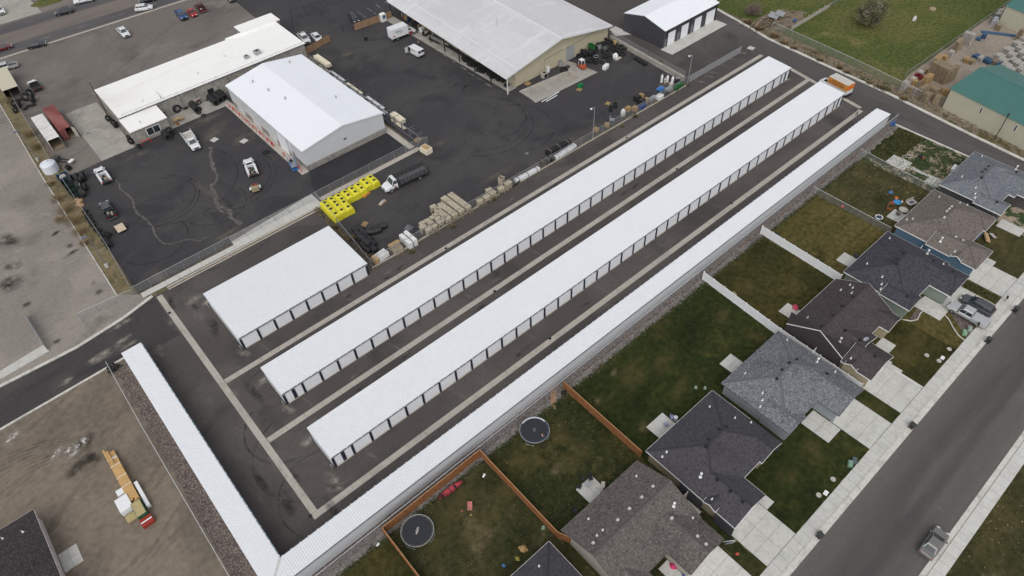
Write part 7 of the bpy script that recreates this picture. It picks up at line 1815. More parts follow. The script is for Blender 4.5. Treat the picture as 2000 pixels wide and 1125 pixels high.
# along the warehouse end wall
p = at(*gw(640,855)); t = thing('condenser_unit','grey air conditioning condenser against the warehouse wall','machine',p)
MB().box(-.65,.65,-.55,.55,.05,1.25).obj('case',M['wood_grey'],t); MB().cyl((0,0,1.25),.4,.04,14).obj('fan_grille',M['black'],t); MB().box(-.5,.5,-.57,-.552,.15,1.1).obj('coil_grille',M['black'],t)
for a,b,r0,h,m_,lab in ((695,770,.4,1.2,'white_paint','white sack standing beside the condenser unit'),(880,680,.5,1.3,'galv','grey steel drum by the warehouse wall'),(1330,470,.55,2.0,'bin_g','tall green culvert pipe, left of two'),(1370,480,.5,1.8,'bin_g','tall green culvert pipe, right of two'),(1410,650,.55,1.9,'galv','tall black and grey wire coil on a pallet'),(1540,490,.5,1.3,'galv','grey ringed black coil beside the block wall corner'),(1460,420,.55,.9,'galv','grey coil against the warehouse wall')):
    if m_ == 'bin_g' and m_ not in M: M[m_] = plain(m_,S(30,92,44),.5,var=.1)
    p = at(*gw(a,b)); o = thing('drum',lab,'drum',p)
    MB().lathe([(r0,0),(r0 * 1.04,h * .3),(r0,h * .33),(r0 * 1.04,h * .66),(r0,h * .7),(r0,h),(r0 * .8,h),(r0 * .8,h * .5)],16,cap=False).obj('shell',M[m_] if 'black' not in lab else blk,o); MB().torus((0,0,h),r0,.05,16,6).obj('rim',M[m_],o)
tyre(*gw(940,755),'loader','flat',0,0,'coiled black hose lying on the dock apron',None); tyre(*gw(990,705),'truck','flat',0,0,'small coil lying by the dock apron',None)
tag(MB().box(-.9,.9,-.45,.45,0,.85).obj('foam_block',M['white_paint'],None,at(*gw(1560,720)),.25),'white block lying in the open yard','block')
p = at(*gw(1180,1010)); t = thing('green_crate','bright green crate on a pallet by the ramp','crate',p,.2); M['crate_green'] = plain('crate_green',S(20,120,70),.5)
MB().box(-.55,.55,-.45,.45,.14,.9).obj('body',M['crate_green'],t); MB().box(-.5,.0,-.4,.1,.9,1.2).obj('top_crate',M['crate_green'],t)
p = at(*gw(1700,560)); t = thing('wrapped_drums','white wrapped drums among the black coils','drums',p)
for x,y in ((-.35,0),(.35,.1),(0,-.5)): MB().lathe([(.32,0),(.34,.5),(.32,.95),(.1,1.1)],12,0,(x,y,0)).obj('drum',M['white_paint'],t)
MB().box(-.9,.9,-1.3,-.7,0,.3).obj('wrap',M['wood_grey'],t)
for a,b,m_,s_ in ((1700,350,'wood',.5),(1720,365,'cardboard',.4)): tag(MB().box(-s_,s_,-s_,s_ * .6,0,.5).box(-s_ * .4,s_ * .7,-s_ * .3,s_,.5,.8).obj('scrap_wood',M[m_],None,at(*gw(a,b)),.7),'pale scrap wood among the coils by the wall, ' + ('upper piece' if b < 360 else 'lower piece'),'scrap')
# cylinders and bins in the yard corner
gk = lambda a,b: (1180 + a / 7.692,80 + b / 7.692)
for i,(a,b,h,r0,m_,lab) in enumerate(((860,620,1.9,.28,'white_paint','tall white cylinder, first of the group in the yard corner'),(945,620,1.7,.28,'white_paint','white cylinder second in the yard corner group'),(910,630,1.1,.25,'wood_grey','short grey cylinder between the white ones'),(1020,640,1.7,.32,'white_paint','white cylinder with blue band in the yard corner group'),(1075,650,1.5,.3,'trim_black','black cylinder with white cap in the yard corner group'),(1110,640,1.3,.3,'trim_black','black cylinder nearest the block wall'),(1000,700,1.4,.5,'wood_grey','pale sheeted heap before the cylinders'))):
    o = thing('gas_cylinder',lab,'cylinder',at(*gk(a,b)),0,'cylinders in the yard corner'); MB().lathe([(r0,0),(r0,h * .8),(r0 * .6,h * .93),(r0 * .25,h)],12).obj('shell',M[m_],o); MB().lathe([(.1,h),(.12,h + .12),(.02,h + .14)],8).obj('valve',M['white_paint'],o)
for a,b,sx,sy,h,m_,lab in ((850,720,.9,.7,.5,'lift','blue pallet load of valves in the yard corner'),(970,740,.9,.6,.8,'galv','grey steel box beside the blue load'),(1110,690,1.4,.6,.9,'bin_g','long green steel box at the corner of the fence'),(920,800,.9,.5,.7,'bed_grey','dark grey bin at the fence'),(830,850,.8,.6,.9,'white_paint','white covered pallet at the fence'),(720,870,1.2,.5,.6,'galv','grey pipe fittings heap at the fence'),(630,910,.8,.6,.9,'wood_old','brown carton load at the fence'),(575,990,.9,.4,.8,'lift2','blue steel frame against the fence')):
    if m_ == 'lift': M[m_] = bl
    if m_ == 'lift2': M[m_] = plain('lift2',S(40,70,130),.5)
    p = at(*gk(a,b),.3); t = thing('yard_bin',lab,'bin',(p.x,p.y,0),.1); MB().box(-sx,sx,-sy,sy,.12,h).obj('body',M[m_],t); MB().box(-sx,sx,-sy,-sy + .1,0,.12).box(-sx,sx,sy - .1,sy,0,.12).obj('skid',M['wood_old'],t); MB().box(-sx * .6,sx * .3,-sy * .5,sy * .6,h,h + .2).obj('content',M[m_],t)
bundle('black drain hoses lying along the block wall',(1240,113),(1262,127),.9,.5,'pipe_black','trim_black')
# overhead wire fence end: blue scrap and post at the row end
tag(MB().box(-.9,.9,-.5,.5,0,.25).box(-.3,.6,-.7,.2,.25,.4).obj('tarp_scrap',PAINT['blue'],None,at(1742,242),.5),'crumpled blue tarp at the end of the gravel strip','tarp')

# ------------------------------------------------------------------ pallet yard on the far right
def crate_stack(u,v,nx,ny,nz,mat,lab,rz,s=1.1,h=.72,z=0.0,grp=None):
    p = at(u,v,z); t = thing('pallet_stack',lab,'pallets',(p.x,p.y,0),rz,grp); r = random.Random(int(u + v * 3))
    key = ('blk',mat)
    if key not in PM:
        mb = MB()
        for k in range(5): pallet_mb(1.2,1.0,k * .145,mb)
        PM[key] = mb.mesh('pallet_block',M[mat])
    for i in range(nx):
        for j in range(ny):
            n = nz - (r.random() < .25)
            for k in range(n):
                o = link('pallet_block',PM[key],t,(i * 1.28 + r.uniform(-.05,.05),j * 1.1 + r.uniform(-.05,.05),k * .73),r.uniform(-.03,.03)); o.scale = (1,1,1)
    return t
TH = math.radians(-10)
gp_ = lambda a,b: (1680 + a / 7.692,120 + b / 7.692)
gq = lambda a,b: (1740 + a / 7.692,b / 7.692)
crate_stack(*gp_(1235,330),3,4,5,'wood_old','tall block of brown pallets against the green roofed barn',math.radians(-12))
crate_stack(*gp_(1130,640),1,1,3,'wood_old','pallet stack at the barn corner by the verge',math.radians(80))
crate_stack(*gp_(960,600),4,1,3,'wood_old','row of weathered pallets behind the wire fence at the verge',math.radians(-10 - 0))
crate_stack(*gp_(880,520),2,1,3,'wood_old','weathered pallet pair further along the verge',math.radians(-8))
crate_stack(*gp_(740,470),1,1,3,'wood_old','weathered pallet stack second from the field corner',math.radians(-8)); crate_stack(*gp_(640,430),1,1,3,'wood_grey','grey pallet stack at the field corner',math.radians(-8))
crate_stack(*gp_(930,400),2,1,4,'wood','yellow pallet stack behind the weathered row',math.radians(-8)); crate_stack(*gp_(1080,480),3,1,2,'wood','low yellow pallet row behind the weathered row',math.radians(-60))
crate_stack(*gp_(800,370),1,1,2,'wood','small yellow pallet stack beside the red crates',0)
M['crate_red'] = plain('crate_red',S(120,34,36),.6); M['crate_blue'] = plain('crate_blue',S(64,92,120),.6,var=.15)
for a,b,m_,lab in ((790,300,'wood_grey','grey crate beside the red crates'),(850,250,'crate_red','dark red crate by the field fence'),(880,265,'crate_red','dark red crate with a hole, by the field fence'),(900,200,'wood_grey','grey crate above the red crates'),(960,165,'wood_old','brown crate above the red crates'),(1040,185,'wood','pallet with dark bags at the yard gate')):
    p = at(*gp_(a,b)); tag(MB().box(-.6,.6,-.5,.5,0,.9).box(-.62,.62,-.52,-.45,.9,1.0).box(-.62,.62,.45,.52,.9,1.0).obj('crate',M[m_],None,p,-.2),lab,'crate')
crate_stack(*gq(650,1000),3,1,3,'wood','yellow pallets leaning along the field fence',math.radians(10)); crate_stack(*gq(780,920),2,1,2,'wood','shorter yellow pallets next along the field fence',math.radians(5)); crate_stack(*gq(880,850),1,1,2,'wood_grey','grey pallets in the gap along the field fence',0)
crate_stack(*gq(940,790),3,1,4,'wood_old','tall brown pallets along the middle of the field fence',math.radians(5)); crate_stack(*gq(1150,680),1,2,4,'wood_grey','tall grey pallets at the end of the field fence row',0)
for a,b,lab in ((1310,600,'low blue pallet stack on the open dirt'),(1385,570,'taller blue pallet stack on the open dirt')):
    p = at(*gq(a,b)); t = thing('pallet_stack',lab,'pallets',p,.3); PM.setdefault('blue',pallet_mb().mesh('pallet',M['crate_blue']))
    for k in range(4 if a < 1350 else 8): link('pallet',PM['blue'],t,(0,0,k * .14))
tag(MB().box(-3.8,3.8,-.5,.5,0,.25).box(-3.7,3.7,-.4,.4,.25,.32).obj('steel_rack',M['crate_blue'],None,at(*gq(1620,515)),math.radians(-62)),'long blue steel frame lying on the dirt','frame')
crate_stack(*gq(1890,610),1,1,4,'wood_old','brown pallet stack against the far barn',0); crate_stack(*gq(1600,450),2,1,2,'wood_old','low brown pallets beside the far barn corner',.3)
for i,(a,b,m_) in enumerate(((1550,330,'bed_grey'),(1590,290,'wood_grey'),(1630,240,'wood_grey'),(1540,360,'galv'))): tag(MB().box(-1,1,-.7,.7,0,1.3).box(-.7,.5,-.5,.5,1.3,1.7).obj('scrap_bin',M[m_],None,at(*gq(a,b)),.4),['dark scrap bin at the far barn wall','white topped scrap bin at the far barn wall','far grey scrap bin at the barn wall','steel scrap bin nearest the brown pallets'][i],'bin')
r_ = random.Random(31)
for i in range(4):
    for j in range(7):
        u,v = gq(1610 + i * 120 + j * 45,900 - i * 80 + j * 75)
        p = at(u,v); t = thing('pallet_stack','grey pallet stack in the grid, row %s past the blue pallets, %s from the dirt' % (('one','two','three','four')[i],ORD[j]),'pallets',(p.x,p.y,0),math.radians(-12 + r_.uniform(-4,4)),'grid of grey pallet stacks')
        for k in range(r_.randint(9,13)): o = link('pallet',PM['wood_grey'],t,(r_.uniform(-.05,.05),r_.uniform(-.05,.05),k * .145)); o.scale = (1.5,1.6,1)
for i,(a,b,m_) in enumerate(((1270,880,'blue'),(1340,910,'wood_grey'),(1400,920,'blue'),(1460,950,'blue'),(1560,960,'wood_old'),(1620,1010,'blue'),(1700,1020,'wood'),(1130,930,'wood'),(1200,950,'wood_old'))):
    pallet_stack(*gq(a,b),7,m_,'mixed ' + {'blue': 'blue','wood': 'yellow','wood_grey': 'grey','wood_old': 'brown'}[m_] + ' pallet stack beyond the barn ridge',-.2,'mixed pallets beyond the barn ridge',sc_=1.25)
# junk shed and scrap at the field corner
t = thing('junk_heap','collapsed lean-to of grey boards and scrap in the field corner','scrap heap',at(1500,48))
r_ = random.Random(8)
for k in range(46):
    x,y = r_.gauss(0,2.4),r_.gauss(0,1.0); mb = MB(); mb.xf((x,y,r_.uniform(.2,1.1)),r_.uniform(-.5,.5),r_.uniform(-.3,.3),r_.uniform(-.25,.25)); mb.box(-1.0,1.0,-.1,.1,-.04,.04); mb.obj('board',M[r_.choice(('wood_old','pole_wood','pole_wood','bed_grey','wood_old'))],t)
for x,y,s_ in ((2.4,.3,1.5),(4.4,-.2,1.3)): MB().xf((x,y,1.5),.3,.15).box(-s_,s_,-s_ * .8,s_ * .8,-.03,.03).obj('sheet',M['galv'],t)
for x,y in ((1.2,-.9),(3.6,-1.0),(1.2,1.4),(5.4,.8)): MB().box(x - .08,x + .08,y - .08,y + .08,0,1.5).obj('post',M['wood_old'],t)
tag(MB().box(-.7,.7,-.3,.3,0,.25).box(-.3,.6,-.5,.3,.25,.4).obj('tarp_scrap',PAINT['blue'],None,at(1552,41),.2),'blue tarp lying in the trampled dirt of the far field','tarp')
tag(MB().box(-.3,.3,-.3,.3,0,.8).cyl((0,0,.8),.2,.3,8).obj('pump_box',M['white_paint'],None,at(1785,40)),'small white pump box alone in the green field','box')
tag(MB().lathe([(.9,0),(.8,.3),(.3,.5),(.05,.55)],10).obj('stump',M['wood_old'],None,at(1821,18)),'brown stump in the upper part of the green field','stump')

# ------------------------------------------------------------------ back yards
M['tramp'] = plain('tramp_mat',(.022,.024,.032,1),.7)
def trampoline(lab,u,v,R,pad,ribs=True):
    p = at(u,v,.75); t = thing('trampoline',lab,'trampoline',(p.x,p.y,0))
    MB().cyl((0,0,.74),R * .9,.012,40).obj('jump_mat',M['tramp'],t)
    MB().torus((0,0,.76),R,.05,44,6).obj('frame_ring',M['galv'],t)
    if pad:
        rg = MB(); n = 44
        for i in range(n):
            a,b = 2 * math.pi * i / n,2 * math.pi * (i + 1) / n
            rg.add([(R * .9 * math.cos(a),R * .9 * math.sin(a),.765),(R * .9 * math.cos(b),R * .9 * math.sin(b),.765),(R * math.cos(b),R * math.sin(b),.80),(R * math.cos(a),R * math.sin(a),.80)],[(0,1,2,3)],0 if .3 < (a + .4) % (2 * math.pi) < 2.2 else 1)
        rg.obj('safety_pad',[plain('pad_white',(.5,.51,.54,1),.5),plain('pad_navy',(.04,.05,.08,1),.5)],t)
    sp = MB()
    for i in range(72): a = 2 * math.pi * i / 72; sp.bar((R * .9 * math.cos(a),R * .9 * math.sin(a),.745),(R * math.cos(a),R * math.sin(a),.76),.018)
    sp.obj('springs',M['wood_grey'],t)['kind'] = 'stuff'
    for k in range(4):
        a = math.pi / 2 * k + .5; q = Vector((R * math.cos(a),R * math.sin(a),.75)); s = Vector((-math.sin(a),math.cos(a),0)) * .6
        MB().path([q - s,q - s + Vector((0,0,-.72)),q + s + Vector((0,0,-.72)),q + s],.035,0,5).obj('leg',M['galv'],t)
    return t
t = trampoline('round trampoline with bare spring ring near the canoe',815,1036,2.1,False)
mk = MB(); mk.box(-.1,.1,-.5,.45,.754,.758).box(-.25,.25,-.12,-.05,.754,.758).box(-.2,.2,.2,.27,.754,.758); mk.obj('print',M['wood_grey'],t).rotation_euler = (0,0,-.9)
t = trampoline('round trampoline with partly torn pad, a child on it',1044,839.5,2.08,True)
MB().torus((0,0,.757),.2,.02,16,4).obj('print',M['galv'],t)
# canoe
t = thing('canoe','faded red canoe lying by the cedar fence','canoe',at(880,961),0); A,B = at(856,978),at(905,942); t.location = ((A.x + B.x) / 2,(A.y + B.y) / 2,0); t.rotation_euler = (0,0,math.atan2(B.y - A.y,B.x - A.x))
L = (B - A).length; rs = []; ri = []
for i in range(17):
    u = -1 + 2 * i / 16; w_ = .46 * max(0.02,(1 - abs(u) ** 2.4)); x = u * L / 2; lift = .16 * abs(u) ** 3
    rs.append([(x,w_ * math.sin(a) * 1.0,.06 + lift + .40 * (1 - math.cos(a) ** 1 if False else 0) + .42 * (1 - math.cos(a))) for a in [-math.pi / 2 + math.pi * k / 8 for k in range(9)]])
mb = MB(); n = 9; vs = [q for r in rs for q in r]; fs = [(i * n + k,i * n + k + 1,(i + 1) * n + k + 1,(i + 1) * n + k) for i in range(16) for k in range(n - 1)]
mb.add(vs,fs); mb.obj('hull',plain('canoe_red',S(178,62,74),.55,var=.15,vscale=1.5),t,smooth=True)
for s in (0,8): MB().path([Vector(r[s]) + Vector((0,0,.01)) for r in rs],.03,0,5).obj('gunwale',M['rubber'],t)
for x in (-L * .32,L * .18): MB().box(x - .16,x + .16,-.34,.34,.30,.34).obj('seat',M['rubber'],t)
for x in (-.1,): MB().box(x - .04,x + .04,-.44,.44,.42,.46).obj('thwart',M['rubber'],t)
def small(name,lab,cat,u,v,mb,mat,rz=0.0,z=0.0,grp=None):
    return tag(mb.obj(name,mat,None,at(u,v,z),rz),lab,cat,grp)
t = thing('toy_wagon','pink plastic wagon on the worn lawn','toy',at(918,990),.9)
MB().box(-.55,.55,-.32,-.27,.15,.45).box(-.55,.55,.27,.32,.15,.45).box(-.55,-.5,-.269,.269,.15,.45).box(.5,.55,-.269,.269,.15,.45).box(-.5,.5,-.269,.269,.15,.2).obj('tub',plain('wagon_pink',S(196,130,120),.5),t)
for x in (-.38,.38):
    for s in (-1,1): MB().cyl((x,s * .33 - .03,.12),.12,.06,10,axis='y').obj('wheel',M['rubber'],t)
MB().path([(.55,0,.2),(1.2,.2,.1)],.02,0,5).obj('handle',M['rubber'],t)
toy = lambda u,v,col,lab,s_=.22: small('toy',lab,'toy',u,v,MB().lathe([(s_,0),(s_ * 1.1,s_ * .6),(s_ * .7,s_ * 1.1),(s_ * .3,s_ * 1.6)],9).box(-s_ * 1.4,s_ * 1.4,-s_ * .3,s_ * .3,s_ * .2,s_ * .5),plain('toy_col',S(*[int(c * .8 + 22) for c in col]),.6),rnd.uniform(0,3))
toy(902,998,(150,90,50),'small orange toy left of the pink wagon',.14); toy(920,1006,(150,130,60),'small yellow toy below the pink wagon',.16)
toy(984,1105,(70,130,190),'blue toy near the bottom edge',.2); toy(1022,1073,(190,150,90),'wooden doll house on the lawn near the bottom edge',.45); toy(1011,1092,(170,160,60),'yellow toy truck near the doll house',.25)
toy(1314,1107,(220,40,110),'pink toy car on the front walk of the taupe house',.35); toy(1335,1124,(60,60,150),'purple toy at the bottom edge on the front walk',.2); toy(1440,1082,(196,70,60),'red ball on the strip of lawn between driveways',.2)
toy(1645,404,(220,60,60),'red and yellow toy by the chain-link fence',.3); toy(1739,377,(70,110,170),'blue toy in the middle of the toy strewn lawn',.35); toy(1750,388,(220,100,40),'orange toy near the blue paddling pool',.3); toy(1742,397,(200,50,60),'red toy beside the brown toy bin',.3); toy(1761,395,(200,190,170),'pale toy right of the blue pool',.25)
small('paddling_pool','small blue paddling pool on the toy strewn lawn','pool',1752,396,MB().torus((0,0,.15),.6,.12,20,6).cyl((0,0,.04),.55,.06,16),plain('pool_blue',S(60,140,190),.4))
small('toy_bin','brown wooden toy bin on its side on the toy strewn lawn','bin',1738,405,MB().box(-.9,.9,-.45,-.38,0,.5).box(-.9,.9,.38,.45,0,.5).box(-.9,-.83,-.38,.38,0,.5).box(.83,.9,-.38,.38,0,.5),M['cedar'],.3)
t = thing('round_swing','saucer swing with white rim on a dark frame','swing',at(1715,428),.2)
MB().torus((0,0,.5),.6,.1,22,6).obj('rim',M['white_paint'],t); MB().cyl((0,0,.46),.55,.03,18).obj('seat',plain('swing_navy',(.03,.05,.1,1),.6),t)
fm = MB()
for x in (-1.6,1.6):
    for y in (-1.0,1.0): fm.bar((x,y,0),(x * .7,0,2.2),.04,0,6)
fm.bar((-1.12,0,2.2),(1.12,0,2.2),.04,0,6); fm.obj('frame',M['rubber'],t)
p_ = small('play_mat','grey and white patterned lounger by the tan roofed house','lounger',1779,398,MB().box(-.9,.9,-.6,.6,.25,.4).box(-.9,.9,.5,.6,.4,.9),M['wood_grey'],-.3); MB().box(-.5,.5,-.3,.3,.4,.41).obj('cushion',plain('cushion',S(86,84,104),.7),p_)
# patio sets
def table(lab,u,v,r0,mat):
    t = thing('patio_table',lab,'table',at(u,v)); MB().cyl((0,0,.68),r0,.04,20).obj('top',M[mat],t); MB().cyl((0,0,0),.05,.68,8).obj('stem',M['galv'],t); MB().cyl((0,0,0),.3,.04,12).obj('base',M['galv'],t)
def chair(lab,u,v,rz,col):
    t = thing('patio_chair',lab,'chair',at(u,v),rz); m_ = plain('chair_col',S(*col),.6)
    MB().box(-.28,.28,-.28,.28,.38,.43).obj('seat',m_,t); MB().xf((0,.28,.42),0,-.2).box(-.28,.28,-.02,.03,0,.6).obj('backrest',m_,t)
    for x in (-.25,.25):
        for y in (-.25,.25): MB().cyl((x,y,0),.025,.4,6).obj('leg',m_,t)
        MB().box(x - .03,x + .03,-.28,.28,.58,.62).obj('armrest',m_,t)
table('round glass table on the toy yard patio',1762,415,.8,'wood_grey'); chair('dark chair beside the round patio table',1753,421,1.0,(90,84,80))
chair('lavender chair nearest the wall on the charcoal house patio',1313,818,.6,(150,156,184)); chair('lavender chair at the lawn edge of the charcoal house patio',1300,832,2.4,(150,156,184)); table('small white side table on the charcoal house patio',1319,820,.28,'white_paint')
chair('black chair in the circle on the straw lawn, farthest from the patio',1138,938,.8,(40,38,42)); chair('black chair beside it in the circle on the straw lawn',1153,937,-.4,(40,38,42)); chair('black chair nearest the pale table on the straw lawn',1131,953,2.0,(40,38,42)); table('pale low table among the black chairs',1149,950,.45,'galv')
chair('black lawn chair tucked against the taupe house back wall',1123,1000,.3,(44,42,46)); chair('dark chair on the yellowed lawn patio',1671,503,.8,(60,62,80))
t = thing('grill','small grill with pale side shelf on the taupe house patio','grill',at(1177,955),.7); MB().box(-.7,.7,-.25,.25,.7,.78).obj('shelf',M['wood_grey'],t); MB().lathe([(.1,.75),(.28,.85),(.28,1.0),(.1,1.12)],12,0,(-.5,-.3,0)).obj('lid',M['black'],t); MB().box(-.6,.6,-.2,.2,.1,.14).obj('lower_shelf',M['trim_black'],t)
for x in (-.6,.6): bpy.data.objects['grill'] and MB().box(x - .04,x + .04,-.2,.2,0,.7).obj('leg',M['trim_black'],t)
toy(1553,602,(210,60,90),'pink and white ride-on toy on the brown house patio',.45)
small('fire_ring','pale ring on the fire pit slab','ring',1774,306,MB().torus((0,0,.1),.5,.08,20,6),M['wood_grey'])
t = thing('fire_pit','dark fire bowl with a small chair on the fire pit slab','fire pit',at(1797,308)); MB().lathe([(.2,.2),(.45,.4),(.5,.5),(.42,.45)],14,cap=False).obj('bowl',M['rubber'],t); MB().cyl((0,0,.05),.25,.2,10).obj('stand',M['trim_black'],t); MB().box(-.3,.2,-.75,-.4,.1,.5).obj('stool',M['cedar'],t)
t = thing('patio_bench','white bench with dark cushion at the corner house back door','bench',at(1862,330),.1); MB().box(-.9,.9,-.3,.3,.4,.5).obj('seat',M['white_paint'],t); MB().box(-.8,.8,-.9,-.3,.1,.6).obj('cushion',M['black'],t)
for x in (-.8,.8): MB().box(x - .05,x + .05,-.28,.28,0,.4).obj('leg',M['white_paint'],t)
small('patio_stool','dark wooden block by the white fence on the olive lawn','stool',1432,575,MB().lathe([(.45,0),(.5,.2),(.4,.3),(.1,.5)],10),M['wood_old'])
small('shrub','tiny dark shrub on the yellowed lawn by the white fence','shrub',1518,458,MB().lathe([(.3,0),(.4,.25),(.2,.5),(.02,.6)],9),plain('shrub_dark',S(44,56,36),.9,var=.3))
small('shrub','black shrub at the corner of the cedar fence and gravel','shrub',1101,769,MB().lathe([(.35,0),(.45,.3),(.3,.6),(.02,.8)],9),plain('shrub_black',S(30,34,26),.9,var=.4))
for u,v,lab in ((1359,757,'green irrigation lid, left of two on the deep green lawn'),(1377,758,'green irrigation lid, right of two on the deep green lawn'),(1061,1031,'pale green lid near the cedar fence at the bottom')): small('irrigation_lid',lab,'lid',u,v,MB().box(-.28,.28,-.2,.2,0,.06),plain('lid_green',S(130,150,130),.6),.5)
for u,v,lab in ((1627,936,'round concrete valve cover, right on the charcoal house front lawn'),(1599,967,'round concrete valve cover, left on the charcoal house front lawn'),(1810,694,'large round valve ring on the brown house front lawn'),(1834,705,'round valve cover next to the white square lid'),(1854,682,'small round valve cover near the sidewalk on the brown house lawn')): small('valve_cover',lab,'cover',u,v,MB().torus((0,0,.03),.3,.06,16,5).cyl((0,0,0),.25,.04,12),M['wood_grey'])
for u,v,lab in ((1613,963,'white square meter lid at the sidewalk by the charcoal house'),(1841,699,'white square meter lid at the sidewalk by the brown house')): small('meter_lid',lab,'lid',u,v,MB().box(-.36,.36,-.26,.26,0,.05),M['white_paint'],.1)
for u,v,lab,c_ in ((1659,908,'green utility box at the sidewalk by the charcoal house',(120,150,132)),(1667,902,'dark utility box beside the green one',(84,96,100)),(1882,652,'green transformer box by the planting bed',(128,164,134)),(1892,645,'grey green utility box beside the transformer',(140,154,146))): small('utility_box',lab,'box',u,v,MB().box(-.4,.4,-.28,.28,0,.55).taper(-.42,.42,-.3,.3,.55,.66,.06),plain('box_green',S(*c_),.5),.5)
for u,v,lab in ((1905,642,'black mailbox on a post by the planting bed'),(1961,590,'black mailbox on a pale post by the strip of weeds')):
    t = thing('mailbox',lab,'mailbox',at(u,v),.3); MB().box(-.06,.06,-.06,.06,0,1.05).obj('post',M['wood_old'],t); MB().box(-.28,.28,-.12,.12,1.05,1.3).obj('box',M['black'],t)
# side yards: gates, condensers, meters
def condenser(lab,x,y):
    t = thing('condenser_unit',lab,'machine',(x,y,0)); MB().box(-.42,.42,-.42,.42,.08,.85).obj('case',plain('ac_grey',(.24,.24,.25,1),.5),t); MB().cyl((0,0,.85),.34,.03,14).obj('fan_grille',M['black'],t); MB().box(-.55,.55,-.55,.55,0,.08).obj('pad',M['concrete'],t)
condenser('air conditioning unit between taupe and charcoal houses',40.2,19.2); condenser('air conditioning unit between light grey and brown houses',72.5,16.3); condenser('air conditioning unit between the sage and blue houses',104.2,17.0)
for (x,y,lab) in ((40.2,17.2,'pale side gate between taupe and charcoal houses'),(72.55,18.9,'white side gate between light grey and brown houses'),(104.1,18.8,'pale side gate between sage and blue houses')):
    t = thing('side_gate',lab,'gate',(x,y,0)); MB().box(-.75,.75,-.03,.03,.1,1.75).obj('panel',M['vinyl'] if x > 60 else M['wood_grey'],t); MB().box(-.82,-.76,-.05,.05,0,1.85).obj('post',M['vinyl'],t); MB().box(.76,.82,-.05,.05,0,1.85).obj('post',M['vinyl'],t)
    patio(x - .7,x + .7,y - 2.6,y - .4,1,1,'narrow concrete slab by the ' + lab)
small('barrel','dark red barrel in the side yard of the brown house','barrel',1616,705,MB().lathe([(.4,0),(.48,.3),(.48,.7),(.4,1.0),(.1,1.02)],14),PAINT['maroon'])
# flag, bicycle
t = thing('flag','black and white striped flag hanging at the taupe house garage','flag',(38.75,10.1,0)); MB().bar((0,0,2.3),(.9,-.9,3.0),.025).obj('staff',M['white_paint'],t)
fl = MB(); n = 8
for i in range(n):
    for j in range(7):
        f = lambda a,b: (.25 + .65 * a + .1 * math.sin(6 * b),-.25 - .65 * a - .1 * math.sin(5 * b),2.5 + .5 * a - 1.1 * b + .0)
        fl.add([f(i / n,j / 7),f((i + 1) / n,j / 7),f((i + 1) / n,(j + 1) / 7),f(i / n,(j + 1) / 7)],[(0,1,2,3)],j % 2 if not (i < 3 and j < 4) else 2)
fl.obj('cloth',[M['wood_grey'],M['black'],plain('flag_navy',(.05,.06,.14,1),.7)],t)
def bike(lab,u,v,rz):
    t = thing('bicycle',lab,'bicycle',at(u,v),rz)
    for x in (-.45,.45): MB().xf((x,0,.3),0,math.pi / 2).torus((0,0,0),.28,.025,18,5).obj('wheel',M['rubber'],t)
    f = MB()
    for a,b in (((-.45,0,.3),(-.1,0,.3)),((-.1,0,.3),(-.2,0,.72)),((-.2,0,.72),(-.45,0,.3)),((-.1,0,.3),(.33,0,.68)),((-.2,0,.65),(.33,0,.68)),((.33,0,.8),(.45,0,.3))): f.bar(a,b,.022,0,5)
    f.obj('frame',plain('bike_teal',(.05,.10,.12,1),.4),t); MB().box(-.32,-.1,-.06,.06,.72,.77).obj('saddle',M['black'],t); MB().bar((.33,-.22,.85),(.33,.22,.85),.018).obj('handlebar',M['galv'],t)
bike('small bicycle on the grass by the taupe house porch',1283,1096,1.2); bike('second small bicycle nearer the bottom edge of the porch lawn',1260,1108,.4)
for u,v,lab in ((945,929,'white scrap on the worn lawn near the cedar fence'),(738,1064,'pale scrap heap at the bottom edge of the gravel')): small('litter',lab,'litter',u,v,MB().box(-.28,.28,-.12,.12,0,.1).box(-.1,.2,-.2,.1,.1,.15),M['white_paint'],.5)
t = thing('lumber_scraps','loose boards beside the cedar fence corner','boards',at(1085,778),.78)
for k in range(4): MB().box(-1.9 + k * .3,1.6 + k * .1,k * .18,k * .18 + .1,0,.05).obj('board',M['cedar_cap'],t)
t = thing('carton_pile','flattened cartons leaning at the tan house front wall','cartons',at(1925,468),.6)
MB().xf((0,0,.5),0,.4).box(-1.1,1.1,-.3,.5,-.05,.2).obj('carton',M['cardboard'],t); MB().xf((.9,-1.2,.35),.4,.3).box(-.6,.6,-.4,.4,-.02,.04).obj('printed_panel',M['wood_grey'],t)
# lumber delivery in the dirt lot
t = thing('lumber_stack','long stack of yellow lumber with white straps in the dirt lot','lumber',at(240,925)); A,B = at(217,888),at(270,985); d = B - A; t.location = ((A.x + B.x) / 2,(A.y + B.y) / 2,0); t.rotation_euler = (0,0,math.atan2(d.y,d.x)); L = d.length
r_ = random.Random(12)
for j in range(5):
    for k in range(5):
        x0 = -L / 2 + (0 if j in (1,2) else .9 + .45 * j) + r_.uniform(-.15,.15); MB().box(x0,L / 2 - .4 + r_.uniform(-.4,.3),-.62 + k * .25,-.62 + k * .25 + .24,.12 + j * .16,.12 + j * .16 + .15).obj('plank',M['lumber'],t)
MB().box(-L / 2 - .6,-L / 2 + 1.8,-.60,-.36,.93,1.0).box(-L / 2 - .1,-L / 2 + 2.4,-.30,-.06,.93,1.0).obj('plank',M['lumber'],t)
for x in (-L * .22,0,L * .18,-L * .36): MB().box(x,x + .05,-.66,.66,.10,.96).obj('strap',M['white_paint'],t)
for x in (-L * .3,L * .3): MB().box(x,x + .12,-.7,.7,0,.11).obj('bearer',M['wood_old'],t)
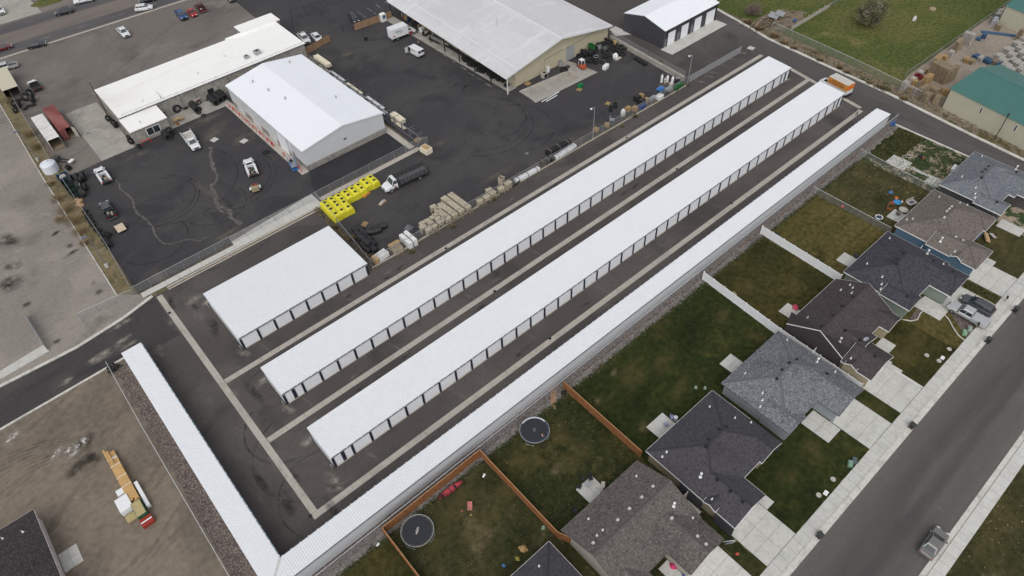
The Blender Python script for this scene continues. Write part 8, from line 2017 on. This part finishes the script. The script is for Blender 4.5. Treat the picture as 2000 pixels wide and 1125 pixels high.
def pack(lab,u,v,sx,sy,h,mat,rz,top=None):
    t = thing('material_pack',lab,'pack',at(u,v),rz); MB().box(-sx,sx,-sy,sy,.1,h).obj('body',M[mat],t); MB().box(-sx,sx,-sy,-sy + .12,0,.1).box(-sx,sx,sy - .12,sy,0,.1).obj('bearer',M['wood_old'],t)
    if top: MB().box(-sx + .06,sx - .06,-sy + .06,sy - .06,h,h + .03).obj('top_sheet',M[top],t)
th_ = t.rotation_euler.z if False else math.atan2(d.y,d.x)
M['osb'] = plain('osb',S(176,160,116),.8,var=.2,vscale=4); M['pack_green'] = plain('pack_green',S(34,84,58),.6,var=.1); M['pack_red'] = plain('pack_red',S(150,50,40),.6,var=.1)
pack('white wrapped pack beside the lumber stack',248,990,1.15,.8,1.1,'vinyl',th_); pack('small white wrapped pack behind the large one',241,965,.5,.55,.8,'vinyl',th_)
pack('green edged sheathing pack at the end of the lumber stack',278,1000,1.25,.62,1.2,'pack_green',th_,'osb'); pack('red pack at the very end of the lumber stack',290,1020,.65,.75,.6,'pack_red',th_); pack('low sheathing pack between white and green packs',258,1012,.6,.6,.35,'osb',th_)
MB().box(-.7,.7,-.09,.09,.6,.63).obj('white_band',M['vinyl'],bpy.data.objects[[o.name for o in bpy.data.objects if o.get('label','').startswith('red pack')][0]],rz=math.pi / 2)
pack('white wrapped bundle along the right side of the lumber stack',281,968,2.3,.22,.7,'vinyl',th_)

# ------------------------------------------------------------------ people and a dog
def skin_mesh(name,verts,edges,radii,root=0,sub=1):
    me = bpy.data.meshes.new(name); me.from_pydata(verts,edges,[]); o = bpy.data.objects.new(name,me); COL.objects.link(o)
    m_ = o.modifiers.new('skin','SKIN'); s_ = o.modifiers.new('sub','SUBSURF'); s_.levels = sub; s_.render_levels = sub
    for i,r in enumerate(radii): me.skin_vertices[0].data[i].radius = (r,r) if not isinstance(r,tuple) else r
    me.skin_vertices[0].data[root].use_root = True
    dg = bpy.context.evaluated_depsgraph_get(); out_ = bpy.data.meshes.new_from_object(o.evaluated_get(dg)); bpy.data.objects.remove(o)
    return out_
SK = plain('skin_tone',S(196,150,122),.6)
def person(lab,pos,rz,top,legs,hair,walk=.12,sit=False,arms=((.30,.1,1.0),(-.30,.05,1.0)),s=1.0):
    if sit:
        V = [(0,0,.12),(0,-.02,.38),(0,.0,.58),(0,.02,.68),(0,.05,.80),(.11,.1,.12),(.14,.42,.30),(.13,.60,.06),(.13,.72,.05),(-.11,.1,.12),(-.14,.42,.26),(-.13,.60,.06),(-.13,.72,.05),(.2,0,.56),(.26,.12,.36),(.18,.34,.30),(-.2,0,.56),(-.26,.12,.36),(-.18,.34,.30)]
    else:
        V = [(0,0,.95),(0,0,1.2),(0,0,1.42),(0,.02,1.52),(0,.04,1.66),(.1,0,.88),(.11,walk,.48),(.11,walk * .6,.08),(.11,walk * .6 + .16,.05),(-.1,0,.88),(-.11,-walk * .3,.48),(-.11,-walk,.08),(-.11,-walk + .16,.05),(.2,0,1.40),(.26,.02,1.15),arms[0],(-.2,0,1.40),(-.26,.02,1.15),arms[1]]
    E = [(0,1),(1,2),(2,3),(3,4),(0,5),(5,6),(6,7),(7,8),(0,9),(9,10),(10,11),(11,12),(2,13),(13,14),(14,15),(2,16),(16,17),(17,18)]
    Rr = [(.17,.12),(.15,.11),(.16,.11),.06,.10,.095,.065,.045,.04,.095,.065,.045,.04,.06,.048,.035,.06,.048,.035]
    me = skin_mesh('body',V,E,Rr)
    for m_ in (SK,top,legs,M['black']): me.materials.append(m_)
    zs = (.56,.2,.08) if sit else (1.46,.93,.1)
    for pl in me.polygons:
        c = pl.center
        if sit: pl.material_index = 0 if c.z > .62 or (c.z < .34 and c.y > .28 and abs(c.x) > .15 and c.z > .27) else (1 if c.z > .2 and c.y < .2 else 2)
        else: pl.material_index = 0 if c.z > zs[0] or (abs(c.x) > .23 and c.z < 1.08) else 1 if c.z > zs[1] else 2 if c.z > zs[2] else 3
    me.polygons.foreach_set('use_smooth',[True] * len(me.polygons))
    o = link('person',me,None,pos,rz); o.scale = (s,s,s); tag(o,lab,'person')
    hz = V[4][2]; hy = V[4][1]
    MB().lathe([(.105,-.02),(.118,.05),(.10,.11),(.05,.15),(.01,.16)],12,0,(0,hy - .015,hz)).obj('hair',hair,o,smooth=True)
    fc = MB(); fc.box(-.045,-.025,hy + .085,hy + .10,hz + .0,hz + .015).box(.025,.045,hy + .085,hy + .10,hz + .0,hz + .015).obj('eyes',M['black'],o); MB().box(-.012,.012,hy + .09,hy + .118,hz - .035,hz).obj('nose',SK,o)
    return o
JN = plain('cloth_navy',(.03,.035,.05,1),.8); GR = plain('cloth_grey',S(170,172,178),.8); TN = plain('cloth_tan',S(170,140,118),.8); HD = plain('hair_dark',(.03,.022,.018,1),.7); HB = plain('hair_brown',(.09,.05,.03,1),.7)
person('person in pale shirt and dark trousers walking on the drain strip',at(1672,226,.01),math.radians(200),GR,JN,HD,.22)
person('person in tan shirt and black trousers standing beside the delivery van',at(818,91,.01),math.radians(240),TN,JN,HD,.06,arms=((.14,.26,1.12),(-.14,.26,1.1)))
person('child in pink top sitting on the trampoline',at(1059,852,.76),math.radians(230),plain('cloth_pink',S(206,170,172),.8),JN,HB,sit=True,s=.85)
V = [(0,0,.52),(.3,0,.54),(.48,0,.66),(.62,0,.74),(.76,0,.70),(-.3,0,.52),(-.42,0,.54),(-.72,0,.64),(.3,.09,.5),(.32,.1,.26),(.30,.1,.03),(.3,-.09,.5),(.34,-.1,.26),(.36,-.1,.03),(-.32,.1,.46),(-.24,.11,.30),(-.36,.11,.18),(-.32,.11,.03),(-.32,-.1,.46),(-.28,-.11,.30),(-.42,-.11,.18),(-.38,-.11,.03)]
E_ = [(0,1),(1,2),(2,3),(3,4),(0,5),(5,6),(6,7),(1,8),(8,9),(9,10),(1,11),(11,12),(12,13),(5,14),(14,15),(15,16),(16,17),(5,18),(18,19),(19,20),(20,21)]
me = skin_mesh('body',V,E_,[.13,.15,.10,.09,.045,.12,.05,.02,.07,.04,.03,.07,.04,.03,.08,.055,.03,.028,.08,.055,.03,.028]); fur = plain('fur_brown',(.035,.018,.012,1),.8,var=.2,vscale=8); me.materials.append(fur)
me.polygons.foreach_set('use_smooth',[True] * len(me.polygons))
o = link('dog',me,None,at(1062,874),math.radians(170)); tag(o,'dark brown dog walking below the torn pad trampoline','dog')
for s in (-1,1): MB().xf((.58,s * .07,.78),0,s * .5).box(-.04,.04,-.015,.015,-.02,.09).obj('ear',fur,o)

# ------------------------------------------------------------------ trees, shrubs, weeds
def leaf_cloud(mb,c,rad,n,size,r,flat=1.0,m=0):
    for _ in range(n):
        while True:
            q = Vector((r.uniform(-1,1),r.uniform(-1,1),r.uniform(-1,1)))
            if q.length < 1: break
        p = Vector(c) + Vector((q.x * rad[0],q.y * rad[1],q.z * rad[2])); s = size * r.uniform(.6,1.4)
        a = Vector((r.gauss(0,1),r.gauss(0,1),r.gauss(0,1) * flat)).normalized(); b = a.cross(Vector((r.gauss(0,1),r.gauss(0,1),r.gauss(0,1)))).normalized()
        mb.add([p - a * s,p + b * s * .6,p + a * s,p - b * s * .6],[(0,1,2,3)],m)
def tree(lab,u,v,h,rad,mats,nb=16,leaves=160,size=.22,seed=1,name='tree',cat='tree',twigs=0,trunk_r=.22,low=.3):
    r = random.Random(seed); t = thing(name,lab,cat,at(u,v)); tr = MB(); tw = MB(); cr = MB()
    tr.path([(0,0,0),(.1,.05,h * .2),(.0,.1,h * .45)],[trunk_r,trunk_r * .8,trunk_r * .5],0,7)
    for k in range(nb):
        a = 2 * math.pi * k / nb + r.uniform(-.3,.3); e = r.uniform(.15,1.25); l = r.uniform(.65,1.0)
        tip = Vector((math.cos(a) * math.cos(e) * rad * l,math.sin(a) * math.cos(e) * rad * l,h * low + math.sin(e) * h * (1 - low) * l)); base = Vector((0,.05,h * r.uniform(.04,low)))
        midp = base.lerp(tip,.5) + Vector((r.uniform(-.3,.3),r.uniform(-.3,.3),.3)); tr.path([base,midp,tip],[trunk_r * .4,trunk_r * .22,.02],0,5)
        for _ in range(twigs):
            q = base.lerp(tip,r.uniform(.35,1)); e2 = q + Vector((r.gauss(0,.35),r.gauss(0,.35),r.uniform(.1,.8))) * rad * .28; tw.bar(q,e2,.018,0,3)
        for f in (.55,.8,1.0):
            q = base.lerp(tip,f); leaf_cloud(cr,q,(rad * .26,rad * .26,rad * .22),leaves // 3,size,r,m=r.randint(0,len(mats) - 1))
    tr.obj('trunk',M['pole_wood'],t)
    if twigs: tw.obj('twigs',mats[0],t)
    if leaves: cr.obj('crown',mats,t)
    return t
LG = [plain('leaf_a',S(112,110,84),.9),plain('leaf_b',S(92,92,66),.9),plain('leaf_c',S(132,128,104),.9)]
BR = [plain('brush_a',S(126,110,100),.9),plain('brush_b',S(108,92,84),.9)]
TAN = [plain('reed_a',S(156,138,106),.9),plain('reed_b',S(134,115,84),.9),plain('reed_c',S(110,92,66),.9)]
tree('tall grey green tree standing alone in the field',1694,52,8.0,3.6,LG,40,330,.13,4,twigs=12,trunk_r=.3,low=.16)
tree('round bare purple grey bush at the field corner',1470,30,3.2,2.7,BR,44,60,.08,7,'bush','bush',twigs=26,trunk_r=.1,low=.1)
def tuft(lab,u,v,rad,h,mats,n,seed,size=.05,name='shrub',cat='shrub',grp=None):
    r = random.Random(seed); t = thing(name,lab,cat,at(u,v),0,grp); mb = MB(); st = MB()
    for _ in range(n):
        a = r.uniform(0,6.28); q = math.sqrt(r.random()) * rad; e = (1 - q / rad * .6) * h * r.uniform(.5,1); b = Vector((math.cos(a) * q * .5,math.sin(a) * q * .5,0)); tip = Vector((math.cos(a) * q,math.sin(a) * q,e))
        n_ = Vector((-math.sin(a),math.cos(a),r.uniform(-.4,.4))) * size * r.uniform(.6,1.6)
        mb.add([b - n_ * .5,b + n_ * .5,tip + n_ * .6,tip - n_ * .6],[(0,1,2,3)],r.randint(0,len(mats) - 1))
    mb.obj('foliage',mats,t); return t
GW = [plain('weed_a',S(104,100,66),.9),plain('weed_b',S(122,106,76),.9),plain('weed_c',S(86,86,54),.9)]
for i,(u,v,rad,h,lab) in enumerate(((1482,58,1.5,1.4,'brown shrub at the kerb beside the scrap heap'),(1512,72,1.4,1.2,'brown shrub at the kerb under the field fence end'),(1530,85,1.2,.9,'low brown shrub at the kerb, fourth from the scrap heap'),(1550,95,1.0,.7,'low brown shrub at the kerb, fifth from the scrap heap'),(1601,119,.9,.9,'small dark shrub standing alone on the kerb'),(1640,133,.8,.7,'dry weed clump, left of a pair on the verge'),(1653,142,.9,.7,'dry weed clump, right of a pair on the verge'),(1697,163,.9,.7,'dry weed clump in the middle of the verge'),(1714,170,1.1,.8,'brown weed clump beside the yellow one'),(1728,175,1.3,1.0,'large yellow green weed clump on the verge'),(1765,195,1.1,1.0,'brown shrub at the kerb before the pallets'),(1460,45,1.4,1.2,'brown shrub in front of the bare bush'))):
    tuft(lab,u,v,rad,h,TAN[1:] if i not in (9,) else GW,240,50 + i,.05,grp='shrubs on the side road verge')
for i,(u,v,rad,h,lab) in enumerate(((885,443,.8,.6,'dark weed at the fence by the big block of boxes'),(805,492,.9,.6,'dark weed at the fence by the white tubs'),(690,470,1.1,1.6,'tall weed at the fence behind the black tanks'),(655,445,.7,.9,'low weed at the fence by the yellow tanks'),(1240,228,.8,.7,'green weed at the fence below the pallets'),(1215,247,.5,.4,'small weed at the fence between the pallets'),(965,390,.6,.5,'rusty weed at the fence by the pale boxes'),(1255,210,.5,.4,'small rusty weed at the fence near the blue frame'),(1343,167,.5,.6,'dry weed at the foot of the corner lamp post'),(1290,120,.9,.7,'weeds along the block wall'))):
    tuft(lab,u,v,rad,h,GW,130,80 + i,.045,'weed','weed')
# dry reeds and leafless brush along the left fence
for i,(u,v,rad,h) in enumerate(((6,175,1.0,2.6),(20,200,.8,1.6),(60,265,1.2,2.4),(72,290,1.1,2.2),(85,320,.7,1.4),(115,390,1.2,1.8),(130,412,1.4,2.2),(145,435,1.5,2.4),(158,455,1.2,1.8),(120,430,1.0,1.2),(168,475,.9,1.0),(100,360,.8,1.0))):
    tuft(['tall','thin','dense','ragged'][i % 4] + ' clump of dry tan brush along the grass strip, number %s from the top' % ['one','two','three','four','five','six','seven','eight','nine','ten','eleven','twelve'][i],u,v,rad * 1.5,h,[TAN[0],TAN[1],GW[1]],300,120 + i,.022,'brush','brush','dry brush along the grass strip')
def scatter(name,lab,area_,n,size,mats,seed,h=.12):
    r = random.Random(seed); mb = MB()
    for _ in range(n):
        x,y = area_(r); s = size * r.uniform(.5,1.5); a = r.uniform(0,6.28); b = Vector((math.cos(a),math.sin(a),0)) * s; c = Vector((-math.sin(a),math.cos(a),0)) * s * .6; p = Vector((x,y,.01)); z = Vector((0,0,h * r.uniform(.4,1.3)))
        mb.add([p - b,p + c,p + b * .4 + z,p - c + z],[(0,1,2,3)],r.randint(0,len(mats) - 1))
    o = mb.obj(name,mats); tag(o,lab,None,None,'stuff'); return o
GG = [plain('turf_a',S(46,58,30),.95),plain('turf_b',S(62,70,38),.95),plain('turf_c',S(80,78,44),.95)]
def edge_band(x0,x1,y,w_): return lambda r: (r.uniform(x0,x1),y + r.gauss(0,w_))
scatter('grass_fringe','ragged fringe of grass where the lawns meet the gravel',edge_band(-4,121,39.0,.22),5200,.13,GG,5,.14)
scatter('weeds','weeds growing through the half bare corner lawn',lambda r: (r.uniform(122.2,136.8),r.uniform(25.0,38.8)),2600,.15,GG,6,.16)
scatter('weeds','weeds in the front strip beside the blue house driveway',lambda r: (r.uniform(102.7,104.5),r.uniform(5.2,11.5)),600,.14,GG,7,.2)
scatter('weeds','dry weeds scattered on the rough road verge',lambda r: ((lambda y: (149.0 + (y - 40) * .055 + r.uniform(-1.2,1.4),y))(r.uniform(18,90))),1600,.16,TAN + GW,8,.2)
scatter('weeds','weeds along the foot of the pipe yard fence',lambda r: (r.uniform(34,119),80.1 + r.gauss(0,.18)),900,.12,TAN[1:] + GW,9,.16)
scatter('weeds','dry weeds beside the small storage building and the tank fence',lambda r: (35.2 + r.gauss(0,.35),r.uniform(80.5,102)),900,.13,TAN[1:] + GW,10,.2)
scatter('weeds','straw and weeds on the worn lawn',lambda r: (r.uniform(9.3,40.8),r.uniform(25,39)),2200,.10,[TAN[2]] + GG * 2,11,.08)
scatter('weeds','weeds and dry tufts on the toy strewn lawn',lambda r: (r.uniform(106.2,121.6),r.uniform(25,39)),1500,.12,[TAN[1]] + GG * 2,12,.1)
scatter('weeds','dry tufts on the open verge across the street',lambda r: (r.uniform(45,90),r.uniform(-30,-9.8)),2600,.13,TAN[1:] + GG * 2,13,.12)
def stones(name,lab,area_,n,size,mat,seed):
    r = random.Random(seed); mb = MB()
    for _ in range(n):
        x,y = area_(r); s = size * r.uniform(.5,1.6); mb.xf((x,y,.0),r.uniform(0,3)); mb.add([(-s,-s * .8,0),(s * .9,-s * .7,0),(s,s * .8,0),(-s * .8,s,0),(0,0,s * 1.1)],[(0,1,4),(1,2,4),(2,3,4),(3,0,4)],r.randint(0,2))
    mb.T = None; o = mb.obj(name,mat); tag(o,lab,None,None,'stuff')
ST = [plain('stone_a',S(120,108,102),.9),plain('stone_b',S(86,78,74),.9),plain('stone_c',S(150,140,132),.9)]
stones('gravel','loose gravel stones along the storage building back wall',lambda r: (r.uniform(-5.5,137),r.uniform(40.35,41.3)),5200,.06,ST,3)
stones('gravel','loose gravel stones beside the left storage wing',lambda r: (r.uniform(-7.7,-5.6),r.uniform(44,89)),4200,.06,ST,4)
stones('gravel','stones and clods on the rough road verge',lambda r: ((lambda y: (148.6 + (y - 40) * .055 + r.uniform(-.8,1.2),y))(r.uniform(18,90))),900,.09,ST,5)
